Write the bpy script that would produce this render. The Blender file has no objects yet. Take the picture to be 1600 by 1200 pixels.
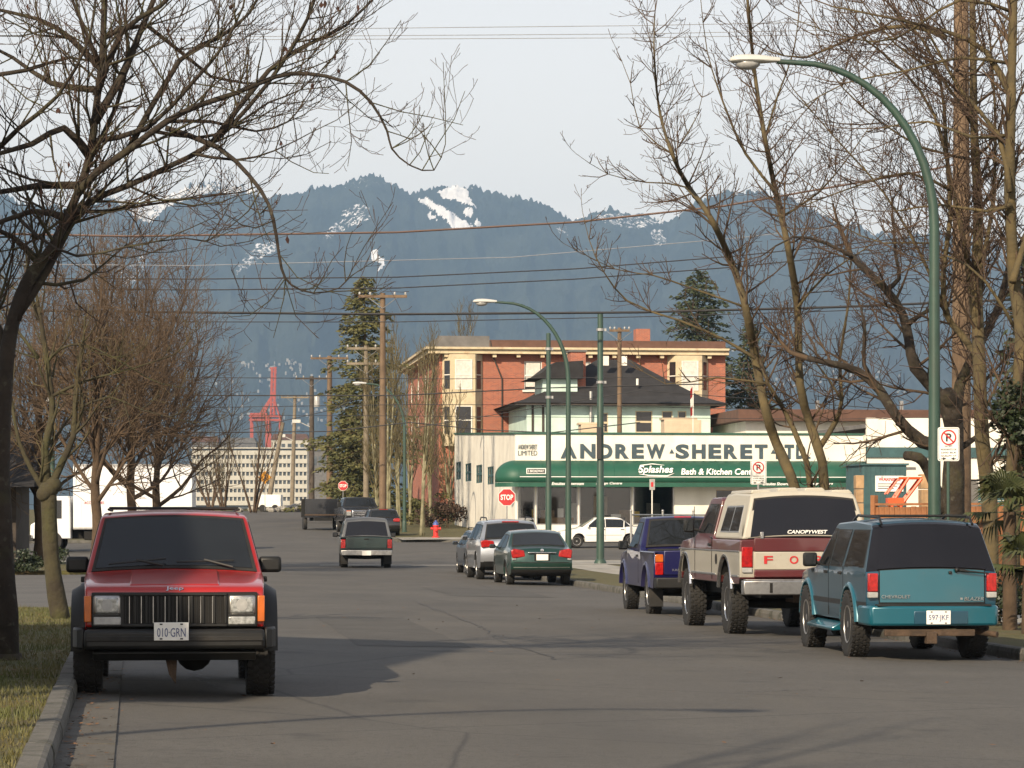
import bpy, bmesh, math, random
import numpy as np
from mathutils import Vector, Matrix, Euler
R = math.radians
rnd = random.Random(7)
scn = bpy.context.scene
COL = scn.collection

# ------------------------------------------------------------------ camera
FPX, CAMH, HY = 4600.0, 1.6, 812.0
cd = bpy.data.cameras.new('camera'); cam = bpy.data.objects.new('camera', cd); COL.objects.link(cam)
cam.location = (0, 0, CAMH); cam.rotation_euler = (R(90), 0, 0)
cd.sensor_width = 36; cd.lens = 36 * FPX / 1600; cd.shift_y = (HY - 600) / 1600
cd.clip_start = .5; cd.clip_end = 60000
scn.camera = cam
# ------------------------------------------------------------------ sky, sun, exposure
SUN_EL, SUN_AZ = R(29), R(207)      # azimuth clockwise from +Y (the view direction)
w = bpy.data.worlds.new('World'); scn.world = w; w.use_nodes = True
nt = w.node_tree; nt.nodes.clear()
sky = nt.nodes.new('ShaderNodeTexSky'); sky.sky_type = 'NISHITA'; sky.sun_disc = False
sky.sun_elevation = SUN_EL; sky.sun_rotation = SUN_AZ
sky.air_density = 1.0; sky.dust_density = 1.0; sky.ozone_density = 1.0
veil = nt.nodes.new('ShaderNodeMix'); veil.data_type = 'RGBA'; 
veil.inputs[7].default_value = (14.8, 12.9, 11.0, 1)          # thin haze layer, the same all round, thicker along the slanting path near the horizon
bg = nt.nodes.new('ShaderNodeBackground'); bg.inputs[1].default_value = .096
wo = nt.nodes.new('ShaderNodeOutputWorld')
tcw = nt.nodes.new('ShaderNodeTexCoord'); sxw = nt.nodes.new('ShaderNodeSeparateXYZ'); nt.links.new(tcw.outputs['Generated'], sxw.inputs[0])
def wm(op, a, b):
    q = nt.nodes.new('ShaderNodeMath'); q.operation = op
    for i, k in enumerate((a, b)):
        if isinstance(k, (int, float)): q.inputs[i].default_value = k
        else: nt.links.new(k, q.inputs[i])
    return q.outputs[0]
path = wm('DIVIDE', -.14, wm('MAXIMUM', sxw.outputs[2], .04))      # optical depth over sin(elevation)
nt.links.new(wm('SUBTRACT', 1.0, wm('EXPONENT', path, 0)), veil.inputs[0])
nt.links.new(sky.outputs[0], veil.inputs[6]); nt.links.new(veil.outputs[2], bg.inputs[0]); nt.links.new(bg.outputs[0], wo.inputs[0])
sl = bpy.data.lights.new('sun', 'SUN'); so = bpy.data.objects.new('sun', sl); COL.objects.link(so)
sl.energy = 5.0; sl.angle = R(.6); sl.color = (1, .83, .61)
so.location = (0, 0, 60)
sd = Vector((math.sin(SUN_AZ) * math.cos(SUN_EL), math.cos(SUN_AZ) * math.cos(SUN_EL), math.sin(SUN_EL)))
so.rotation_euler = sd.to_track_quat('Z', 'Y').to_euler()
scn.view_settings.view_transform = 'Standard'; scn.view_settings.look = 'None'
scn.view_settings.exposure = 0.48; scn.view_settings.gamma = 1.0
scn.cycles.max_bounces = 5; scn.cycles.transparent_max_bounces = 12; scn.cycles.volume_bounces = 0

# ------------------------------------------------------------------ frames of reference
TH = .1134; CT, ST = math.cos(TH), math.sin(TH)
def at(px, py, Y): return Vector(((px - 800) / FPX * Y, Y, CAMH - (py - HY) / FPX * Y))
def xat(px, Y): return (px - 800) / FPX * Y
def st(u, v, z=0): return Vector((u * CT - v * ST, u * ST + v * CT, z))
def us(x, y): return x * CT + y * ST
def vs(x, y): return -x * ST + y * CT
def cl(a, lo, hi): return max(lo, min(hi, a))
def gz(x, y):
    k = cl((106 - y) / 16, 0, 1)
    t = (.10 - .02 * cl(us(x, y), -1, 10.2)) * k
    if y < 115: b = 0
    elif y < 236: b = .019 * (y - 115)
    else: b = max(-8, 2.30 - .0006 * (y - 236) ** 2)
    return t + b
def gp(x, y, dz=0): return Vector((x, y, gz(x, y) + dz))
def smooth(a, b, x):
    t = cl((x - a) / (b - a), 0, 1); return t * t * (3 - 2 * t)

# ------------------------------------------------------------------ materials
M = {}
def mat(name, col, rough=.6, metal=0, var=.12, scale=3., bump=0., bscale=40., coat=0., spec=.5, col2=None, detail=4, flake=0, rvar=0):
    m = bpy.data.materials.new(name); m.use_nodes = True; M[name] = m
    n = m.node_tree; b = n.nodes['Principled BSDF']
    b.inputs['Roughness'].default_value = rough; b.inputs['Metallic'].default_value = metal
    b.inputs['Coat Weight'].default_value = coat; b.inputs['Coat Roughness'].default_value = .06
    b.inputs['Specular IOR Level'].default_value = spec
    tc = n.nodes.new('ShaderNodeTexCoord')
    ns = n.nodes.new('ShaderNodeTexNoise'); ns.inputs['Scale'].default_value = scale; ns.inputs['Detail'].default_value = detail
    ns.inputs['Roughness'].default_value = .65
    n.links.new(tc.outputs['Object'], ns.inputs['Vector'])
    rp = n.nodes.new('ShaderNodeValToRGB'); n.links.new(ns.outputs['Fac'], rp.inputs[0])
    c2 = col2 or tuple(c * (1 - var) for c in col)
    c1 = col if col2 else tuple(min(1, c * (1 + var)) for c in col)
    rp.color_ramp.elements[0].position = .33; rp.color_ramp.elements[1].position = .68
    rp.color_ramp.elements[0].color = (*c2, 1); rp.color_ramp.elements[1].color = (*c1, 1)
    n.links.new(rp.outputs[0], b.inputs['Base Color'])
    if rvar:
        mr = n.nodes.new('ShaderNodeMapRange'); mr.inputs[3].default_value = rough - rvar; mr.inputs[4].default_value = rough + rvar
        n.links.new(ns.outputs['Fac'], mr.inputs[0]); n.links.new(mr.outputs[0], b.inputs['Roughness'])
    if bump:
        nb = n.nodes.new('ShaderNodeTexNoise'); nb.inputs['Scale'].default_value = bscale; nb.inputs['Detail'].default_value = 5
        n.links.new(tc.outputs['Object'], nb.inputs['Vector'])
        bp = n.nodes.new('ShaderNodeBump'); bp.inputs['Strength'].default_value = bump; bp.inputs['Distance'].default_value = .03
        n.links.new(nb.outputs['Fac'], bp.inputs['Height']); n.links.new(bp.outputs[0], b.inputs['Normal'])
    return m
def layer(m, col, scale, lo, hi, amount=1., coord='Object', stretch=(1, 1, 1), tex='noise', detail=6):
    """lay a second colour (dirt, stain, aggregate) over a material by a noise mask"""
    n = m.node_tree; b = n.nodes['Principled BSDF']
    src = b.inputs['Base Color'].links[0].from_socket
    tc = n.nodes.new('ShaderNodeTexCoord'); mp = n.nodes.new('ShaderNodeMapping'); mp.inputs['Scale'].default_value = stretch
    n.links.new(tc.outputs[coord], mp.inputs['Vector'])
    if tex == 'noise':
        t = n.nodes.new('ShaderNodeTexNoise'); t.inputs['Detail'].default_value = detail; out = t.outputs['Fac']
    elif tex == 'crack':
        t = n.nodes.new('ShaderNodeTexVoronoi'); t.feature = 'DISTANCE_TO_EDGE'; out = t.outputs['Distance']
        nz = n.nodes.new('ShaderNodeTexNoise'); nz.inputs['Scale'].default_value = scale * 4; nz.inputs['Detail'].default_value = 6
        n.links.new(mp.outputs[0], nz.inputs['Vector'])
        ad = n.nodes.new('ShaderNodeMix'); ad.data_type = 'VECTOR'; ad.inputs[0].default_value = .12 
        n.links.new(mp.outputs[0], ad.inputs[4]); n.links.new(nz.outputs['Color'], ad.inputs[5])
        n.links.new(ad.outputs[1], t.inputs['Vector'])
    t.inputs['Scale'].default_value = scale
    if tex == 'noise': n.links.new(mp.outputs[0], t.inputs['Vector'])
    mr = n.nodes.new('ShaderNodeMapRange'); mr.inputs[1].default_value = lo; mr.inputs[2].default_value = hi
    mr.inputs[3].default_value = 0; mr.inputs[4].default_value = amount
    n.links.new(out, mr.inputs[0])
    mx = n.nodes.new('ShaderNodeMix'); mx.data_type = 'RGBA'
    n.links.new(mr.outputs[0], mx.inputs[0]); n.links.new(src, mx.inputs[6]); mx.inputs[7].default_value = (*col, 1)
    n.links.new(mx.outputs[2], b.inputs['Base Color'])
    return m

mat('asphalt', (.076, .071, .063), .85, var=.16, scale=.35, bump=.35, bscale=60)
layer(M['asphalt'], (.12, .112, .098), 70, .60, .72, .75)            # pale aggregate
layer(M['asphalt'], (.045, .042, .037), 14, .50, .66, .55, detail=8)
layer(M['asphalt'], (.095, .088, .076), 24, .56, .70, .55, detail=8)
layer(M['asphalt'], (.022, .021, .020), 60, .58, .68, .85)
layer(M['asphalt'], (.090, .082, .068), 1.1, .50, .72, .55, stretch=(1, .25, 1))   # wheel paths, dust
layer(M['asphalt'], (.026, .025, .024), .9, .62, .72, .6)      # oil
layer(M['asphalt'], (.046, .044, .041), .22, .52, .66, .7, stretch=(1, .3, 1))   # old patches
layer(M['asphalt'], (.028, .027, .026), .16, .004, .0, .75, tex='crack')      # cracks
mat('asphalt_lane', (.080, .078, .074), .88, var=.2, scale=.5, bump=.3, bscale=60)
layer(M['asphalt_lane'], (.14, .13, .115), 55, .60, .72, .7)
mat('concrete', (.30, .285, .25), .9, var=.2, scale=1.5, bump=.3, bscale=50)
layer(M['concrete'], (.12, .11, .09), 1.2, .5, .75, .6); layer(M['concrete'], (.10, .095, .08), 40, .6, .7, .5)
mat('kerb_concrete', (.105, .10, .088), .92, var=.25, scale=2, bump=.4, bscale=40)
layer(M['kerb_concrete'], (.035, .036, .025), 4, .46, .64, .85); layer(M['kerb_concrete'], (.19, .18, .16), 16, .60, .70, .7)
mat('gutter_concrete', (.080, .074, .063), .92, var=.2, scale=1.5, bump=.3, bscale=50)
layer(M['gutter_concrete'], (.05, .042, .03), 2.5, .5, .72, .8); layer(M['gutter_concrete'], (.12, .112, .1), 50, .6, .72, .6)
mat('soil_grass', (.062, .068, .017), .95, var=.3, scale=1.2, bump=.6, bscale=30, col2=(.095, .072, .026))
layer(M['soil_grass'], (.05, .035, .018), 2.2, .52, .7, .7)
mat('ground_far', (.10, .10, .07), .95, var=.3, scale=.05)
mat('grass_blade', (.055, .072, .014), .7, var=.3, scale=.8, col2=(.11, .088, .028))
mat('leaf_litter', (.12, .06, .025), .8, var=.4, scale=3)
mat('white_line', (.55, .53, .48), .8, var=.3, scale=4)
mat('black_plastic', (.011, .011, .0105), .5, var=.3, scale=4, spec=.35)
mat('rubber', (.011, .0105, .010), .8, var=.25, scale=6, bump=.1)
layer(M['rubber'], (.04, .034, .027), 4, .5, .75, .5)
mat('underbody', (.006, .0055, .005), .9, var=.3)
mat('rust', (.055, .034, .020), .85, var=.4, scale=8, bump=.3)
mat('chrome', (.62, .62, .62), .16, 1, var=.08, scale=8)
mat('dull_chrome', (.42, .41, .39), .38, 1, var=.2, scale=6)
layer(M['dull_chrome'], (.07, .05, .035), 6, .55, .72, .6)
mat('alloy', (.45, .44, .42), .35, .9, var=.15, scale=8)
mat('tinted_glass', (.012, .014, .016), .03, var=.1, spec=.5)
mat('smoked_glass', (.006, .0055, .0065), .07, var=.2, scale=2, spec=.5)
mat('shop_glass', (.020, .018, .016), .06, var=.3, scale=.6, spec=.5)
def clear_glass(name, tint=.9, gloss=.10):
    m = M[name]; n = m.node_tree; o = n.nodes['Material Output']; t = n.nodes.new('ShaderNodeBsdfTransparent'); t.inputs[0].default_value = (tint, tint, tint * .98, 1)
    g = n.nodes.new('ShaderNodeBsdfGlossy'); g.inputs['Roughness'].default_value = .03; f = n.nodes.new('ShaderNodeFresnel'); f.inputs[0].default_value = 1.5
    x = n.nodes.new('ShaderNodeMixShader'); n.links.new(f.outputs[0], x.inputs[0]); n.links.new(t.outputs[0], x.inputs[1]); n.links.new(g.outputs[0], x.inputs[2]); n.links.new(x.outputs[0], o.inputs[0])
clear_glass('shop_glass')
mat('house_glass', (.018, .018, .02), .08, var=.4, scale=.7, spec=.5)
mat('lamp_lens', (.34, .35, .34), .12, .3, var=.45, scale=26, coat=.8)
mat('lamp_lens_dull', (.30, .30, .29), .3, var=.2, scale=10)
mat('red_lens', (.30, .008, .007), .2, var=.4, scale=18, coat=.5)
mat('amber_lens', (.45, .10, .010), .25, var=.15, scale=10, coat=.5)
mat('plate_white', (.68, .67, .63), .5, var=.06)
mat('plate_blue', (.04, .06, .16), .5)
mat('sign_white', (.72, .72, .68), .5, var=.08, scale=5)
mat('sign_black', (.02, .02, .02), .5)
mat('sign_red', (.42, .018, .02), .45, var=.12, scale=3)
mat('sign_yellow', (.68, .30, .02), .45)
mat('sign_green', (.015, .12, .06), .5)
mat('green_pole', (.026, .058, .043), .5, var=.2, scale=1.5)
layer(M['green_pole'], (.03, .04, .03), 3, .52, .7, .6, stretch=(1, 1, .3))
mat('galvanised', (.36, .36, .35), .45, .8, var=.15)
mat('lamp_head_paint', (.46, .46, .43), .5, var=.1, scale=4)
mat('wood_pole', (.17, .115, .07), .9, var=.25, scale=2, bump=.5, bscale=12, col2=(.10, .068, .042))
layer(M['wood_pole'], (.08, .05, .03), 6, .5, .68, .7, stretch=(1, 1, .06))
mat('wood_pole_grey', (.17, .14, .10), .9, var=.3, scale=2, bump=.4)
mat('wood_pole_dark', (.07, .055, .042), .9, var=.3, scale=2, bump=.4)
mat('wire_black', (.016, .016, .018), .6)
mat('wire_copper', (.10, .06, .045), .55)
mat('wire_grey', (.22, .23, .25), .5)

# ------------------------------------------------------------------ mesh builder
class MB:
    def __init__(s): s.v = []; s.f = []; s.m = []
    def add(s, vs, fs, mi=0, X=None):
        o = len(s.v)
        s.v += [tuple(X @ Vector(p)) if X else tuple(p) for p in vs]
        s.f += [tuple(i + o for i in f) for f in fs]; s.m += [mi] * len(fs); return s
    def box(s, x0, x1, y0, y1, z0, z1, mi=0, X=None):
        return s.add([(x0, y0, z0), (x1, y0, z0), (x1, y1, z0), (x0, y1, z0), (x0, y0, z1), (x1, y0, z1), (x1, y1, z1), (x0, y1, z1)],
                     [(3, 2, 1, 0), (4, 5, 6, 7), (0, 1, 5, 4), (1, 2, 6, 5), (2, 3, 7, 6), (3, 0, 4, 7)], mi, X)
    def tube(s, pts, rad, n=8, mi=0, cap=True):
        pts = [Vector(p) for p in pts]; k = len(pts)
        if not hasattr(rad, '__len__'): rad = [rad] * k
        vs = []; prev = None
        for i, p in enumerate(pts):
            t = (pts[min(i + 1, k - 1)] - pts[max(i - 1, 0)])
            t = t.normalized() if t.length > 1e-9 else Vector((0, 0, 1))
            if prev is None:
                a = t.orthogonal().normalized()
            else:
                a = prev - t * prev.dot(t)
                a = a.normalized() if a.length > 1e-6 else t.orthogonal().normalized()
            prev = a; b = t.cross(a)
            for j in range(n):
                q = 2 * math.pi * j / n
                vs.append(p + (a * math.cos(q) + b * math.sin(q)) * rad[i])
        fs = [(i * n + j, i * n + (j + 1) % n, (i + 1) * n + (j + 1) % n, (i + 1) * n + j) for i in range(k - 1) for j in range(n)]
        if cap: fs += [tuple(range(n - 1, -1, -1)), tuple((k - 1) * n + j for j in range(n))]
        return s.add(vs, fs, mi)
    def lathe(s, prof, n=24, mi=0, X=None, axis='z'):
        vs = []
        for (r, h) in prof:
            for j in range(n):
                q = 2 * math.pi * j / n; a, b = r * math.cos(q), r * math.sin(q)
                vs.append((a, b, h) if axis == 'z' else (h, a, b))
        k = len(prof)
        fs = [(i * n + j, i * n + (j + 1) % n, (i + 1) * n + (j + 1) % n, (i + 1) * n + j) for i in range(k - 1) for j in range(n)]
        if prof[0][0] > 1e-6: fs.append(tuple(range(n - 1, -1, -1)))
        if prof[-1][0] > 1e-6: fs.append(tuple((k - 1) * n + j for j in range(n)))
        return s.add(vs, fs, mi, X)
    def prism(s, poly, axis, a, b, mi=0, X=None):
        """polygon in the two other axes (in xyz order) extruded along axis from a to b"""
        n = len(poly); f = {'x': lambda p, q: (q, p[0], p[1]), 'y': lambda p, q: (p[0], q, p[1]), 'z': lambda p, q: (p[0], p[1], q)}[axis]
        vs = [f(p, a) for p in poly] + [f(p, b) for p in poly]
        fs = [tuple(range(n)), tuple(range(2 * n - 1, n - 1, -1))] + [(i, i + n, (i + 1) % n + n, (i + 1) % n) for i in range(n)]
        return s.add(vs, fs, mi, X)
    def ball(s, c, r, nu=10, nv=7, sc=(1, 1, 1), mi=0):
        prof = [(math.sin(math.pi * i / nv), -math.cos(math.pi * i / nv)) for i in range(nv + 1)]
        X = Matrix.Translation(c) @ Matrix.Diagonal((r * sc[0], r * sc[1], r * sc[2], 1))
        return s.lathe([(max(a, 1e-4), b) for a, b in prof], nu, mi, X)
    def build(s, name, mats, parent=None, smooth=None, bevel=0, fix=True):
        me = bpy.data.meshes.new(name); me.from_pydata(s.v, [], s.f)
        if not isinstance(mats, (list, tuple)): mats = [mats]
        for m_ in mats: me.materials.append(M[m_] if isinstance(m_, str) else m_)
        if len(mats) > 1: me.polygons.foreach_set('material_index', s.m)
        if fix and len(s.f) < 6000:
            bm = bmesh.new(); bm.from_mesh(me); bmesh.ops.recalc_face_normals(bm, faces=bm.faces); bm.to_mesh(me); bm.free()
        if smooth is not None:
            me.polygons.foreach_set('use_smooth', [True] * len(me.polygons))
            if smooth < 180: me.set_sharp_from_angle(angle=R(smooth))
        me.update()
        o = bpy.data.objects.new(name, me); COL.objects.link(o); o.parent = parent
        if bevel:
            b = o.modifiers.new('bevel', 'BEVEL'); b.width = bevel; b.segments = 2; b.limit_method = 'ANGLE'; b.angle_limit = R(40); b.use_clamp_overlap = True
        return o
def bx(parent, name, m_, x0, x1, y0, y1, z0, z1, bevel=0, X=None):
    return MB().box(min(x0, x1), max(x0, x1), min(y0, y1), max(y0, y1), min(z0, z1), max(z0, z1), 0, X).build(name, m_, parent, 30 if bevel else None, bevel)
def tag(o, label=None, cat=None, group=None, kind=None):
    if label: o['label'] = label
    if cat: o['category'] = cat
    if group: o['group'] = group
    if kind: o['kind'] = kind
    return o
def empty(name, loc, rz=0, label=None, cat=None, group=None):
    o = bpy.data.objects.new(name, None); COL.objects.link(o); o.location = loc; o.rotation_euler = (0, 0, rz)
    return tag(o, label, cat, group)
def copy_tree(o, parent=None):
    c = o.copy(); COL.objects.link(c); c.parent = parent
    for k in (o_ for o_ in list(COL.objects) if o_.parent == o): copy_tree(k, c)
    return c
_txt = {}
def text(body, m_, parent, loc, rot, width, height, depth=.004, shear=0, name='lettering', bold=0, spacing=1.0):
    key = (body, shear, bold, spacing)
    if key not in _txt:
        c = bpy.data.curves.new('t', 'FONT'); c.body = body; c.shear = shear; c.offset = bold; c.align_x = 'LEFT'; c.extrude = .5; c.resolution_u = 4; c.space_character = spacing
        o = bpy.data.objects.new('t', c); COL.objects.link(o); bpy.context.view_layer.update()
        dg = bpy.context.evaluated_depsgraph_get(); me = bpy.data.meshes.new_from_object(o.evaluated_get(dg))
        bpy.data.objects.remove(o); n = len(me.vertices); a = np.empty(n * 3); me.vertices.foreach_get('co', a); a = a.reshape(-1, 3)
        lo, hi = a.min(0), a.max(0); a = (a - (lo + hi) / 2) / np.maximum(hi - lo, 1e-6)
        me.vertices.foreach_set('co', a.ravel()); me.update(); _txt[key] = me
    me = _txt[key].copy(); me.materials.clear(); me.materials.append(M[m_])
    n = len(me.vertices); a = np.empty(n * 3); me.vertices.foreach_get('co', a); a = a.reshape(-1, 3) * np.array([width, height, depth])
    me.vertices.foreach_set('co', a.ravel()); me.update()
    o = bpy.data.objects.new(name, me); COL.objects.link(o); o.parent = parent; o.location = loc; o.rotation_euler = rot
    return o

# ------------------------------------------------------------------ the ground
def sheet(name, us_, vs_, m_, dz, edge=None, kind='structure', drop=None, thick=0):
    """grid in street coordinates following the lie of the land; edge(v)->(u0,u1) overrides the u range"""
    mb = MB(); nu, nv = len(us_), len(vs_)
    for v in vs_:
        lo, hi = edge(v) if edge else (us_[0], us_[-1])
        for u in us_:
            t = (u - us_[0]) / (us_[-1] - us_[0]); p = st(lo + t * (hi - lo), v); mb.v.append((p.x, p.y, gz(p.x, p.y) + dz))
    mb.f = [(j * nu + i, j * nu + i + 1, (j + 1) * nu + i + 1, (j + 1) * nu + i) for j in range(nv - 1) for i in range(nu - 1)]
    mb.m = [0] * len(mb.f)
    if thick:   # skirt down all round
        ring = [i for i in range(nu)] + [j * nu + nu - 1 for j in range(1, nv)] + [(nv - 1) * nu + i for i in range(nu - 2, -1, -1)] + [j * nu for j in range(nv - 2, 0, -1)]
        o = len(mb.v); mb.v += [(mb.v[i][0], mb.v[i][1], mb.v[i][2] - thick) for i in ring]; k = len(ring)
        mb.f += [(ring[i], o + i, o + (i + 1) % k, ring[(i + 1) % k]) for i in range(k)]; mb.m += [0] * k
    return tag(mb.build(name, m_, fix=False), kind=kind)
def lin(a, b, n): return [a + (b - a) * i / n for i in range(n + 1)]
def uL(v): return -.60 - .014 * cl(v - 8, 0, 22) - .008 * cl(v - 30, 0, 25)
UR = 10.15
VB0, VB1 = 106.5, 141.5      # the cross avenue
g = MB(); ys = [-60, -30, 0, 30, 60, 90, 104, 115, 130, 150, 170, 190, 210, 225, 236, 245, 260, 280, 300, 340, 380, 450, 600, 1000, 2000, 4000, 8000, 11000]
xs = [-9000, -3000, -800, -200, -80, -40, -20, -10, -5, 0, 5, 10, 20, 40, 80, 200, 800, 3000, 9000]
g.v = [(x, y, gz(x, y) - .07) for y in ys for x in xs]; nx = len(xs)
g.f = [(j * nx + i, j * nx + i + 1, (j + 1) * nx + i + 1, (j + 1) * nx + i) for j in range(len(ys) - 1) for i in range(nx - 1)]; g.m = [0] * len(g.f)
tag(g.build('ground', 'ground_far', fix=False), kind='structure')
sheet('road', lin(-1, 10.15, 14), lin(-40, VB0, 100), 'asphalt', 0, lambda v: (uL(v) + .0, UR))
sheet('avenue_road', lin(-90, 110, 60), lin(VB0, VB1, 20), 'asphalt', .0)
sheet('road_beyond', lin(-2, 10.6, 8), lin(VB1, 262, 60), 'asphalt', 0)
sheet('side_lane', lin(-70, -1.1, 20), lin(47, 79, 16), 'asphalt_lane', .02, lambda v: (-70, uL(v) - .02))
# verges, pavements
sheet('verge_left', lin(-5.2, -1.2, 8), lin(-40, 46.8, 60), 'soil_grass', .11, lambda v: (-5.2, uL(v) - .16))
sheet('yard_left', lin(-60, -7, 12), lin(-40, 46.5, 30), 'soil_grass', .10)
sheet('pavement_left', lin(-7, -5.2, 3), lin(-40, 46.8, 40), 'concrete', .115)
sheet('verge_left_far', lin(-5.2, -1.3, 4), lin(79.5, VB0 - 6, 20), 'soil_grass', .12, lambda v: (-5.2, uL(v) - .16), thick=.2)
sheet('yard_left_far', lin(-70, -5.2, 10), lin(79.5, VB0 - 6, 12), 'soil_grass', .10, thick=.2)
sheet('verge_right', lin(UR + .16, 12.7, 5), lin(-40, 99, 90), 'soil_grass', .115)
sheet('pavement_right', lin(12.7, 14.5, 3), lin(-40, 99, 60), 'concrete', .12)
sheet('yard_right', lin(14.5, 70, 14), lin(-40, 99, 40), 'soil_grass', .11)
sheet('pavement_corner', lin(UR + .16, 90, 30), lin(99, VB0 - .16, 5), 'concrete', .125)
sheet('pavement_corner_left', lin(-80, -1.4, 30), lin(VB0 - 6, VB0 - .16, 5), 'concrete', .125, lambda v: (-80, uL(v) - .16))
sheet('pavement_far', lin(10.8, 110, 40), lin(VB1 + .16, VB1 + 4.4, 4), 'concrete', .125)
sheet('verge_beyond', lin(10.8, 14.5, 4), lin(VB1 + 4.4, 240, 40), 'soil_grass', .12, thick=.2)
sheet('yard_beyond', lin(14.5, 110, 20), lin(VB1 + 4.4, 240, 40), 'soil_grass', .10)
sheet('yard_beyond_left', lin(-90, -2.2, 20), lin(VB1 + .16, 240, 40), 'soil_grass', .12, thick=.2)
def kerb(name, pts, m_='kerb_concrete', wd=.16, h=.14, gap=.012, L=2.4):
    """kerb stones laid end to end along world points; each stone a child"""
    root = empty(name, (0, 0, 0)); root['kind'] = 'structure'
    P = [Vector((p.x, p.y, 0)) for p in pts]; acc = []
    for a, b in zip(P, P[1:]):
        n = max(1, round((b - a).length / L))
        acc += [a.lerp(b, i / n) for i in range(n)]
    acc.append(P[-1])
    for a, b in zip(acc, acc[1:]):
        d = (b - a).normalized(); s = Vector((-d.y, d.x, 0)); a2 = a + d * gap / 2; b2 = b - d * gap / 2
        mb = MB(); vv = []
        for q in (a2, b2):
            z = gz(q.x, q.y); j = rnd.uniform(-.006, .006)
            for (o, hh) in ((0, -.15), (.0, h * .55), (.015, h * .9), (.045, h), (wd, h), (wd, -.15)):
                p = q + s * (o + j); vv.append((p.x, p.y, z + hh))
        mb.add(vv, [(i, (i + 1) % 6, (i + 1) % 6 + 6, i + 6) for i in range(6)] + [(5, 4, 3, 2, 1, 0), (6, 7, 8, 9, 10, 11)])
        mb.build('kerb_stone', m_, root)
    return root
kerb('kerb_left', [st(uL(v), v) for v in (10, 14, 18, 22, 26, 30, 36, 46.5)])
kerb('kerb_left_far', [st(uL(v), v) for v in (80, 90, VB0 - 2)] + [st(-3, VB0 - .3), st(-70, VB0)], L=5)
kerb('kerb_right', [st(-0 + 70, VB0), st(12.5, VB0 - .2), st(11.1, VB0 - 1), st(UR, VB0 - 4), st(UR, 10)], L=3)
kerb('kerb_beyond', [st(10.6, 230), st(10.6, VB1 + 3.5), st(11.6, VB1 + .8), st(13.5, VB1), st(70, VB1)], L=5)
kerb('kerb_beyond_left', [st(-70, VB1), st(-4, VB1), st(-2.2, VB1 + 2), st(-2.2, 230)], L=6)
# concrete gutter slabs along the left kerb
gut = empty('gutter', (0, 0, 0)); gut['kind'] = 'structure'
vv = 12.0
while vv < 46:
    v1 = vv + 1.9; mb = MB(); q = []
    for v in (vv + .008, v1 - .008):
        for u in (uL(v) + .004, uL(v) + .36):
            p = st(u, v); q.append((p.x, p.y, gz(p.x, p.y) + .012 + rnd.uniform(-.003, .003)))
    q += [(a, b, c - .05) for a, b, c in q]
    mb.add(q, [(0, 1, 3, 2), (0, 4, 5, 1), (1, 5, 7, 3), (3, 7, 6, 2), (2, 6, 4, 0)]); mb.build('slab', 'gutter_concrete', gut); vv = v1
# winter grass on the near verge, dead leaves in the gutter
gb = MB()
for k in range(60000):
    v = 15 + 31 * rnd.random() ** 1.3; u = rnd.uniform(-5.1, uL(v) - .17); p = st(u, v); z = gz(p.x, p.y) + .11
    h = rnd.uniform(.02, .05) * (1 + .9 * max(0, math.sin(u * 3.1 + v * 1.3) * math.sin(v * 2.3 - u))); a = rnd.uniform(0, 6.28); c, s_ = math.cos(a) * .006, math.sin(a) * .006; lx, ly = rnd.uniform(-.03, .03), rnd.uniform(-.03, .03)
    gb.add([(p.x - c, p.y - s_, z - .01), (p.x + c, p.y + s_, z - .01), (p.x + lx, p.y + ly, z + h)], [(0, 1, 2)])
tag(gb.build('grass', 'grass_blade', fix=False), 'short worn winter grass on the near left verge', 'grass', kind='stuff')
lb = MB()
for k in range(1500):
    if k < 420: v = rnd.uniform(16, 44); u = uL(v) + abs(rnd.gauss(0, .16)) + .02; dz = .02
    elif k < 1100: v = rnd.uniform(16, 46); u = rnd.uniform(-5, uL(v) - .2); dz = .135
    elif k < 1200: v = rnd.uniform(17, 60); u = rnd.uniform(0, 9); dz = .01
    else: v = rnd.uniform(22, 60); u = UR - abs(rnd.gauss(0, .2)); dz = .012
    p = st(u, v); z = gz(p.x, p.y) + dz; r = rnd.uniform(.012, .035); a = rnd.uniform(0, 6.28)
    q = [(p.x + r * math.cos(a + t) * (1 if i % 2 else .55), p.y + r * math.sin(a + t) * (1 if i % 2 else .55), z + rnd.uniform(0, .012)) for i, t in enumerate((0, 1.57, 3.14, 4.71))]
    lb.add(q, [(0, 1, 2, 3)])
tag(lb.build('fallen_leaves', 'leaf_litter', fix=False), 'scattered dead leaves on verge and gutter', 'leaves', kind='stuff')
# patches and tar lines in the road
mat('asphalt_patch', (.058, .055, .050), .9, var=.2, scale=1, bump=.3, bscale=60); layer(M['asphalt_patch'], (.085, .08, .07), 70, .60, .72, .7)
mat('tar', (.026, .025, .024), .6, var=.3, scale=4)
for (u0, u1, v0, v1) in ((2.2, 3.6, 36, 47), (5.8, 8.0, 62, 70), (.2, 1.3, 52, 60)):
    mb = MB(); ring = []; rr_ = random.Random(int(v0))
    for a0, b0, a1, b1 in ((u0, v0, u1, v0), (u1, v0, u1, v1), (u1, v1, u0, v1), (u0, v1, u0, v0)):
        for k in range(8): ring.append(st(a0 + (a1 - a0) * k / 8 + rr_.uniform(-.03, .03), b0 + (b1 - b0) * k / 8 + rr_.uniform(-.05, .05)))
    mb.add([(p.x, p.y, gz(p.x, p.y) + .004) for p in ring], [tuple(range(len(ring)))]); tag(mb.build('road_patch', 'asphalt_patch', fix=False), kind='structure')
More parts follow.
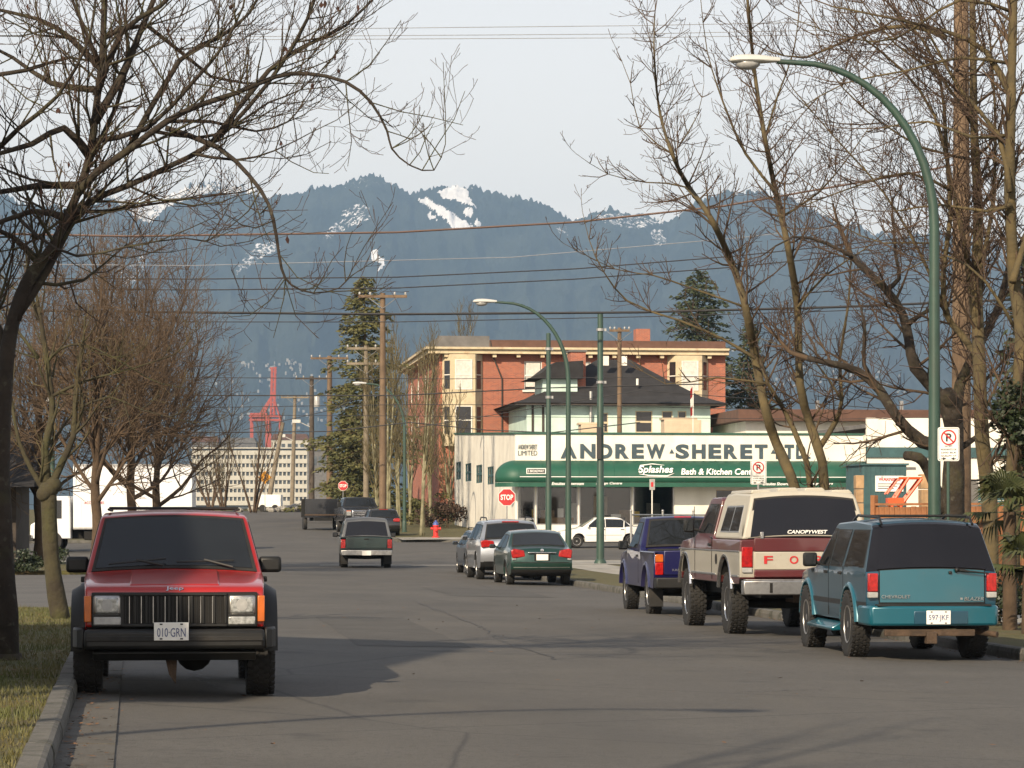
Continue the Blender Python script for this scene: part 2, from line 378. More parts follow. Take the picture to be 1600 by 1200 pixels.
for q_, (pts_) in enumerate((((.35, 26), (.2, 29), (.3, 34)), ((4.3, 33), (4.2, 38), (4.5, 44), (4.6, 58)), ((5.2, 27), (6.2, 27.6), (7.6, 27.2)), ((4.5, 52), (7.5, 53), (10, 52.6)))):
    rr_ = random.Random(q_); L_ = []; R_ = []
    for (a0, b0), (a1, b1) in zip(pts_, pts_[1:]):
        for k in range(14):
            t_ = k / 14; d_ = Vector((a1 - a0, b1 - b0)).normalized(); n_ = Vector((-d_.y, d_.x)); c_ = Vector((a0 + (a1 - a0) * t_, b0 + (b1 - b0) * t_)) + n_ * rr_.gauss(0, .035); w_ = rr_.uniform(.003, .012)
            L_.append(st(*(c_ + n_ * w_))); R_.append(st(*(c_ - n_ * w_)))
    mb = MB(); N_ = len(L_); mb.add([(p.x, p.y, gz(p.x, p.y) + .006) for p in L_ + R_], [(k, k + 1, N_ + k + 1, N_ + k) for k in range(N_ - 1)]); tag(mb.build('road_crack', 'tar', fix=False), kind='structure')
# faded stop line at the crossing
mb = MB()
a, b, c, d = st(5.0, 103.4), st(UR - .3, 103.4), st(UR - .3, 103.8), st(5.0, 103.8)
mb.add([(p.x, p.y, gz(p.x, p.y) + .006) for p in (a, b, c, d)], [(0, 1, 2, 3)]); tag(mb.build('stop_line', 'white_line'), 'faded white stop line painted across the right lane', 'road marking')
# ------------------------------------------------------------------ vehicles
def paint(name, col, metal=.0, rough=.32, dirt=(.09, .08, .065), damt=.35, coat=.8, var=.05):
    m = mat(name, col, rough, metal, var=var, scale=1.5, coat=coat)
    layer(m, dirt, 1.6, .52, .85, damt * .6); layer(m, dirt, 22, .64, .76, damt * .5)
    return m
paint('jeep_red', (.30, .008, .005), 0, .30, damt=.08, coat=.6)
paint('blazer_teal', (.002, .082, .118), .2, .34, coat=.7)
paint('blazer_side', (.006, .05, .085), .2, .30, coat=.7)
paint('ford_maroon', (.075, .009, .010), 0, .4)
paint('ford_cream', (.36, .335, .275), 0, .45, dirt=(.2, .15, .1), damt=.6)
paint('canopy_cream', (.40, .375, .31), 0, .5, dirt=(.3, .25, .18), damt=.5, coat=.2)
paint('ranger_purple', (.009, .009, .062), .2, .30, coat=.6)
paint('canopy_grey', (.10, .105, .11), .2, .4, coat=.3)
paint('civic_green', (.008, .040, .030), .4, .28)
paint('audi_silver', (.36, .38, .41), .7, .3)
paint('hatch_blue', (.05, .07, .10), .4, .28)
paint('pickup_green', (.014, .032, .030), .3, .35)
paint('far_black', (.012, .013, .016), .2, .25)
paint('car_white', (.72, .71, .67), 0, .35, damt=.2)
paint('truck_white', (.66, .67, .68), 0, .45, damt=.3, coat=.2)
mat('seat_grey', (.045, .045, .05), .8)

def arch_line(yf, yr, zs, arches, n=12):
    pts = [(yf, zs)]
    for (yc, zc, r) in arches:
        a0 = math.asin(cl((zs - zc) / r, -1, 1))
        pts += [(yc + r * math.cos(a0 + (math.pi - 2 * a0) * i / n), zc + r * math.sin(a0 + (math.pi - 2 * a0) * i / n)) for i in range(n + 1)]
    return pts + [(yr, zs)]

def make_D(W, zb, zr, top, zlow=.45, low=.97, ymax=2.2, bowf=.05, bowr=.04, crown=.03, taperf=.05, taperr=.03, ztop=None):
    """deform: tumblehome above the belt line zb, tuck below zlow, plan taper to the ends, bowed ends, crowned top"""
    def D(x, y, z):
        f = x / (W / 2); k = 1.
        if z > zb: k *= 1 - (1 - top) * cl((z - zb) / (zr - zb), 0, 1.1)
        elif z < zlow: k *= 1 - (1 - low) * cl((zlow - z) / .25, 0, 1)
        k *= 1 - taperf * cl((y - ymax * .45) / (ymax * .55), 0, 1) ** 2 - taperr * cl((-y - ymax * .45) / (ymax * .55), 0, 1) ** 2
        yy = y - (bowf if y > 0 else -bowr) * f * f * cl((abs(y) - ymax * .3) / (ymax * .4), 0, 1)
        zz = z - crown * f * f * smooth(zb - .12, zb + .05, z)
        return Vector((x * k, yy, zz))
    return D

class Car:
    def __init__(s, name, label, cat, loc, rz, W, D, group=None):
        s.W, s.D = W, D
        s.root = empty(name, loc, rz, label, cat, group)
    def body(s, prof, mats, matf=None, zs=(), ys=(), bevel=.018, name='body', W=None, angle=38):
        W = W or s.W
        bm = bmesh.new(); vv = [bm.verts.new((-W / 2, y, z)) for y, z in prof]; f = bm.faces.new(vv)
        r = bmesh.ops.extrude_face_region(bm, geom=[f]); nv = [e for e in r['geom'] if isinstance(e, bmesh.types.BMVert)]
        bmesh.ops.translate(bm, verts=nv, vec=(W, 0, 0))
        bmesh.ops.triangulate(bm, faces=[q for q in bm.faces if len(q.verts) > 4])
        def cut(co, no): bmesh.ops.bisect_plane(bm, geom=bm.verts[:] + bm.edges[:] + bm.faces[:], dist=1e-4, plane_co=co, plane_no=no)
        for z in zs: cut((0, 0, z), (0, 0, 1))
        for y in ys: cut((0, y, 0), (0, 1, 0))
        for k in (-.44, -.3, -.15, 0, .15, .3, .44): cut((k * W, 0, 0), (1, 0, 0))
        bmesh.ops.remove_doubles(bm, verts=bm.verts, dist=.0015)
        bmesh.ops.recalc_face_normals(bm, faces=bm.faces)
        for q in bm.faces:
            q.material_index = matf(q.calc_center_median(), q.normal) if matf else 0
        for q in bm.verts: q.co = s.D(q.co.x, q.co.y, q.co.z)
        me = bpy.data.meshes.new(name); bm.to_mesh(me); bm.free()
        for m_ in mats: me.materials.append(M[m_])
        me.polygons.foreach_set('use_smooth', [True] * len(me.polygons)); me.set_sharp_from_angle(angle=R(angle))
        o = bpy.data.objects.new(name, me); COL.objects.link(o); o.parent = s.root
        b = o.modifiers.new('bevel', 'BEVEL'); b.width = bevel; b.segments = 3; b.limit_method = 'ANGLE'; b.angle_limit = R(angle); b.use_clamp_overlap = False; b.harden_normals = False
        s.bodyo = o; return o
    def side(s, name, poly, mt, sg, off=.006, parent=None):
        c = [s.D(sg * s.W / 2, y, z) for y, z in poly]; n = len(c); nx = Vector((sg, 0, 0))
        mb = MB(); mb.add([p + nx * off for p in c] + [p - nx * .02 for p in c], [tuple(range(n))] + [(i, (i + 1) % n, (i + 1) % n + n, i + n) for i in range(n)])
        return mb.build(name, mt, parent or s.root)
    def window(s, poly, sg, mt='tinted_glass', frame='rubber', grow=.028):
        cy = sum(p[0] for p in poly) / len(poly); cz = sum(p[1] for p in poly) / len(poly)
        def g_(p):
            d = Vector((p[0] - cy, p[1] - cz)); d = d * (1 + grow / max(d.length, .05)); return (cy + d.x, cz + d.y)
        o = s.side('window', poly, mt, sg, .009)
        s.side('window_frame', [g_(p) for p in poly], frame, sg, .005, o)
        return o
    def end(s, name, p0, p1, fx0, fx1, mt, out, off=.008, parent=None, nx=10, nz=4, thick=.02, round_=.0):
        """pane on an end surface, p0 bottom (y,z) to p1 top; fx = half-width fraction at bottom/top; out = +1 front, -1 rear"""
        (y0, z0), (y1, z1) = p0, p1; d = Vector((y1 - y0, z1 - z0)).normalized(); nrm = Vector((0, d.y, -d.x))
        if nrm.y * out < 0: nrm = -nrm
        F_, B_ = [], []
        for j in range(nz + 1):
            t = j / nz
            e = 1 - round_ * ((abs(t - .5) * 2) ** 6)
            for i in range(nx + 1):
                q = (i / nx * 2 - 1) * (fx0 + (fx1 - fx0) * t) * e
                p = s.D(q * s.W / 2, y0 + (y1 - y0) * t, z0 + (z1 - z0) * t)
                F_.append(p + nrm * off); B_.append(p - nrm * thick)
        m_ = nx + 1; mb = MB(); N = len(F_)
        fs = [(j * m_ + i, j * m_ + i + 1, (j + 1) * m_ + i + 1, (j + 1) * m_ + i) for j in range(nz) for i in range(nx)]
        ring = list(range(m_)) + [j * m_ + nx for j in range(1, nz + 1)] + [nz * m_ + i for i in range(nx - 1, -1, -1)] + [j * m_ for j in range(nz - 1, 0, -1)]
        fs += [(ring[k], ring[k] + N, ring[(k + 1) % len(ring)] + N, ring[(k + 1) % len(ring)]) for k in range(len(ring))]
        mb.add(F_ + B_, fs)
        return mb.build(name, mt, parent or s.root, 50)
    def glass_end(s, p0, p1, fx0, fx1, out, name='windscreen', mt='tinted_glass', grow=.035):
        (y0, z0), (y1, z1) = p0, p1; d = Vector((y1 - y0, z1 - z0)); L = d.length; d /= L; g = grow
        o = s.end(name, p0, p1, fx0, fx1, mt, out, .010)
        s.end('window_frame', (y0 - d.x * g, z0 - d.y * g), (y1 + d.x * g, z1 + d.y * g), fx0 + g / s.W * 2, fx1 + g / s.W * 2, 'rubber', out, .005, o)
        return o
    def wheels(s, yf, yr, r, track, tw=.22, rim='alloy', rr=.58, style='spoke', blocks=True):
        t = MB(); h = tw / 2
        prof = [(r * rr, -h * .8), (r * .80, -h), (r * .93, -h * .96), (r * .985, -h * .8), (r, -h * .5), (r, h * .5), (r * .985, h * .8), (r * .93, h * .96), (r * .80, h), (r * rr, h * .8)]
        t.lathe(prof, 36, 0, axis='x')
        if blocks:
            for row, xo in enumerate((-h * .78, -h * .36, h * .0, h * .40, h * .80)):
                nb = 34
                for k in range(nb):
                    a = 2 * math.pi * (k + .5 * (row % 2)) / nb
                    X = Matrix.Rotation(a, 4, 'X') @ Matrix.Translation((xo, 0, r * (.993 if abs(xo) > h * .7 else 1.004))) @ Matrix.Rotation(.35 if row % 2 else -.3, 4, 'Z')
                    w2, l2 = h * .15, math.pi * r / nb * .62; t.box(-w2, w2, -l2, l2, -.012, .010, 0, X)
        rm = MB(); q = r * rr
        rm.lathe([(q, h * .78), (q * 1.0, h * .88), (q * .93, h * .86), (q * .86, h * .45), (q * .5, h * .50), (q * .34, h * .62), (q * .2, h * .66), (q * .18, h * .8), (.001, h * .82)], 28, 0, axis='x')
        rm.lathe([(q, h * .75), (q, -h * .7), (.001, -h * .7)], 20, 1, axis='x')
        nh = 8 if style == 'hole' else 5
        for k in range(nh):
            a = 2 * math.pi * k / nh; X = Matrix.Rotation(a, 4, 'X') @ Matrix.Translation((h * .47, 0, q * .66))
            if style == 'hole': rm.lathe([(q * .14, -.01), (q * .14, .012), (.001, .013)], 10, 1, X, 'x')
            else: rm.prism([(-q * .20, -q * .16), (q * .20, -q * .16), (q * .27, q * .17), (-q * .27, q * .17)], 'x', -.01, .014, 1, X)
        to = ro = None
        for y in (yf, yr):
            for sg in (1, -1):
                if to is None:
                    o = t.build('wheel', 'rubber', s.root, 40); c = rm.build('rim', [rim, 'underbody'], o, 40); to, ro = o, c
                else:
                    o = to.copy(); COL.objects.link(o); o.parent = s.root; c = ro.copy(); COL.objects.link(c); c.parent = o
                o.location = (sg * (track / 2), y, r); o.rotation_euler = (0, 0, 0 if sg > 0 else math.pi)
        MB().tube([(-track / 2, yf, r), (track / 2, yf, r)], .045, 8).build('axle', 'underbody', s.root, 60); MB().tube([(-track / 2, yr, r), (0, yr, r), (track / 2, yr, r)], [.05, .07, .05], 8).build('axle', 'underbody', s.root, 60)
    def box(s, name, mt, x0, x1, y0, y1, z0, z1, bevel=.01, parent=None): return bx(parent or s.root, name, mt, x0, x1, y0, y1, z0, z1, bevel)
    def pair(s, name, mt, x0, x1, y0, y1, z0, z1, bevel=.01):
        return [s.box(name, mt, sg * x0, sg * x1, y0, y1, z0, z1, bevel) for sg in (-1, 1)]
    def mirror(s, y, z, sg=None, mt='black_plastic', x=None, size=(.2, .08, .14)):
        for q in ((-1, 1) if sg is None else (sg,)):
            x0 = (x or s.W / 2) * q
            mb = MB(); a, b, c = size
            mb.box(x0 + q * .08 - a / 2 + q * a / 2, x0 + q * .08 + a / 2 + q * a / 2, y - b / 2, y + b / 2, z, z + c)
            o = mb.build('mirror', mt, s.root, 30, .03)
            MB().tube([(x0 - q * .05, y, z + .02), (x0 + q * .12, y, z + .05)], .022, 8).build('mirror_arm', mt, o, 60)
            bx(o, 'mirror_glass', 'tinted_glass', x0 + q * .1, x0 + q * (.06 + a), y - b / 2 - .006, y - b / 2 + .004, z + .02, z + c - .02, .01)
    def plate(s, txt, y, z, out=-1, x=0, w_=.305, tw=.25):
        p = s.box('license_plate', 'plate_white', x - w_ / 2, x + w_ / 2, y - .006, y + .006, z - .077, z + .077, .004)
        if txt:
            rot = (R(90), 0, 0) if out < 0 else (R(90), 0, R(180))
            text(txt, 'plate_blue', p, (x, y + out * .008, z - .008), rot, tw, .075, .003)
            for zz in (-.062, .062):
                for xx in (-.09, .09): bx(p, 'bolt', 'sign_black', x + xx - .012, x + xx + .012, y + out * .0095, y + out * .006, z + zz - .006, z + zz + .006)
        return p
    def seats(s, y, z0, z1, xs=(-.38, .38)):
        for x in xs: s.box('seat', 'seat_grey', x - .24, x + .24, y - .08, y + .08, z0, z1, .05)

SR = TH
def spot(px, Y): return gp(xat(px, Y), Y)
def vehicle_loc(x, y): return (x, y, gz(x, y))

# ---- red boxy off-roader, facing us
def jeep():
    W = 1.64; D = make_D(W, 1.06, 1.62, .83, zlow=.6, ymax=2.1, bowf=.05, bowr=.03, crown=.035, taperf=.04, taperr=.02)
    c = Car('offroad_car', 'red boxy off-road car facing the camera at the left kerb', 'car', vehicle_loc(-3.06, 26.65), math.pi + SR + .004, W, D)
    prof = [(-2.05, .52), (-2.1, .62), (-2.1, 1.02), (-1.92, 1.56), (-1.78, 1.61), (-.6, 1.635), (.28, 1.605), (.36, 1.58), (.93, 1.10), (1.02, 1.085), (1.55, 1.03), (1.96, .965), (2.0, .945), (2.02, .90), (2.02, .62), (1.95, .56)]
    prof += arch_line(1.9, -2.0, .50, [(1.30, .42, .46), (-1.27, .42, .46)])
    c.body(prof, ['jeep_red', 'underbody'], lambda p, n: 1 if (n.z < -.5 and p.z < .9) else 0, zs=(.6, .75, .9, 1.06, 1.25, 1.45), ys=(-1.8, -1.2, -.6, 0, .4, .93, 1.4, 1.75))
    c.box('chassis', 'underbody', -.55, .55, -1.9, 1.85, .44, .88, 0)
    c.glass_end((.915, 1.125), (.40, 1.555), .90, .90, 1)
    # side glass
    for sg in (-1, 1):
        c.window([(.78, 1.11), (.02, 1.11), (.02, 1.53), (.36, 1.53)], sg); c.window([(-.06, 1.11), (-.88, 1.11), (-.88, 1.53), (-.06, 1.53)], sg)
        c.window([(-.97, 1.11), (-1.85, 1.11), (-1.72, 1.53), (-.97, 1.53)], sg)
        for yc in (1.30, -1.27):    # fender flares
            mb = MB(); n = 14; ring = []
            for i in range(n + 1):
                a = -.15 + (math.pi + .3) * i / n
                for (rr, xo) in ((.455, .80), (.475, .915), (.50, .925), (.545, .84), (.545, .80)):
                    cz = max(.42 + rr * math.sin(a), .40); ring.append((sg * xo, yc + rr * math.cos(a) * (1.04 if cz > .7 else 1.0), cz))
            mb.add(ring, [(i * 5 + j, i * 5 + j + 1, (i + 1) * 5 + j + 1, (i + 1) * 5 + j) for i in range(n) for j in range(4)]); mb.build('fender_flare', 'black_plastic', c.root, 50)
        c.box('side_marker', 'amber_lens', sg * .735, sg * .80, 1.90, 2.018, .66, .885, .008)
        hl = c.box('headlight', 'lamp_lens', sg * .495, sg * .70, 2.01, 2.045, .735, .875, .03)
        c.box('headlight_bezel', 'dull_chrome', sg * .475, sg * .72, 1.99, 2.035, .72, .892, .03, hl)
        MB().lathe([(.001, 0), (.05, .0), (.055, -.012)], 16, 0, Matrix.Translation((sg * .597, 2.048, .805)) @ Matrix.Rotation(R(-90), 4, 'X')).build('bulb_cap', 'lamp_lens_dull', hl, 40)
        c.box('parking_light', 'lamp_lens_dull' if sg > 0 else 'lamp_lens', sg * .475, sg * .715, 2.0, 2.035, .635, .705, .01)
        c.box('hinge_bracket', 'black_plastic', sg * .80, sg * .86, .85, .95, .98, 1.03, .01)
    g_ = c.box('grille', 'black_plastic', -.735, .735, 1.97, 2.022, .615, .915, .012)
    c.box('grille_recess', 'underbody', -.45, .45, 2.015, 2.026, .645, .885, 0, g_)
    for i in range(9):
        x = -.45 + .1 * i; c.box('grille_bar', 'black_plastic', x - .013, x + .013, 2.02, 2.040, .645, .885, .006, g_)
    for i in range(26):
        x = -.44 + .035 * i; c.box('grille_fin', 'dull_chrome' if i % 3 == 0 else 'black_plastic', x - .003, x + .003, 2.022, 2.030, .65, .88, 0, g_)
    for z in (.632, .898): c.box('grille_rail', 'black_plastic', -.465, .465, 2.02, 2.040, z - .013, z + .013, .006, g_)
    b = c.box('bumper', 'black_plastic', -.80, .80, 2.02, 2.18, .43, .60, .035)
    c.box('bumper_strip', 'rubber', -.78, .78, 2.175, 2.192, .50, .545, .008, b)
    for sg in (-1, 1):
        mb = MB(); mb.prism([(sg * .80, 2.16), (sg * .80, 1.70), (sg * .905, 1.72), (sg * .90, 1.95), (sg * .86, 2.10)], 'z', .43, .615); mb.build('bumper_end', 'black_plastic', b, 30, .02)
    mb = MB(); mb.prism([(2.05, .44), (2.12, .40), (2.04, .33), (1.9, .36), (1.9, .44)], 'x', -.72, .72); mb.build('air_dam', 'black_plastic', b, 30, .01)
    c.plate('010\u00b7GRN', 2.198, .585, 1, x=.03)
    text('Jeep', 'chrome', c.root, (0, 2.004, .945), (R(60), 0, R(180)), .155, .042, .01, bold=.01)
    # bonnet
    MB().prism([(1.06, 1.06), (1.92, .95), (1.90, .984), (1.5, 1.044), (1.08, 1.092)], 'x', -.40, .40).build('bonnet_bulge', 'jeep_red', c.root, 30, .014)
    for x0, x1 in ((.10, .62), (-.55, -.02)):       # wipers
        wv = MB(); p0 = D(x0, .94, 1.11); p1 = D((x0 + x1) / 2, .88, 1.165); p2 = D(x1, .90, 1.15); k = Vector((0, .035, .02))
        wv.tube([p0 + k, p1 + k], .011, 6).tube([D(x0 - .02, .87, 1.17) + k, D(x1, .91, 1.14) + k], .008, 6); wv.build('wiper', 'black_plastic', c.root)
    for sg in (-1, 1):
        mb = MB(); mb.box(sg * .90 - .105, sg * .90 + .105, .56, .68, 1.06, 1.205); o = mb.build('mirror', 'black_plastic', c.root, 30, .03)
        MB().tube([(sg * .74, .64, 1.09), (sg * .84, .63, 1.10)], .03, 8).build('mirror_arm', 'black_plastic', o)
    MB().tube([(-.62, -1.7, 1.628), (-.62, .1, 1.632)], .013, 6).tube([(.62, -1.7, 1.628), (.62, .1, 1.632)], .013, 6).tube([(-.62, -.1, 1.645), (.62, -.1, 1.645)], .013, 6).tube([(-.62, -1.2, 1.645), (.62, -1.2, 1.645)], .013, 6).build('roof_rack', 'black_plastic', c.root, 60)
    c.seats(-.25, .8, 1.40)
    c.wheels(1.30, -1.27, .385, 1.56, .26, 'alloy', .52)
    # running gear seen under the bumper
    MB().tube([(-.62, 1.42, .34), (.5, 1.45, .40)], .022, 8).tube([(-.6, 1.5, .42), (.62, 1.5, .36)], .018, 8).build('steering_rod', 'rust', c.root, 60)
    MB().ball((-.18, 1.30, .37), .17, sc=(1, .9, 1)).build('differential', 'underbody', c.root, 60)
    mb = MB(); mb.prism([(-.03, .45), (.11, .45), (.05, .20), (-.01, .12)], 'y', 1.86, 1.90); mb.build('torn_splash_guard', 'rust', c.root, None, .004)
    for sg in (-1, 1): MB().tube([(sg * .48, 1.3, .40), (sg * .45, .55, .52)], .03, 8).tube([(sg * .5, 1.3, .42), (sg * .5, 1.3, .72)], .055, 10).build('suspension_arm', 'underbody', c.root, 60)
    return c
jeep().root.scale = (.94, 1, .975)

# ---- teal off-road wagon, seen from behind
def blazer():
    W = 1.70; D = make_D(W, 1.03, 1.60, .80, zlow=.55, low=.95, ymax=2.3, bowf=.10, bowr=.07, crown=.04, taperf=.07, taperr=.03)
    # rear axle at (4.89, 35.9)
    yr = -1.27; x0, y0 = 4.90, 35.9; a = .085
    c = Car('teal_car', 'teal off-road wagon with dark rear window and roof rack, nearest on the right', 'car', vehicle_loc(x0 + math.sin(a) * yr, y0 - math.cos(a) * yr), a, W, D)
    c.root.location.z -= .0
    prof = [(-2.22, .50), (-2.28, .62), (-2.28, .98), (-2.25, 1.04), (-2.02, 1.53), (-1.9, 1.58), (-.9, 1.61), (.1, 1.585), (.2, 1.56), (.86, 1.08), (.95, 1.05), (1.7, 1.0), (2.1, .93), (2.24, .82), (2.28, .62), (2.2, .45)]
    prof += arch_line(2.1, -2.15, .42, [(1.45, .38, .44), (yr, .38, .44)])
    def mf(p, n):
        if n.z < -.5 and p.z < .9: return 2
        if p.z > 1.03 and p.y < -1.95 and abs(n.x) < .7: return 3
        if .60 < p.z < .66 and abs(n.x) > .5: return 4
        return 1 if p.z > 1.03 else 0
    c.body(prof, ['blazer_side', 'blazer_side', 'underbody', 'smoked_glass', 'black_plastic'], mf, zs=(.5, .60, .66, .8, .92, 1.03, 1.2, 1.4), ys=(-2.1, -1.95, -1.6, -1.27, -.8, -.3, .2, .86, 1.2, 1.45, 1.9))
    c.box('chassis', 'underbody', -.55, .55, -2.05, 2.0, .36, .8, 0)
    # tailgate
    tg = c.end('tailgate', (-2.285, .66), (-2.272, 1.035), .80, .80, 'blazer_teal', -1, .014)
    c.end('tailgate_seam', (-2.29, .645), (-2.275, 1.045), .815, .815, 'underbody', -1, .004, tg)
    c.end('tailgate_window', (-2.262, 1.05), (-2.03, 1.515), .84, .86, 'smoked_glass', -1, .012)
    text('CHEVROLET', 'dull_chrome', tg, (-.47, -2.296, .725), (R(90), 0, R(-2)), .36, .036, .006)
    text('BLAZER', 'dull_chrome', tg, (.52, -2.292, .70), (R(90), 0, R(2)), .25, .040, .006, shear=.2)
    c.box('emblem', 'dull_chrome', .35, .38, -2.285, -2.27, .69, .712, 0, tg)
    c.box('tailgate_lock', 'black_plastic', .20, .24, -2.31, -2.27, .975, 1.01, .01, tg)
    MB().tube([(.33, -2.31, 1.02), (.45, -2.318, 1.005), (.88 * .8, -2.30, .985)], [.02, .012, .007], 8).ball((.30, -2.30, 1.02), .03).build('rear_wiper', 'black_plastic', c.root, 60)
    for sg in (-1, 1):
        xo = .70
        tl = c.box('tail_light', 'red_lens', sg * .69, sg * .815, -2.285, -2.13, .78, .985, .012)
        c.box('reverse_light', 'lamp_lens_dull', sg * .69, sg * .815, -2.287, -2.14, .71, .775, .01, tl)
        c.end('window', (0, 0), (0, 0), 0, 0, 'tinted_glass', 1) if False else None
        c.window([(.70, 1.09), (.02, 1.09), (.02, 1.50), (.20, 1.50)], sg); c.window([(-.06, 1.09), (-.78, 1.09), (-.88, 1.50), (-.06, 1.50)], sg)
        c.window([(-.98, 1.09), (-2.08, 1.09), (-1.93, 1.50), (-1.04, 1.50)], sg)
        for yc in (1.45, yr):
            mb = MB(); n = 14; ring = []
            for i in range(n + 1):
                q0 = .10; q = q0 + (math.pi - 2 * q0) * i / n
                for (rr, xo) in ((.432, .80), (.44, .872), (.465, .876), (.495, .852), (.50, .80)):
                    ring.append((sg * xo, yc + rr * math.cos(q), .38 + rr * math.sin(q)))
            mb.add(ring, [(i * 5 + j, i * 5 + j + 1, (i + 1) * 5 + j + 1, (i + 1) * 5 + j) for i in range(n) for j in range(4)]); mb.build('wheel_arch_trim', 'blazer_teal', c.root, 50)
        mb = MB(); mb.prism([(sg * .80, .40), (sg * .97, .33), (sg * .95, .29), (sg * .74, .30)], 'y', -.72, .92); mb.build('running_board', 'blazer_teal', c.root, 30, .015)
        for y in (.15, -.75): c.box('door_handle', 'black_plastic', sg * .845, sg * .87, y - .09, y + .09, .95, .985, .008)
        for y in (.0, -.92): c.box('door_seam', 'underbody', sg * .846, sg * .853, y - .006, y + .006, .46, 1.05, 0)
        mb = MB().tube([(sg * .58, -1.98, 1.53), (sg * .58, -1.85, 1.61), (sg * .58, -.6, 1.635), (sg * .58, -.3, 1.57)], .016, 8); mb.build('roof_rail', 'black_plastic', c.root, 60)
    for y in (-1.7, -.7): MB().tube([(-.58, y, 1.628), (.58, y, 1.628)], .014, 8).build('roof_bar', 'black_plastic', c.root, 60)
    mb = MB(); mb.prism([(-.84, -2.25), (-.80, -2.36), (-.55, -2.41), (.55, -2.41), (.80, -2.36), (.84, -2.25), (.86, -1.85), (-.86, -1.85)], 'z', .40, .625)
    b = mb.build('bumper', 'blazer_teal', c.root, 30, .03)
    c.box('bumper_step', 'black_plastic', -.72, .72, -2.39, -2.22, .618, .640, .005, b)
    c.box('plate_recess', 'blazer_side', -.27, .42, -2.416, -2.39, .415, .57, .02, b)
    c.plate('597\u00b7JKF', -2.424, .495, -1, x=.04)
    MB().box(-.62, .52, -2.36, -2.28, .285, .36).box(-.1, .03, -2.40, -2.25, .20, .33).build('tow_bar', 'rust', c.root, None, .008)
    MB().tube([(.62, -1.9, .33), (.64, -2.2, .32), (.80, -2.36, .30)], .035, 10).build('exhaust_pipe', 'rust', c.root, 60)
    c.mirror(.62, 1.02, size=(.19, .09, .17), x=.80)
    c.seats(.0, .7, 1.38); c.seats(-.9, .7, 1.3)
    c.wheels(1.45, yr, .385, 1.52, .25, 'alloy', .56)
    return c
blazer().root.scale = (.95, 1, 1.06)

def pickup(name, label, x0, y0, a, W, prof, yr, yf, r, D, mats, mf, zs, ys, tw=.25, rim='chrome', style='hole', track=None, arch=None):
    c = Car(name, label, 'pickup truck', vehicle_loc(x0 + math.sin(a) * yr, y0 - math.cos(a) * yr), a, W, D)
    c.body(prof, mats, mf, zs=zs, ys=ys)
    c.wheels(yf, yr, r, track or W - tw - .06, tw, rim, .56, style)
    return c

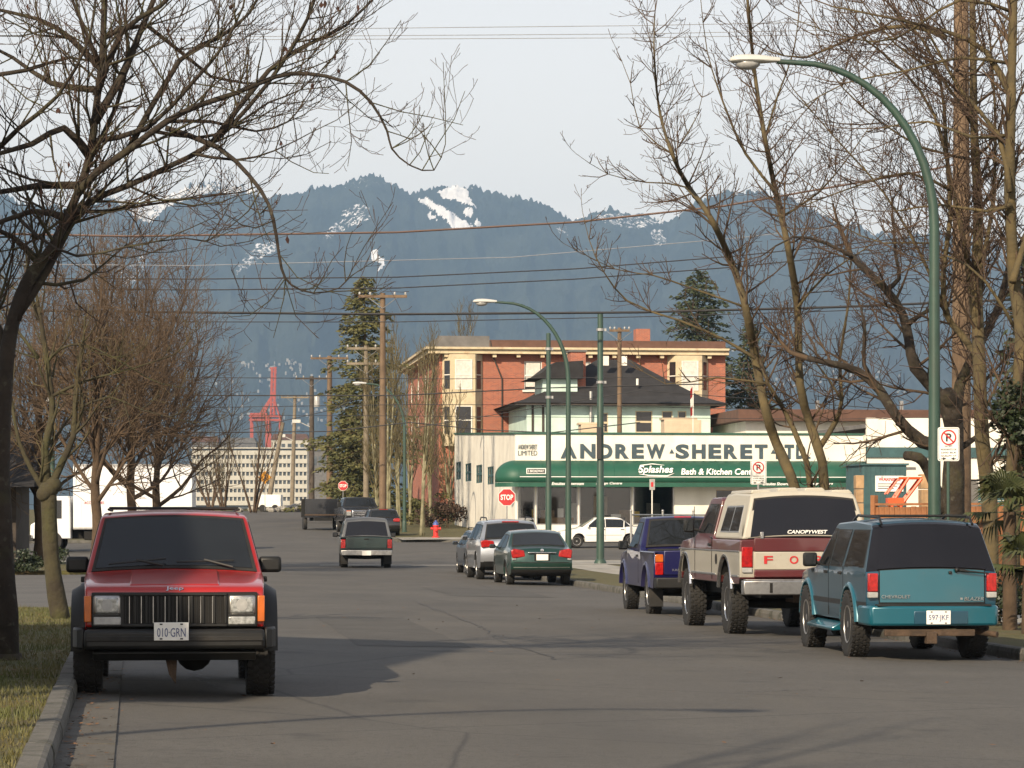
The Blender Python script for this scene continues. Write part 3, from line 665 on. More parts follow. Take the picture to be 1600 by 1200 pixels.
# ---- cream and maroon pickup with cream canopy
def ford():
    W = 1.98; z0 = .12
    D = make_D(W, 1.30, 1.95, .80, zlow=.8, low=.98, ymax=2.7, bowf=.07, bowr=.0, crown=.03, taperf=.05, taperr=.0)
    yr, yf = -1.42, 1.95
    prof = [(-2.60, .78), (-2.62, .85), (-2.62, 1.32), (-.50, 1.32), (-.46, 1.36), (-.40, 1.86), (-.30, 1.90), (.42, 1.90), (.52, 1.87), (1.02, 1.38), (1.12, 1.345), (2.3, 1.27), (2.58, 1.20), (2.64, 1.1), (2.64, .80), (2.55, .74)]
    prof += arch_line(2.5, -2.5, .70, [(yf, .55, .52), (yr, .55, .52)])
    def mf(p, n):
        if n.z < -.5 and p.z < 1.1: return 2
        if p.z > 1.14 or p.z < .80: return 0
        return 1
    c = pickup('canopy_pickup', 'cream and maroon pickup truck with a cream canopy over its bed', 4.05, 43.1, .115, W, prof, yr, yf, .42, D,
               ['ford_maroon', 'ford_cream', 'underbody'], mf, (.80, .95, 1.14, 1.32, 1.5, 1.7), (-2.2, -1.42, -.9, -.48, 0, .5, 1.1, 1.5, 1.95, 2.3), .27)
    c.box('chassis', 'underbody', -.62, .62, -2.4, 2.4, .52, 1.0, 0)
    tg = c.box('tailgate', 'ford_cream', -.78, .78, -2.65, -2.60, .90, 1.135, .012)
    c.box('tailgate_top', 'ford_maroon', -.78, .78, -2.648, -2.60, 1.14, 1.32, .012, tg)
    c.box('tailgate_foot', 'ford_maroon', -.78, .78, -2.648, -2.60, .80, .895, .012, tg)
    for i, ch in enumerate('FORD'): text(ch, 'sign_red', tg, (-.57 + .38 * i, -2.655, 1.03), (R(90), 0, 0), .13, .105, .008, bold=.02)
    for sg in (-1, 1):
        tl = c.box('tail_light', 'red_lens', sg * .80, sg * .965, -2.645, -2.55, .93, 1.20, .012)
        c.box('reverse_light', 'lamp_lens_dull', sg * .81, sg * .955, -2.65, -2.6, .86, .925, .008, tl)
        c.window([(.80, 1.41), (-.25, 1.41), (-.25, 1.80), (.42, 1.80)], sg)
        c.window([(-.33, 1.42), (-.43, 1.42), (-.39, 1.78), (-.33, 1.78)], sg)
        for yc in (yf, yr):
            mb = MB(); n = 14; ring = []
            for i in range(n + 1):
                q0 = .16; q = q0 + (math.pi - 2 * q0) * i / n
                for (rr, xo) in ((.51, .95), (.515, 1.0), (.545, 1.0), (.55, .97)): ring.append((sg * xo, yc + rr * math.cos(q), .55 + rr * math.sin(q)))
            mb.add(ring, [(i * 4 + j, i * 4 + j + 1, (i + 1) * 4 + j + 1, (i + 1) * 4 + j) for i in range(n) for j in range(3)]); mb.build('wheel_arch_trim', 'chrome', c.root, 50)
        c.box('side_moulding', 'dull_chrome', sg * .985, sg * 1.0, -.75, 1.3, .80, .825, .004); c.box('side_moulding', 'dull_chrome', sg * .985, sg * 1.0, -2.5, -2.02, .80, .825, .004)
        c.box('belt_moulding', 'dull_chrome', sg * .987, sg * 1.0, -2.58, 2.4, 1.13, 1.15, .004)
        c.box('door_seam', 'underbody', sg * .99, sg * .996, -.44, -.425, .74, 1.32, 0); c.box('door_seam', 'underbody', sg * .99, sg * .996, .98, .992, .74, 1.30, 0)
        c.box('door_handle', 'black_plastic', sg * .985, sg * 1.015, -.36, -.20, 1.19, 1.235, .008)
    MB().lathe([(.001, 0), (.07, 0), (.075, -.01)], 16, 0, Matrix.Translation((-1.0, .6 - 1.4, 1.02)) @ Matrix.Rotation(R(-90), 4, 'Y')).build('fuel_cap', 'underbody', c.root, 40)
    b = MB(); b.prism([(-.98, -2.66), (-.98, -2.86), (-.5, -2.90), (.5, -2.90), (.98, -2.86), (.98, -2.66)], 'z', .57, .76); bo = b.build('bumper', 'dull_chrome', c.root, 30, .015)
    c.box('bumper_step', 'dull_chrome', -.95, .95, -2.87, -2.68, .755, .775, .004, bo)
    for sg in (-1, 1): c.box('bumper_notch', 'underbody', sg * .56, sg * .60, -2.905, -2.88, .60, .73, 0, bo)
    # canopy
    cp = Car.__new__(Car); cp.W = 1.92; cp.root = c.root
    cp.D = make_D(1.92, 1.34, 1.98, .80, zlow=.1, ymax=2.7, bowf=0, bowr=0, crown=.05, taperf=0, taperr=0)
    cprof = [(-2.62, 1.335), (-2.45, 1.88), (-2.36, 1.955), (-1.2, 1.985), (-.62, 1.96), (-.48, 1.86), (-.50, 1.335)]
    cp.body(cprof, ['canopy_cream'], None, (1.4, 1.6, 1.8, 1.92), (-2.3, -1.6, -1.0), .035, 'canopy', 1.92)
    can = cp.bodyo
    for sg in (-1, 1): 
        w1 = cp.window([(-1.58, 1.46), (-2.22, 1.46), (-2.10, 1.78), (-1.58, 1.78)], sg, 'tinted_glass', 'alloy', .045); w2 = cp.window([(-.86, 1.46), (-1.50, 1.46), (-1.50, 1.78), (-.92, 1.78)], sg, 'tinted_glass', 'alloy', .045)
    go = cp.end('canopy_window', (-2.60, 1.36), (-2.455, 1.855), .87, .90, 'smoked_glass', -1, .014)
    cp.end('window_frame', (-2.607, 1.335), (-2.445, 1.885), .90, .935, 'rubber', -1, .006, go)
    text('CANOPYWEST', 'sign_white', go, (.02, -2.622, 1.40), (R(75), 0, 0), .60, .05, .003, shear=.25, bold=.02)
    c.box('canopy_latch', 'alloy', -.69, -.64, -2.66, -2.63, 1.31, 1.40, .006)
    for i in range(4):
        rx_ = -.60 + .40 * i; rz_ = -.05 * (rx_ / .77) ** 2 - .012; MB().prism([(rx_ - .17, 1.95 + rz_), (rx_ + .17, 1.95 + rz_), (rx_ + .11, 2.005 + rz_), (rx_ - .15, 2.0 + rz_)], 'y', -2.34, -.8).build('canopy_rib', 'canopy_cream', can, 30, .015)
    MB().tube([(-.97, 1.2, 1.30), (-1.0, .98, 1.75)], .006, 5).build('aerial', 'black_plastic', c.root)
    c.mirror(.85, 1.38, -1, 'black_plastic', .95, (.17, .07, .20)); c.mirror(.85, 1.38, 1, 'black_plastic', .95, (.17, .07, .20))
    MB().tube([(-.3, yr - .6, .62), (.3, yr + .3, .66)], .06, 10).box(-.15, .35, -2.5, -1.9, .46, .62).build('spare_carrier', 'rust', c.root, 60)
    return c
ford().root.scale = (.97, 1, 1.075)

def ranger():
    W = 1.72
    D = make_D(W, 1.04, 1.62, .80, zlow=.5, low=.96, ymax=2.4, bowf=.07, bowr=.0, crown=.03, taperf=.06, taperr=0)
    yr, yf = -1.35, 1.50
    prof = [(-2.28, .55), (-2.33, .62), (-2.33, 1.06), (-.62, 1.06), (-.55, 1.10), (-.30, 1.58), (-.2, 1.61), (.32, 1.61), (.42, 1.58), (.98, 1.10), (1.06, 1.06), (2.05, .98), (2.25, .88), (2.28, .6), (2.2, .45)]
    prof += arch_line(2.1, -2.2, .44, [(yf, .38, .43), (yr, .38, .43)])
    mf = lambda p, n: 1 if (n.z < -.5 and p.z < .9) else 0
    c = pickup('purple_pickup', 'purple compact pickup truck parked ahead of the canopy truck', 3.20, 52.3, .10, W, prof, yr, yf, .36, D, ['ranger_purple', 'underbody'], mf, (.6, .8, 1.04, 1.2, 1.4), (-2, -1.35, -.9, -.4, 0, .4, 1, 1.5, 2), .24, 'alloy', 'hole')
    c.box('chassis', 'underbody', -.55, .55, -2.1, 2.0, .38, .8, 0)
    c.box('bed_floor', 'underbody', -.72, .72, -2.25, -.66, 1.0, 1.064, 0)
    tg = c.box('tailgate', 'ranger_purple', -.68, .68, -2.36, -2.31, .66, 1.05, .015)
    text('RANGER', 'dull_chrome', tg, (-.38, -2.366, .74), (R(90), 0, 0), .30, .035, .004)
    b = MB(); b.prism([(-.86, -2.34), (-.84, -2.50), (.84, -2.50), (.86, -2.34)], 'z', .45, .62); b.build('bumper', 'black_plastic', c.root, 30, .02)
    c.glass_end((-.555, 1.14), (-.335, 1.54), .84, .86, -1, 'rear_window')
    c.box('brake_light', 'red_lens', -.16, .16, -.29, -.24, 1.565, 1.60, .005)
    for sg in (-1, 1):
        tl = c.box('tail_light', 'red_lens', sg * .69, sg * .835, -2.355, -2.26, .66, .86, .012); c.box('turn_signal', 'amber_lens', sg * .69, sg * .835, -2.355, -2.26, .865, .99, .012, tl)
        c.window([(.80, 1.12), (-.18, 1.12), (-.18, 1.52), (.36, 1.52)], sg)
        c.box('door_seam', 'underbody', sg * .855, sg * .862, -.42, -.41, .5, 1.05, 0); c.box('door_handle', 'black_plastic', sg * .85, sg * .875, -.34, -.2, .93, .965, .006)
        for yc in (yf, yr):
            mb = MB(); n = 12; ring = []
            for i in range(n + 1):
                q0 = .16; q = q0 + (math.pi - 2 * q0) * i / n
                for (rr, xo) in ((.422, .80), (.43, .885), (.455, .887), (.50, .85)): ring.append((sg * xo, yc + rr * math.cos(q), .38 + rr * math.sin(q)))
            mb.add(ring, [(i * 4 + j, i * 4 + j + 1, (i + 1) * 4 + j + 1, (i + 1) * 4 + j) for i in range(n) for j in range(3)]); mb.build('fender_flare', 'ranger_purple', c.root, 50)
        c.box('mud_flap', 'rubber', sg * .60, sg * .86, yr - .42, yr - .40, .14, .50, .004)
    c.mirror(.66, 1.04, None, 'black_plastic', .82, (.18, .08, .15)); c.seats(-.1, .7, 1.42); return c
ranger().root.scale = (.97, 1, 1.09)

def saloon(name, label, cat, x0, y0, a, W, prof, yr, yf, r, D, m_, zs, ys, ends=(), sides=(), group=None, tw=.2, rimst='spoke'):
    c = Car(name, label, cat, vehicle_loc(x0 + math.sin(a) * yr, y0 - math.cos(a) * yr), a, W, D, group)
    c.body(prof, [m_, 'underbody'], lambda p, n: 1 if (n.z < -.5 and p.z < .8) else 0, zs, ys, .022, angle=45)
    c.box('chassis', 'underbody', -W / 2 + .26, W / 2 - .26, prof[0][0] + .25, -prof[0][0] - .25, .24, .7, 0)
    for (p0, p1, f0, f1, out, nm) in ends: c.glass_end(p0, p1, f0, f1, out, nm)
    for poly in sides:
        for sg in (-1, 1): c.window(poly, sg)
    c.wheels(yf, yr, r, W - tw - .05, tw, 'alloy', .62, rimst, blocks=False)
    return c

def civic():
    W = 1.69; D = make_D(W, .92, 1.42, .74, zlow=.4, low=.94, ymax=2.2, bowf=.14, bowr=.13, crown=.045, taperf=.09, taperr=.07)
    yr, yf = -1.28, 1.34
    prof = [(-2.08, .30), (-2.2, .42), (-2.21, .62), (-2.14, .90), (-2.08, .965), (-1.68, 1.0), (-1.55, 1.02), (-.88, 1.36), (-.65, 1.41), (-.1, 1.44), (.25, 1.41), (.40, 1.37), (1.15, .97), (1.3, .93), (1.95, .78), (2.15, .62), (2.2, .45), (2.15, .30)]
    prof += arch_line(2.0, -1.95, .26, [(yf, .31, .35), (yr, .31, .35)])
    c = saloon('green_saloon', 'dark green saloon car seen from behind, last of the row before the crossing', 'car', .66, 75.9, .12, W, prof, yr, yf, .305, D, 'civic_green', (.42, .62, .80, .92, 1.1, 1.28), (-2, -1.6, -1.28, -.9, -.3, .3, .8, 1.2, 1.6, 2),
               [((-1.50, 1.045), (-.93, 1.335), .84, .86, -1, 'rear_window'), ((1.10, 1.0), (.46, 1.335), .88, .88, 1, 'windscreen')],
               [[(.82, 1.0), (-.12, .99), (-.12, 1.34), (.30, 1.34)], [(-.2, .99), (-1.15, 1.02), (-.80, 1.31), (-.2, 1.345)]])
    for sg in (-1, 1):
        mb = MB(); mb.prism([(sg * .42, .74), (sg * .76, .70), (sg * .79, .90), (sg * .70, .945), (sg * .46, .90)], 'y', -2.14, -1.9); tl = mb.build('tail_light', 'red_lens', c.root, 30, .02)
        c.box('reverse_light', 'lamp_lens', sg * .66, sg * .76, -2.135, -2.0, .655, .70, .01, tl)
    bt = c.box('boot_trim', 'chrome', -.36, .36, -2.215, -2.16, .83, .858, .008)
    c.box('plate_recess', 'underbody', -.20, .20, -2.205, -2.15, .63, .82, .01)
    c.plate('', -2.222, .725)
    MB().lathe([(.035, 0), (.045, .008), (.03, .012)], 16, 0, Matrix.Translation((0, -2.17, .90)) @ Matrix.Rotation(R(90), 4, 'X')).build('emblem', 'chrome', c.root, 40)
    c.end('bumper_seam', (-2.216, .585), (-2.213, .60), .9, .9, 'underbody', -1, .004)
    c.end('bumper_strip', (-2.212, .46), (-2.214, .475), .92, .92, 'dull_chrome', -1, .005)
    c.mirror(.75, .93, None, 'civic_green', .78, (.16, .08, .11)); c.seats(-1.0, .7, 1.16, (-.4, .4))
    c.box('brake_light', 'red_lens', -.1, .1, -1.42, -1.34, 1.03, 1.07, .005)
civic()

def estate(name, label, x0, y0, a, m_, lights='red_lens', dark=False):
    W = 1.74; D = make_D(W, .95, 1.50, .76, zlow=.4, low=.95, ymax=2.3, bowf=.15, bowr=.12, crown=.045, taperf=.09, taperr=.06)
    yr, yf = -1.32, 1.33
    prof = [(-2.15, .32), (-2.26, .45), (-2.27, .66), (-2.22, .95), (-2.14, 1.02), (-1.80, 1.40), (-1.68, 1.45), (-.6, 1.50), (.2, 1.47), (.36, 1.43), (1.15, 1.02), (1.3, .98), (2.0, .82), (2.22, .65), (2.25, .46), (2.2, .32)]
    prof += arch_line(2.05, -2.0, .28, [(yf, .33, .37), (yr, .33, .37)])
    c = saloon(name, label, 'car', x0, y0, a, W, prof, yr, yf, .33, D, m_, (.45, .66, .82, .95, 1.1, 1.3), (-2.1, -1.7, -1.32, -.9, -.3, .3, .8, 1.2, 1.7, 2.05),
               [((-2.13, 1.05), (-1.84, 1.375), .84, .86, -1, 'rear_window'), ((1.10, 1.05), (.42, 1.39), .88, .88, 1, 'windscreen')],
               [[(.85, 1.04), (-.05, 1.03), (-.05, 1.40), (.30, 1.40)], [(-.13, 1.03), (-.98, 1.03), (-.98, 1.40), (-.13, 1.41)], [(-1.06, 1.03), (-1.92, 1.06), (-1.72, 1.37), (-1.06, 1.40)]])
    for sg in (-1, 1):
        mb = MB(); mb.prism([(sg * .46, .82), (sg * .80, .80), (sg * .82, .96), (sg * .70, .985), (sg * .48, .96)], 'y', -2.235, -1.95); mb.build('tail_light', lights, c.root, 30, .02)
        MB().tube([(sg * .60, -1.65, 1.46), (sg * .60, -1.45, 1.525), (sg * .60, -.1, 1.54), (sg * .60, .15, 1.47)], .016, 8).build('roof_rail', 'black_plastic', c.root, 60)
        c.box('door_handle', m_, sg * .865, sg * .885, -.2, -.02, .88, .91, .006)
    c.plate('', -2.28, .76); c.box('brake_light', 'red_lens', -.22, .22, -1.80, -1.74, 1.415, 1.44, .005)
    c.end('bumper_panel', (-2.20, .34), (-2.27, .46), .86, .9, 'black_plastic', -1, .01)
    c.mirror(.75, .96, None, m_, .80, (.17, .09, .12)); c.seats(0, .7, 1.25)
    return c
estate('silver_estate', 'silver estate car with roof rails parked ahead of the green saloon', -.10, 82.6, .115, 'audi_silver').root.scale = (1.07, 1, 1.14)
estate('blue_hatchback', 'dark blue-grey car mostly hidden in front of the silver estate', -.62, 90.2, .115, 'hatch_blue').root.scale = (.96, 1, .94)

# ---- green compact pickup driving away, canopy on
def green_truck():
    W = 1.74; D = make_D(W, 1.02, 1.70, .80, zlow=.5, low=.96, ymax=2.4, bowf=.07, bowr=0, crown=.03, taperf=.06, taperr=0)
    yr, yf = -1.35, 1.50
    prof = [(-2.30, .56), (-2.34, .62), (-2.34, 1.04), (-.62, 1.04), (-.55, 1.10), (-.30, 1.55), (-.2, 1.58), (.32, 1.58), (.42, 1.55), (.98, 1.08), (1.06, 1.04), (2.05, .96), (2.25, .86), (2.28, .6), (2.2, .45)]
    prof += arch_line(2.1, -2.2, .46, [(yf, .36, .42), (yr, .36, .42)])
    c = pickup('green_pickup', 'dark green pickup truck with canopy driving away, red tail lights', -4.92, 99.0, .075, W, prof, yr, yf, .35, D, ['pickup_green', 'underbody'], lambda p, n: 1 if (n.z < -.5 and p.z < .9) else 0, (.6, .8, 1.02, 1.2, 1.4), (-2, -1.35, -.6, 0, .5, 1, 1.5, 2), .24, 'alloy')
    c.box('chassis', 'underbody', -.5, .5, -2.1, 2.0, .40, .8, 0)
    tg = c.box('tailgate', 'pickup_green', -.68, .68, -2.365, -2.32, .66, 1.02, .015); c.box('tailgate_handle', 'underbody', -.08, .08, -2.37, -2.36, .94, .98, .004, tg)
    b = MB(); b.prism([(-.86, -2.34), (-.84, -2.52), (.84, -2.52), (.86, -2.34)], 'z', .42, .60); b.build('bumper', 'dull_chrome', c.root, 30, .02)
    c.plate('', -2.53, .50)
    for sg in (-1, 1):
        c.box('tail_light', 'red_lens', sg * .70, sg * .85, -2.36, -2.25, .66, .95, .012); c.window([(.80, 1.10), (-.18, 1.10), (-.18, 1.49), (.36, 1.49)], sg)
        c.box('mud_flap', 'rubber', sg * .60, sg * .86, yr - .40, yr - .38, .12, .48, .004)
    cp = Car.__new__(Car); cp.W = 1.68; cp.root = c.root; cp.D = make_D(1.68, 1.06, 1.72, .80, zlow=.1, ymax=2.4, bowf=0, bowr=0, crown=.05, taperf=0, taperr=0)
    cp.body([(-2.33, 1.05), (-2.18, 1.60), (-2.08, 1.675), (-1.2, 1.70), (-.55, 1.68), (-.48, 1.62), (-.55, 1.05)], ['canopy_grey'], None, (1.2, 1.4, 1.6), (-1.6, -1), .03, 'canopy', 1.68)
    go = cp.end('canopy_window', (-2.31, 1.09), (-2.19, 1.56), .86, .88, 'smoked_glass', -1, .014)
    for sg in (-1, 1): cp.window([(-.8, 1.18), (-2.0, 1.18), (-1.9, 1.5), (-.86, 1.5)], sg)
    c.mirror(.66, 1.02, None, 'black_plastic', .82, (.18, .08, .15))
    MB().ball((0, -1.9, .42), .22, sc=(1.4, .6, .5)).build('spare_wheel', 'underbody', c.root, 60)
green_truck()

# ---- white saloon on the avenue, heading left
def white_car():
    W = 1.66; D = make_D(W, .90, 1.40, .76, zlow=.4, low=.95, ymax=2.15, bowf=.14, bowr=.12, crown=.04, taperf=.09, taperr=.07)
    yr, yf = -1.22, 1.24
    prof = [(-2.0, .30), (-2.12, .42), (-2.14, .66), (-2.06, .90), (-1.98, .95), (-1.5, .97), (-1.40, .99), (-.82, 1.34), (-.6, 1.39), (0, 1.40), (.30, 1.37), (.42, 1.33), (1.05, .95), (1.2, .90), (1.95, .74), (2.1, .60), (2.14, .45), (2.1, .30)]
    prof += arch_line(1.95, -1.9, .26, [(yf, .30, .34), (yr, .30, .34)])
    Y = 133.; x = xat(940, Y)
    c = saloon('white_saloon', 'white saloon car crossing on the avenue in front of the shop', 'car', x - 0, Y, math.pi / 2 + TH, W, prof, yr, yf, .295, D, 'car_white', (.42, .60, .78, .90, 1.1, 1.28), (-1.9, -1.5, -1.22, -.8, -.2, .3, .8, 1.24, 1.7),
               [((-1.36, 1.02), (-.87, 1.31), .84, .86, -1, 'rear_window'), ((1.0, .98), (.47, 1.30), .88, .88, 1, 'windscreen')],
               [[(.80, .97), (-.02, .96), (-.02, 1.31), (.34, 1.31)], [(-.1, .96), (-.88, .96), (-.92, 1.25), (-.78, 1.30), (-.1, 1.32)], [(-.98, .98), (-1.28, 1.0), (-1.0, 1.22)]])
    c.root.location = gp(x, Y)
    for sg in (-1, 1):
        c.box('side_moulding', 'lamp_head_paint', sg * .825, sg * .842, -.82, .82, .55, .59, .004)
        for y in (-.06, -.95): c.box('door_seam', 'underbody', sg * .828, sg * .834, y - .006, y + .006, .36, .94, 0)
        c.box('headlight', 'lamp_lens', sg * .42, sg * .76, 1.98, 2.1, .58, .70, .02); c.box('tail_light', 'red_lens', sg * .45, sg * .78, -2.12, -1.95, .66, .84, .02)
        for y in (.12, -.75): c.box('door_handle', 'black_plastic', sg * .825, sg * .85, y - .16, y, .80, .83, .005)
    c.mirror(.75, .90, None, 'car_white', .76, (.15, .09, .11)); c.seats(-.1, .6, 1.2); c.seats(-.95, .6, 1.15)
    MB().box(-.55, .55, -.35, .25, 1.42, 1.47).build('roof_carrier', 'black_plastic', c.root, 30, .02)
white_car()

# ---- parked black hatchback beyond the crossing
b_ = estate('black_hatchback', 'black hatchback parked beyond the crossing at the right kerb', xat(598, 150.), 150., .12, 'far_black')

# ---- dark pickup coming towards us with a trailer
def far_pickup():
    W = 2.0; D = make_D(W, 1.30, 1.95, .80, zlow=.8, low=.98, ymax=2.8, bowf=.1, bowr=0, crown=.03, taperf=.05, taperr=0)
    yr, yf = -1.75, 1.95
    prof = [(-2.95, .78), (-2.98, .85), (-2.98, 1.35), (-1.15, 1.35), (-1.1, 1.38), (-.98, 1.90), (-.85, 1.95), (.42, 1.95), (.52, 1.92), (1.05, 1.40), (1.15, 1.36), (2.4, 1.26), (2.72, 1.18), (2.78, 1.1), (2.78, .72), (2.7, .62)]
    prof += arch_line(2.6, -2.8, .62, [(yf, .48, .50), (yr, .48, .50)])
    Y = 160.; x = xat(556, Y); a = math.pi + .17
    c = Car('dark_pickup', 'dark full-size pickup truck approaching with chrome grille and trailer', 'pickup truck', gp(x, Y + 2.2), a, W, D)
    c.body(prof, ['far_black', 'underbody'], lambda p, n: 1 if (n.z < -.5 and p.z < 1) else 0, (.8, 1, 1.3, 1.5, 1.7), (-2.3, -1.75, -1.1, 0, .5, 1.1, 1.95, 2.4))
    c.box('chassis', 'underbody', -.6, .6, -2.6, 2.5, .5, 1.0, 0)
    c.glass_end((1.02, 1.43), (.57, 1.885), .90, .88, 1)
    for sg in (-1, 1):
        c.window([(.85, 1.42), (-.05, 1.42), (-.05, 1.85), (.45, 1.85)], sg); c.window([(-.13, 1.42), (-.9, 1.42), (-.86, 1.85), (-.13, 1.85)], sg)
        c.box('headlight', 'lamp_lens', sg * .70, sg * .95, 2.70, 2.82, .92, 1.16, .02); c.box('turn_signal', 'amber_lens', sg * .70, sg * .95, 2.70, 2.80, 1.10, 1.20, .01)
    c.box('grille', 'chrome', -.66, .66, 2.74, 2.83, .84, 1.20, .03)
    for i in range(3): c.box('grille_slot', 'underbody', -.58, .58, 2.825, 2.836, .89 + .1 * i, .95 + .1 * i, .004)
    c.box('bumper', 'chrome', -1.0, 1.0, 2.76, 2.98, .50, .74, .03); c.mirror(.9, 1.38, None, 'black_plastic', .95, (.22, .1, .28))
    c.wheels(yf, yr, .42, 1.70, .27, 'alloy', .55, 'hole', blocks=False)
    # trailer
    t = empty('dump_trailer', gp(xat(500, 169.5), 169.5), math.pi + .14, 'black high-sided dump trailer behind the dark pickup', 'trailer')
    mb = MB().box(-.95, -.88, -1.6, 1.6, .75, 1.75).box(.88, .95, -1.6, 1.6, .75, 1.75).box(-.88, .88, 1.53, 1.6, .75, 1.75).box(-.88, .88, -1.6, -1.53, .75, 1.75).box(-.95, .95, -1.6, 1.6, .68, .76); mb.build('bed', 'far_black', t, None, .01)
    for y in (-1.2, -.4, .4, 1.2):
        for sg in (-1, 1): bx(t, 'stake', 'underbody', sg * .95, sg * 1.0, y - .04, y + .04, .70, 1.76)
    bx(t, 'side_rail', 'rust', -1.0, 1.0, 1.58, 1.64, .80, .88); bx(t, 'frame', 'underbody', -.5, .5, -1.5, 2.6, .5, .68)
    wh = None
    for y in (-.45, .4):
        for sg in (-1, 1):
            mbw = MB().lathe([(.2, -.1), (.33, -.1), (.36, -.06), (.36, .06), (.33, .1), (.2, .1), (.001, .06)], 24, 0, axis='x')
            if wh is None: wh = mbw.build('wheel', 'rubber', t, 40)
            else: q = wh.copy(); COL.objects.link(q); q.parent = t; wh = q
            wh.location = (sg * .88, y, .36); wh.rotation_euler = (0, 0, 0 if sg > 0 else math.pi)
far_pickup()

# ---- white box truck on the avenue, heading left
def box_truck():
    Y = 127.; xl, xr = xat(52, Y), xat(303, Y); L = xr - xl
    t = empty('box_truck', gp((xl + xr) / 2, Y), TH * .3, 'white box truck on the avenue behind the bare trees', 'truck')
    x0, x1 = -L / 2, L / 2
    bo = MB().box(x0 + 1.85, x1, -1.1, 1.1, .98, 3.75).build('cargo_box', 'truck_white', t, 30, .03)
    for z in (1.0, 3.70): bx(bo, 'edge_rail', 'alloy', x0 + 1.85, x1, -1.118, -1.10, z - .04, z + .04)
    for i in range(9):
        x = x0 + 2.2 + i * .62
        if x < x1 - .1: bx(bo, 'rivet_seam', 'truck_white', x - .012, x + .012, -1.112, -1.10, 1.05, 3.65)
    text('ACCESSORIES', 'sign_red', bo, (x0 + 2.75, -1.125, 2.1), (R(90), 0, 0), .85, .11, .004)
    cab = [(x0, .55), (x0 + .02, 1.15), (x0 + .35, 1.35), (x0 + .75, 2.25), (x0 + 1.0, 2.38), (x0 + 1.70, 2.38), (x0 + 1.75, .55)]
    MB().prism(cab, 'y', -1.0, 1.0).build('cab', 'truck_white', t, 30, .05)
    mb = MB().prism([(x0 + .52, 1.42), (x0 + .86, 2.2), (x0 + 1.35, 2.2), (x0 + 1.35, 1.42)], 'y', -1.012, -.99); mb.build('window', 'tinted_glass', t)
    mb = MB().prism([(x0 + .52, 1.42), (x0 + .86, 2.2), (x0 + 1.35, 2.2), (x0 + 1.35, 1.42)], 'y', .99, 1.012); mb.build('window', 'tinted_glass', t)
    mb = MB().add([(x0 + .36, -.85, 1.42), (x0 + .36, .85, 1.42), (x0 + .70, .82, 2.2), (x0 + .70, -.82, 2.2)], [(0, 1, 2, 3)]); mb.build('windscreen', 'tinted_glass', t)
    bx(t, 'mirror', 'black_plastic', x0 + .5, x0 + .6, -1.25, -1.05, 1.5, 1.95, .02); bx(t, 'bumper', 'black_plastic', x0 - .1, x0 + .15, -1.0, 1.0, .45, .72, .02)
    bx(t, 'chassis', 'underbody', x0 + .2, x1 - .1, -.45, .45, .55, .98); bx(t, 'fuel_tank', 'underbody', x0 + 2.3, x0 + 3.4, -.98, -.45, .5, .9, .04)
    for x, dbl in ((x0 + .95, 0), (x1 - 1.6, 1)):
        for sg in (-1, 1):
            o = MB().lathe([(.25, -.13), (.40, -.14), (.44, -.09), (.44, .09), (.40, .14), (.25, .13), (.001, .08)], 28, 0, axis='x').build('wheel', 'rubber', t, 40)
            o.location = (x, sg * .9, .44); o.rotation_euler = (0, 0, sg * math.pi / 2)
box_truck()
# ------------------------------------------------------------------ buildings
mat('stucco_white', (.72, .69, .60), .9, var=.10, scale=.5, bump=.15, bscale=20)
layer(M['stucco_white'], (.42, .38, .30), .9, .52, .78, .45, stretch=(1, 1, .25))
mat('stucco_side', (.66, .63, .55), .9, var=.12, scale=.5, bump=.15, bscale=20)
layer(M['stucco_side'], (.44, .40, .33), .7, .55, .8, .4, stretch=(1, 1, .25))
mat('teal_trim', (.035, .085, .09), .7, var=.2, scale=2)
mat('dark_green_trim', (.02, .075, .05), .6, var=.2, scale=2)
mat('awning_green', (.010, .075, .045), .55, var=.15, scale=1.2)
layer(M['awning_green'], (.03, .10, .07), 1.5, .55, .8, .5)
mat('letter_teal', (.04, .065, .08), .6, var=.2, scale=3)
mat('letter_white', (.80, .80, .76), .5, var=.05)
mat('brick_red', (.36, .095, .045), .9, var=.2, scale=1.2, bump=.2, bscale=15)
def brickify(m):
    n = m.node_tree; b = n.nodes['Principled BSDF']; src = b.inputs['Base Color'].links[0].from_socket
    tc = n.nodes.new('ShaderNodeTexCoord'); sx = n.nodes.new('ShaderNodeSeparateXYZ'); n.links.new(tc.outputs['Object'], sx.inputs[0])
    ad = n.nodes.new('ShaderNodeMath'); n.links.new(sx.outputs[0], ad.inputs[0]); n.links.new(sx.outputs[1], ad.inputs[1])
    cb = n.nodes.new('ShaderNodeCombineXYZ'); n.links.new(ad.outputs[0], cb.inputs[0]); n.links.new(sx.outputs[2], cb.inputs[1])
    t = n.nodes.new('ShaderNodeTexBrick'); n.links.new(cb.outputs[0], t.inputs['Vector']); t.inputs['Scale'].default_value = 1
    t.inputs['Brick Width'].default_value = .22; t.inputs['Row Height'].default_value = .075; t.inputs['Mortar Size'].default_value = .008
    t.inputs['Color2'].default_value = (.24, .065, .04, 1); t.inputs['Mortar'].default_value = (.30, .22, .17, 1)
    n.links.new(src, t.inputs['Color1']); n.links.new(t.outputs['Color'], b.inputs['Base Color'])
brickify(M['brick_red'])
mat('cream_paint', (.50, .42, .28), .8, var=.15, scale=1.5)
layer(M['cream_paint'], (.32, .17, .08), 2.5, .58, .72, .5)
mat('white_trim', (.66, .64, .58), .7, var=.1, scale=3)
mat('mint_paint', (.48, .61, .55), .85, var=.12, scale=1, bump=.1)
mat('shingle_dark', (.020, .019, .020), .95, var=.3, scale=1.5, bump=.5, bscale=25)
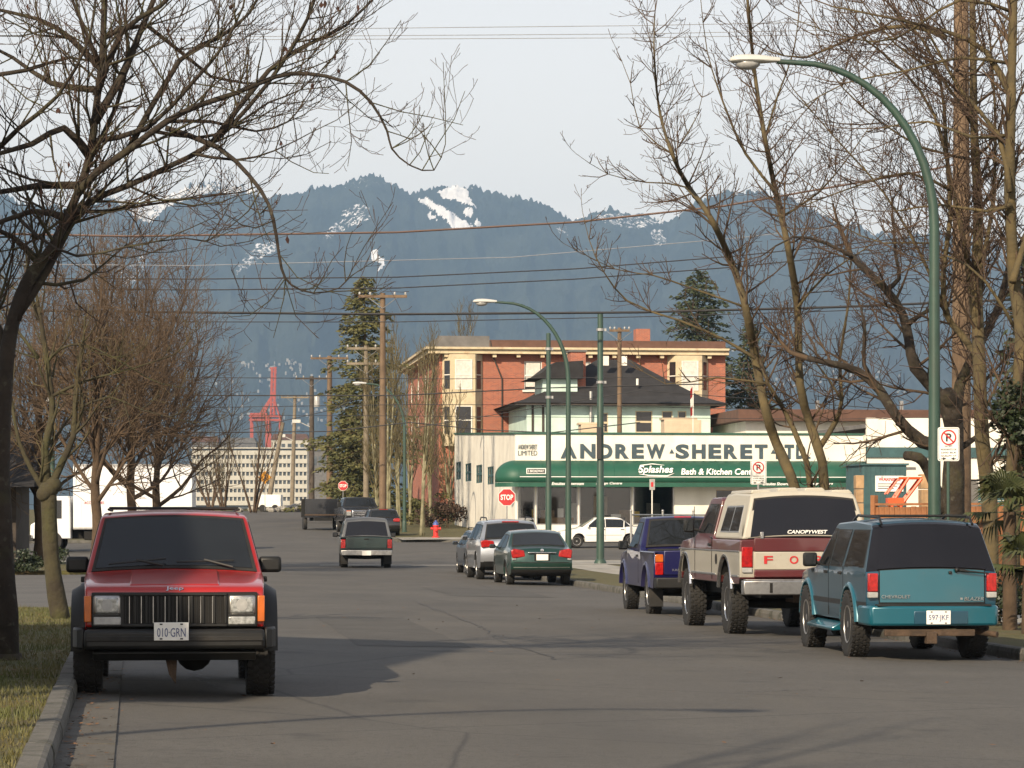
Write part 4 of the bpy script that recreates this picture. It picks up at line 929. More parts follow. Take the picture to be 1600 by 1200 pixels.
mat('roof_grey', (.12, .115, .11), .9, var=.25, scale=1)
mat('roof_brown', (.10, .052, .036), .9, var=.2, scale=1.5)
mat('tan_metal', (.50, .40, .28), .6, var=.1, scale=2)
mat('fence_wood', (.24, .10, .04), .85, var=.3, scale=2, bump=.3, bscale=15)
mat('dark_wood', (.05, .04, .033), .9, var=.3)
mat('orange_steel', (.72, .09, .02), .45, var=.12)
mat('cardboard', (.33, .21, .11), .9, var=.25)
mat('office_white', (.44, .42, .36), .9, var=.08, scale=.3)
mat('office_glass', (.06, .07, .075), .3, var=.5, scale=.4)
mat('crane_red', (.34, .05, .025), .6, var=.1, scale=.05)
mat('curtain', (.55, .53, .48), .9, var=.15, scale=6)
mat('yellow_plastic', (.75, .50, .04), .5); mat('white_plastic', (.7, .7, .67), .5)
mat('hydrant_red', (.52, .025, .018), .45, var=.15, scale=6); mat('hydrant_blue', (.05, .08, .25), .5)
mat('flag_red', (.30, .015, .015), .8)

def frame_at(name, u, v, label, cat, z=None, rz=TH, group=None):
    p = st(u, v); return empty(name, (p.x, p.y, gz(p.x, p.y) if z is None else z), rz, label, cat, group)
def facade(root, name, mt, x0, x1, z0, z1, y, th, holes, axis='y', sgn=1):
    """wall slab with rectangular openings: cells between the cut lines, built in (x,z) at depth y..y+th (or along y when axis='x')"""
    xs_ = sorted({x0, x1, *[h[0] for h in holes], *[h[1] for h in holes]}); zs_ = sorted({z0, z1, *[h[2] for h in holes], *[h[3] for h in holes]})
    mb = MB()
    inh = lambda a, b: any(h[0] < a < h[1] and h[2] < b < h[3] for h in holes)
    nx_, nz_ = len(xs_) - 1, len(zs_) - 1
    solid = [[not inh((xs_[i] + xs_[i + 1]) / 2, (zs_[j] + zs_[j + 1]) / 2) for j in range(nz_)] for i in range(nx_)]
    def P(a, d, z): return (a, d, z) if axis == 'y' else (d, a, z)
    for i in range(nx_):
        for j in range(nz_):
            if not solid[i][j]: continue
            a0, a1, b0, b1 = xs_[i], xs_[i + 1], zs_[j], zs_[j + 1]
            for d in (y, y + th): mb.add([P(a0, d, b0), P(a1, d, b0), P(a1, d, b1), P(a0, d, b1)], [(0, 1, 2, 3)])
            for (di, dj, q) in ((-1, 0, (a0, a0, b0, b1)), (1, 0, (a1, a1, b0, b1)), (0, -1, (a0, a1, b0, b0)), (0, 1, (a0, a1, b1, b1))):
                ii, jj = i + di, j + dj
                if 0 <= ii < nx_ and 0 <= jj < nz_ and solid[ii][jj]: continue
                mb.add([P(q[0], y, q[2]), P(q[1], y, q[3]), P(q[1], y + th, q[3]), P(q[0], y + th, q[2])], [(0, 1, 2, 3)])
    bm = None
    return mb.build(name, mt, root)
def sash(root, x0, x1, z0, z1, y, glass='house_glass', frame='white_trim', axis='y', bars=(1, 1), curtain=False, out=-1, fw=.06):
    """window in an opening: glass pane and a frame with glazing bars"""
    w_ = empty('window', (0, 0, 0)); w_.parent = root
    def B(nm, mt, a0, a1, d0, d1, b0, b1):
        return bx(w_, nm, mt, a0, a1, d0, d1, b0, b1) if axis == 'y' else bx(w_, nm, mt, d0, d1, a0, a1, b0, b1)
    B('pane', glass, x0, x1, y + .07, y + .085, z0, z1)
    for k in range(bars[0] + 1): 
        c = x0 + (x1 - x0) * k / bars[0]; B('frame', frame, max(c - fw / 2, x0), min(c + fw / 2, x1), y + .02, y + .066, z0, z1)
    for k in range(bars[1] + 1):
        c = z0 + (z1 - z0) * k / bars[1]; B('frame', frame, x0 + fw / 2, x1 - fw / 2, y + .024, y + .068, max(c - fw / 2, z0), min(c + fw / 2, z1))
    if curtain: B('curtain', 'curtain', x0 + .1, x1 - .1, y + .066, y + .0695, z0 + (z1 - z0) * .1, z1 - .05)
    return w_

# ---- the bath and kitchen shop
VF = vs(xat(805, 146.), 146.); UF = us(xat(805, 146.), 146.)
def shop():
    t = frame_at('shop_building', UF, VF, 'long white shop with green awning and lettered parapet facing the avenue', 'building')
    L, Dp = 17.6, 32; zt = 5.25; hz = 2.82
    holes = [(.12, 1.0, .1, hz), (1.06, 3.15, .75, hz), (3.21, 5.85, .75, hz), (5.91, 8.0, .75, hz), (10.1, 12.4, 1.1, 2.5)]
    facade(t, 'wall', 'stucco_white', 0, L, -.5, zt, 0, .3, holes)
    # left flank climbs with the street
    mb = MB(); n = 1
    wins = [(10., 13.2, 2.9, 3.85), (15.9, 19.3, 3.05, 4.05), (21.9, 25.5, 3.22, 4.25), (28., 31.2, 3.4, 4.46)]
    fl = facade(t, 'flank_wall', 'stucco_side', .3, Dp, -.5, zt, 0, .3, wins, axis='x')
    sl_ = MB(); sl_.prism([(.3, zt), (Dp, zt), (Dp, zt + .9)], 'x', 0.0, .3); sl_.build('flank_parapet', 'stucco_side', t)
    for (a0, a1, b0, b1) in wins: sash(t, a0, a1, b0, b1, 0, 'house_glass', 'teal_trim', 'x', (2, 2), fw=.12)
    bx(t, 'back_wall', 'stucco_side', .3, L, Dp - .3, Dp, -.5, zt); bx(t, 'right_wall', 'stucco_side', L - .3, L, .3, Dp - .3, -.5, zt); bx(t, 'roof', 'roof_grey', .3, L - .3, .3, Dp - .3, zt - .35, zt - .2)
    bx(t, 'coping', 'dark_green_trim', -.06, L + .06, -.06, .36, zt, zt + .10); 
    cp = MB(); cp.add([(-.06, .36, zt + .0), (.36, .36, zt), (.36, Dp, zt + .90), (-.06, Dp, zt + .90), (-.06, .36, zt + .11), (.36, .36, zt + .11), (.36, Dp, zt + 1.0), (-.06, Dp, zt + 1.0)], [(0, 1, 2, 3), (4, 5, 6, 7), (0, 1, 5, 4), (1, 2, 6, 5), (2, 3, 7, 6), (3, 0, 4, 7)]); cp.build('flank_coping', 'dark_green_trim', t)
    # storefront glazing
    for i, (a0, a1, b0, b1) in enumerate(holes):
        if i == 4: sash(t, a0, a1, b0, b1, .02, 'house_glass', 'tan_metal', bars=(2, 1)); continue
        g_ = empty('shop_window' if i else 'door', (0, 0, 0)); g_.parent = t
        bx(g_, 'pane', 'shop_glass', a0 + .05, a1 - .05, .14, .155, b0 + .05, b1 - .05)
        for c in (a0, a1 - .06): bx(g_, 'frame', 'alloy', c, c + .06, .08, .2, b0, b1)
        for c in (b0, b1 - .06): bx(g_, 'frame', 'alloy', a0 + .06, a1 - .06, .085, .195, c, c + .06)
        if not i: bx(g_, 'rail', 'alloy', a0 + .06, a1 - .06, .09, .19, 1.0, 1.1)
    inn = empty('interior', (0, 0, 0)); inn.parent = t
    bx(inn, 'back_partition', 'dark_wood', .4, 10, 5.0, 5.1, -.3, 4.2); bx(inn, 'floor', 'dark_wood', .4, 10, .35, 5.0, -.1, .0); bx(inn, 'ceiling', 'roof_grey', .4, 10, .35, 5.0, 3.2, 3.3); bx(inn, 'side_partition', 'cardboard', 9.9, 10, .35, 5, 0, 3.2)
    for k, (a0, a1, m__) in enumerate(((1.3, 3.0, 'cardboard'), (3.4, 5.6, 'dark_wood'), (6.0, 7.9, 'cardboard'))): bx(inn, 'display_ledge', m__, a0, a1, .55, 1.15, 0, 1.12, .01)
    for k in range(5): bx(inn, 'display_panel', ('cardboard', 'white_plastic', 'tan_metal', 'cardboard', 'concrete')[k], 1.6 + 1.35 * k, 2.3 + 1.35 * k, 2.6 + .3 * (k % 2), 2.7 + .3 * (k % 2), .0, 1.5 + .35 * (k % 3), .01)
    # awning: rounded front, quarter-round left end
    aw = MB(); zb, zt2, pr = 2.85, 3.95, 1.35; nA = 10; prof = [(-pr, zb), (-pr, zb + .28)] + [(-pr * math.cos(q), zb + .28 + (zt2 - zb - .28) * math.sin(q)) for q in [R(90) * i / nA for i in range(1, nA + 1)]]
    rows = []
    for k in range(9):      # left end swings round from the flank to the front
        q = R(90) * k / 8; rows.append([(-.75 + 0 + (-d) * 0 + (.75 + 0) - abs(d) * math.cos(q) * .75, -abs(d) * math.sin(q), z) for d, z in prof])
    for x in [L * .1 * i for i in range(0, 11)]: rows.append([(x + .02, d, z) for d, z in prof])
    m_ = len(prof)
    aw.add([p for r_ in rows for p in r_], [(i * m_ + j, i * m_ + j + 1, (i + 1) * m_ + j + 1, (i + 1) * m_ + j) for i in range(len(rows) - 1) for j in range(m_ - 1)])
    o = aw.build('awning', 'awning_green', t, 40)
    s_ = o.modifiers.new('thick', 'SOLIDIFY'); s_.thickness = .03; s_.offset = -1
    val = MB(); val.add([(p[0], p[1], p[2] - .01) for r_ in rows for p in (r_[0],)] + [(r_[0][0], r_[0][1] * 1.0, zb - .22) for r_ in rows], [(i, i + 1, len(rows) + i + 1, len(rows) + i) for i in range(len(rows) - 1)])
    for k in range(1, 11):
        x = L * .1 * k - .5; MB().tube([(x, d * 1.006, z + .004) for d, z in prof], .012, 5).build('fabric_seam', 'awning_green', o)
    vo = val.build('valance', 'awning_green', o); s2 = vo.modifiers.new('thick', 'SOLIDIFY'); s2.thickness = .02
    bx(o, 'end_panel', 'awning_green', L + .02, L + .05, -pr, -.02, zb - .2, zt2 - .25)
    MB().tube([(-.6, -.55, zb + .26), (.1, -pr - .015, zb + .27), (L, -pr - .015, zb + .27)], .02, 6).build('seam', 'letter_white', o)
    # lettering
    X90 = (R(90), 0, 0); yy = -.02
    x = 2.25
    for k, (ch, wd) in enumerate(zip('ANDREW\u00b7SHERET\u00b7LTD.', (1.0, .95, .85, .85, .75, 1.15, .35, .85, .85, .8, .85, .75, .8, .3, .45, .6, .6, .2))):
        zc = 4.42
        if ch == '\u00b7': MB().prism([(x + .05, zc - .1), (x + .17, zc + .12), (x + .29, zc - .1)], 'y', -.03, -.002).build('letter', 'letter_teal', t)
        else: text(ch, 'letter_teal', t, (x + wd * .42, yy, zc if ch != '.' else zc - .3), X90, wd * .80, .72 if ch != '.' else .1, .04, name='letter', bold=.045)
        x += wd * .98
    for i, row in enumerate(('ANDREW SHERET', 'LIMITED')): 
        text(row, 'letter_teal', t, (.62, yy, 4.62 - .3 * i), X90, .95, .24, .02, name='letter')
    text('Splashes', 'letter_white', t, (6.85, -pr * .91 - .07, zb + .60), (R(62), 0, 0), 1.75, .52, .02, shear=.3, bold=.02)
    MB().tube([(6.0, -pr * 1.0 - .02, zb + .42), (6.5, -pr * 1.02, zb + .34), (7.4, -pr * 1.02, zb + .32), (7.75, -pr * 1.0 - .02, zb + .45)], [.01, .03, .03, .01], 6).tube([(6.0, -pr * .94, zb + .62), (6.1, -pr * .83, zb + .84), (6.7, -pr * .78, zb + .92), (7.3, -pr * .82, zb + .86)], [.02, .03, .03, .01], 6).build('swash', 'letter_white', t)
    text('Bath & Kitchen Centre', 'letter_white', t, (10.05, -pr * .935 - .06, zb + .54), (R(66), 0, 0), 3.9, .34, .02, shear=.2, bold=.02)
    text('Ensuites Showroom', 'letter_white', t, (2.45, -pr - .02, zb - .06), X90, 1.6, .15, .01, shear=.25, bold=.02); text('Design Centre', 'letter_white', t, (4.5, -pr - .02, zb - .06), X90, 1.3, .15, .01, shear=.25, bold=.02)
    text('Ensuites Showroom', 'letter_white', t, (13.0, -pr - .02, zb - .06), X90, 1.6, .15, .01, shear=.25, bold=.02); text('Design Centre', 'letter_white', t, (15.1, -pr - .02, zb - .06), X90, 1.3, .15, .01, shear=.25, bold=.02)
    # roof plant
    for (a0, a1, y_, h_) in ((8.0, 9.9, 3, .75), (4.0, 5.2, 5, .55)):
        p = t.matrix_basis @ Vector((0, 0, 0)); 
        r_ = empty('roof_unit', t.location + Vector((a0 * CT - y_ * ST, a0 * ST + y_ * CT, zt - .2)), TH, 'tan metal roof unit on the shop, %s' % ('the larger one beside the flag' if h_ > .6 else 'the smaller one near the green poles'), 'roof unit')
        bx(r_, 'casing', 'tan_metal', 0, a1 - a0, 0, 1.2, 0, h_ + .3, .03); bx(r_, 'panel', 'tan_metal', (a1 - a0) * .45, (a1 - a0) * .95, -.015, 0, .1, h_ + .1, .01); bx(r_, 'lid', 'tan_metal', -.1, (a1 - a0) * .9, .1, 1.1, h_ + .3, h_ + .42, .02)
    return t
shop()
def flag():
    p = at(1083, 672, 147.5); t = empty('flag', (p.x, p.y, 5.6), 0, 'limp red and white flag on a short white pole above the shop', 'flag')
    MB().tube([(0, 0, 0), (0, 0, 2.75)], .03, 8).ball((0, 0, 2.77), .05).build('pole', 'white_trim', t, 60)
    for i, (a, b, m_) in enumerate(((2.2, 2.7, 'flag_red'), (1.75, 2.2, 'sign_white'), (1.3, 1.75, 'flag_red'))):
        mb = MB(); n = 6; vv = []
        for k in range(n + 1):
            q = k / n; vv += [(-.02 - .12 * q, .05 * math.sin(q * 9), b - .18 * q), (-.02 - .11 * q, .05 * math.sin(q * 9 + .5), a - .18 * q)]
        mb.add(vv, [(2 * k, 2 * k + 1, 2 * k + 3, 2 * k + 2) for k in range(n)]); mb.build('cloth', m_, t)
flag()
# ---- goods in the shop window
for (px, w_, h_, m_, nm, lab, cat) in ((838, .22, .4, 'yellow_plastic', 'yellow_box', 'small yellow box on the ledge in the shop window by the door', 'box'), (1000, .35, .3, 'yellow_plastic', 'lime_box', 'yellow carton on the ledge in the right-hand shop window', 'box'), (968, .5, .16, 'white_plastic', 'white_tray', 'low white tray on the ledge in the middle shop window', 'tray'), (880, .3, .45, 'white_plastic', 'white_canister', 'white canister on the ledge in the shop window behind the poles', 'canister')):
    xl = (px - 805) / 31.5; p = st(UF + xl, VF + .85); p0 = st(UF, VF); z0 = gz(p0.x, p0.y) + 1.125
    o = MB().box(-w_ / 2, w_ / 2, -.1, .1, 0, h_).box(-w_ / 2 + .03, w_ / 2 - .03, -.115, -.1, .04, h_ - .04).build(nm, m_, None, None, .01); o.location = (p.x, p.y, z0); tag(o, lab, cat)

# ---- annexe to the right, with teal band and roller doors
def annexe():
    p = st(UF + 17.9, VF + .4); t = empty('annexe_building', (p.x, p.y, gz(p.x, p.y)), TH, 'low white commercial building with teal band right of the green awning', 'building')
    z0 = -.6; L = 16
    holes = [(5.2, 8.2, 0, 2.6), (9.4, 12.4, 0, 2.6)]
    facade(t, 'wall', 'stucco_white', 0, L, z0, 6.1, 0, .3, holes); bx(t, 'roof', 'roof_grey', 0, L, .3, 12, 5.6, 5.8); bx(t, 'right_wall', 'stucco_white', L - .3, L, .3, 12, z0, 5.5)
    bx(t, 'teal_band', 'teal_trim', -.05, L, -.12, 0, 4.10, 4.62, .02)
    for (a0, a1, b0, b1) in holes:
        d = empty('roller_door', (0, 0, 0)); d.parent = t
        for k in range(8): bx(d, 'slat', 'teal_trim', a0, a1, .1, .14 + .01 * (k % 2), b0 + .325 * k, b0 + .325 * (k + 1) - .02)
        bx(d, 'lintel', 'white_trim', a0 - .3, a1 + .3, -.05, 0, b1 + .05, b1 + .3)
        for k in range(4): bx(d, 'notice', 'sign_white', a0 + .5 + .55 * k, a0 + .8 + .55 * k, .08, .098, 1.3 + .2 * (k % 2), 1.55 + .2 * (k % 2))
    for k in range(3): bx(t, 'vent', 'roof_grey', 2.0 + 5 * k, 2.5 + 5 * k, -.04, 0, 3.5, 3.62)
annexe()
def long_roof():
    p = at(1165, 700, 178); t = empty('long_building', (p.x, p.y, gz(p.x, p.y)), TH, 'long white building with red-brown flat roof edge behind the annexe', 'building')
    L = 22; h0 = at(0, 690, 178).z - t.location.z - 3; h = at(0, 640, 178).z - t.location.z
    holes = [(4.5 + 4.2 * k, 5.9 + 4.2 * k, h - 2.6, h - 1.3) for k in range(4)]
    facade(t, 'wall', 'stucco_white', 0, L, -.5, h - .7, 0, .3, holes)
    for q in holes: sash(t, *q, .05, 'house_glass', 'cream_paint', bars=(2, 1), curtain=True)
    bx(t, 'roof', 'roof_brown', -.6, L + .6, -.9, 12, h - .7, h, .03); bx(t, 'end_wall', 'stucco_white', 0, .3, .3, 11, -.5, h - .7)
    for k in range(3): bx(t, 'vent_pipe', 'galvanised', 5 + 5.3 * k, 5.2 + 5.3 * k, 3, 3.2, h, h + .7)
long_roof()

# ---- mint house with a dark hipped roof
def house():
    Y = 183.; p = at(968, 700, Y); t = empty('mint_house', (p.x, p.y, gz(p.x, p.y)), TH, 'mint green house with steep dark shingle roof and brick chimney', 'house')
    Z = lambda py: at(0, py, Y).z - t.location.z; X = lambda px: (px - 968) / FPX * Y
    ze, zp = Z(634), Z(556); x0, x1 = X(822), X(1112)
    holes = [(X(993), X(1020), Z(676), Z(642)), (X(1035), X(1052), Z(676), Z(642)), (X(1060), X(1074), Z(676), Z(642)), (X(940), X(950), Z(676), Z(645))]
    facade(t, 'wall', 'mint_paint', x0, x1, -.5, ze, 0, .25, holes)
    for q in holes: sash(t, *q, .0, 'house_glass', 'cream_paint', bars=(1, 2), fw=.12)
    bx(t, 'flank_wall', 'mint_paint', x0, x0 + .25, .25, 10, -.5, ze); bx(t, 'flank_wall', 'mint_paint', x1 - .25, x1, .25, 10, -.5, ze)
    for x in (x0 + .3, x0 + .95): bx(t, 'corner_board', 'dark_wood', x, x + .14, -.05, 0, Z(680), ze)
    bx(t, 'soffit', 'dark_wood', x0 - .8, x1 + .8, -.9, 10.8, ze, ze + .12)
    mb = MB(); ex0, ex1, ey0, ey1 = X(797), X(1136), -1.0, 11; zm = ze + .13; r0, r1 = X(950), X(1003)
    def ring(k): return None
    # bell-cast hip: eaves, a flatter skirt, then the steep part to the ridge
    lv = [(0, 0), (.28, .17), (.62, .55), (1, 1)]; rows = []
    for a, h_ in lv:
        l, r_ = ex0 + (r0 - ex0) * a, ex1 + (r1 - ex1) * a; f, b = ey0 + 5.5 * a, ey1 - 5.5 * a; z = zm + (zp - zm) * h_
        rows.append([(l, f, z), (r_, f, z), (r_, b, z), (l, b, z)])
    mb.add([q for r_ in rows for q in r_], [(i * 4 + j, i * 4 + (j + 1) % 4, (i + 1) * 4 + (j + 1) % 4, (i + 1) * 4 + j) for i in range(3) for j in range(4)] + [(12, 13, 14, 15), (3, 2, 1, 0)])
    rf = mb.build('roof', 'shingle_dark', t)
    # front left dormer with a flared cap
    dx0, dx1 = X(868), X(905); dz = Z(590); bx(rf, 'dormer_wall', 'mint_paint', X(850), dx1, 1.0, 5, Z(620), dz)
    MB().prism([(X(828), dz - .05), (X(845), dz + .25), (X(868), Z(566)), (dx1 + .3, Z(563)), (dx1 + .3, dz - .05)], 'y', .5, 5.5).build('dormer_roof', 'shingle_dark', rf)
    ch = bx(t, 'chimney', 'brick_red', X(896), X(920), 1.5, 3.0, Z(622), Z(548)); bx(ch, 'chimney_cap', 'roof_grey', X(894), X(922), 1.4, 3.1, Z(548), Z(545))
    for px in (955, 984): bx(rf, 'skylight', 'white_trim', X(px) - .2, X(px) + .2, 2.4, 2.6, Z(568), Z(553))
    for (px, py) in ((1001, 590), (1095, 618)): MB().tube([(X(px), 1.2, Z(py + 12)), (X(px), 1.2, Z(py))], .08, 8).build('vent_pipe', 'white_trim', rf)
    MB().tube([(X(922), -.2, Z(690)), (X(922), -.2, Z(612))], .10, 8).build('flue', 'galvanised', t)
house()

# ---- three-storey brick apartment block
def brick_block():
    Y = 192.; p = at(686, 700, Y); t = empty('brick_building', (p.x, p.y, gz(p.x, p.y)), TH, 'three-storey red brick apartment block with cream cornice and bay windows', 'building')
    Z = lambda py: at(0, py, Y).z - t.location.z; X = lambda px: (px - 686) / FPX * Y
    L = X(1140); zc = Z(553); zt = Z(527); dp = 26
    wz = [(Z(608), Z(564)), (Z(678), Z(636)), (Z(745), Z(705))]
    holes = [(X(820), X(848), a, b) for a, b in wz] + [(X(900), X(925), a, b) for a, b in wz]
    facade(t, 'wall', 'brick_red', 0, L, -.5, zc, 0, .3, holes)
    for q in holes: 
        sash(t, *q, .02, 'house_glass', 'white_trim', bars=(1, 2), curtain=True, fw=.10); bx(t, 'sill', 'white_trim', q[0] - .12, q[1] + .12, -.12, 0, q[2] - .16, q[2])
    fh = [(4 + 6 * k, 5.4 + 6 * k, a, b) for k in range(4) for a, b in wz[:2]]
    facade(t, 'flank_wall', 'brick_red', .3, dp, -.5, zc, 0, .3, fh, axis='x')
    for q in fh: sash(t, *q, .02, 'house_glass', 'white_trim', 'x', (1, 2), fw=.1)
    bx(t, 'right_wall', 'brick_red', L - .3, L, .3, dp, -.5, zc); bx(t, 'back_wall', 'brick_red', .3, L - .3, dp - .3, dp, -.5, zc)
    # bays
    for (a0, a1) in ((X(691), X(754)), (X(1047), X(1112))):
        b = empty('bay_window', (0, 0, 0)); b.parent = t; w3 = (a1 - a0); d = .9; zb0 = Z(790) if a0 < 2 else Z(690)
        fr = [(a0 + .55, -d), (a1 - .55, -d)]
        MB().prism([(a0, 0), (a0 + .55, -d), (a1 - .55, -d), (a1, 0)], 'z', Z(697), zc - .05).build('bay_wall', 'cream_paint', b)
        for a, bz in wz[:2]:
            c = (a0 + a1) / 2; bx(b, 'pane', 'curtain' if bz > 9 else 'house_glass', c - .48, c + .48, -d - .02, -d, a, bz); 
            for (q0, q1) in ((c - .56, c - .48), (c + .48, c + .56)): bx(b, 'frame', 'white_trim', q0, q1, -d - .05, -d, a - .06, bz + .06)
            for (q0, q1) in ((a - .06, a), ((a + bz) / 2 - .03, (a + bz) / 2 + .03), (bz, bz + .06)): bx(b, 'frame', 'white_trim', c - .48, c + .48, -d - .048, -d, q0, q1)
            for sg in (-1, 1):   # canted side lights
                cx = c + sg * (w3 / 2 - .30); Xm = Matrix.Translation((cx, -d / 2, 0)) @ Matrix.Rotation(sg * math.atan2(d, .55), 4, 'Z')
                MB().box(-.30, .30, -.03, .0, a, bz, 0, Xm).build('pane', 'house_glass', b); MB().box(-.30, .30, -.04, .0, (a + bz) / 2 - .03, (a + bz) / 2 + .03, 0, Xm).build('frame', 'white_trim', b)
    # cornice with brackets, parapet
    co = MB().box(-.75, L + .1, -.75, 0, zc, zc + .28).box(-.75, 0, 0, dp, zc, zc + .28).box(-.95, L + .1, -.95, .0, zc + .28, zc + .42).box(-.95, 0, 0, dp, zc + .28, zc + .42).build('cornice', 'cream_paint', t)
    for k in range(12): bx(co, 'bracket', 'cream_paint', .3 + k * L / 12, .55 + k * L / 12, -.6, -.02, zc - .22, zc)
    for k in range(8): bx(co, 'bracket', 'cream_paint', -.6, -.02, .8 + 3.1 * k, 1.05 + 3.1 * k, zc - .22, zc)
    bx(t, 'parapet', 'roof_grey', -.1, X(765), -.1, .25, zc + .42, zt + .1); bx(t, 'parapet', 'roof_brown', X(765), L, -.1, .25, zc + .42, zt - .15); bx(t, 'flank_parapet', 'roof_grey', -.1, .25, .25, dp, zc + .42, zt); bx(t, 'roof', 'roof_grey', .25, L, .25, dp, zc, zc + .3)
    ch = bx(t, 'chimney', 'brick_red', X(1020), X(1043), 6, 7.2, zt - .5, Z(502)); MB().tube([(X(766), -.12, zt - .2), (X(772), -.1, Z(560)), (X(785), -.06, Z(592)), (X(785), -.06, 0)], .05, 6).build('drain_pipe', 'dark_wood', t)
brick_block()

# ---- pale office block far down the hill
def office():
    Y = 1200.; p = at(408, 800, Y); t = empty('office_building', (p.x, p.y, -8), 0, 'pale six-storey office block far down the street with dark window bands', 'building')
    s_ = FPX / Y; Z = lambda py: (HY - py) / s_ + CAMH + 8; X = lambda px: (px - 408) / s_
    x0, x1 = X(300), X(512); zt = Z(699); bx(t, 'core', 'office_glass', x0 + .5, x1 - .5, 1.0, 18, 0, zt - .6)
    rows = [787 - 13.1 * k for k in range(7)]
    for k, py in enumerate(rows):
        b0 = Z(py + 2.5); b1 = Z(py - 4.5); sp = bx(t, 'spandrel', 'office_white', x0, x1, 0, 18, b0, b1)
        if k < 6:
            for i in range(34):
                x = x0 + (x1 - x0) * i / 33
                bx(sp, 'mullion', 'office_white', x - .28, x + .28, .3, 1.0, b1, b1 + Z(0) - Z(6.1))
    bx(t, 'roof_edge', 'office_white', x0 - .3, x1 + .3, -.3, 18.3, zt - .5, zt)
office()
for i, (px0, px1, py0, py1, Y, mw, mr, lab) in enumerate(((424, 482, 678, 696, 1500, 'office_white', 'roof_brown', 'pale low building with rust red roof beyond the office block'), (345, 400, 684, 700, 1650, 'roof_grey', 'roof_grey', 'beige block showing above the office roof, left of the crane foot'), (480, 520, 690, 760, 1000, 'roof_grey', 'roof_grey', 'dark grey building right of the pale office block'), (300, 342, 682, 700, 1550, 'roof_grey', 'roof_brown', 'small grey building at the left end above the office block'))):
    a = at(px0, py0, Y); b = at(px1, py1, Y); t = empty('distant_building', (a.x, Y, -8), 0, lab, 'building'); wd = b.x - a.x; h = a.z + 8
    bx(t, 'wall', mw, 0, wd, 0, 14, 0, h - 3); MB().prism([(-.5, h - 3), (wd * .06, h), (wd * .94, h), (wd + .5, h - 3)], 'y', -.5, 14.5).build('roof', mr, t)
    for k in range(5): bx(t, 'window', 'office_glass', wd * (.1 + .17 * k), wd * (.2 + .17 * k), -.15, 0, h - 8, h - 5)

# ---- container crane at the harbour
def crane():
    Y = 2100.; s_ = FPX / Y; t = empty('harbour_crane', (at(418, 0, Y).x, Y, -8), 0, 'red container crane with raised boom at the distant harbour', 'crane')
    X = lambda px: (px - 418) / s_; Z = lambda py: (HY - py) / s_ + CAMH + 8
    def bar(nm, pts, r, par=t): return MB().tube(pts, r * .62, 4).build(nm, 'crane_red', par)
    for px in (392, 416, 420, 437):
        for y in (0, 14): bar('leg', [(X(px), y, 0), (X(px), y, Z(650))], 1.3)
    for z in (650, 656): bar('beam', [(X(389), 0, Z(z)), (X(439), 0, Z(z))], 1.5); bar('beam', [(X(389), 14, Z(z)), (X(439), 14, Z(z))], 1.5)
    bx(t, 'machinery_house', 'crane_red', X(390), X(417), 2, 12, Z(658), Z(645), .3)
    for y in (3, 11): bar('boom', [(X(422), y, Z(650)), (X(424), y, Z(575))], 1.2); bar('boom', [(X(427), y, Z(650)), (X(429), y, Z(575))], 1.2); bar('mast', [(X(410), y, Z(648)), (X(422), y, Z(622))], 1.0); bar('mast', [(X(437), y, Z(655)), (X(424), y, Z(612))], .9); bar('stay', [(X(405), y, Z(646)), (X(424), y, Z(618))], .6)
    for k in range(9): bar('boom_lattice', [(X(422 + .2 * k), 3, Z(648 - 8 * k)), (X(428 + .2 * k), 3, Z(642 - 8 * k))], .6)
    bar('boom_head', [(X(421), 3, Z(575)), (X(432), 3, Z(574))], 1.2)
crane()

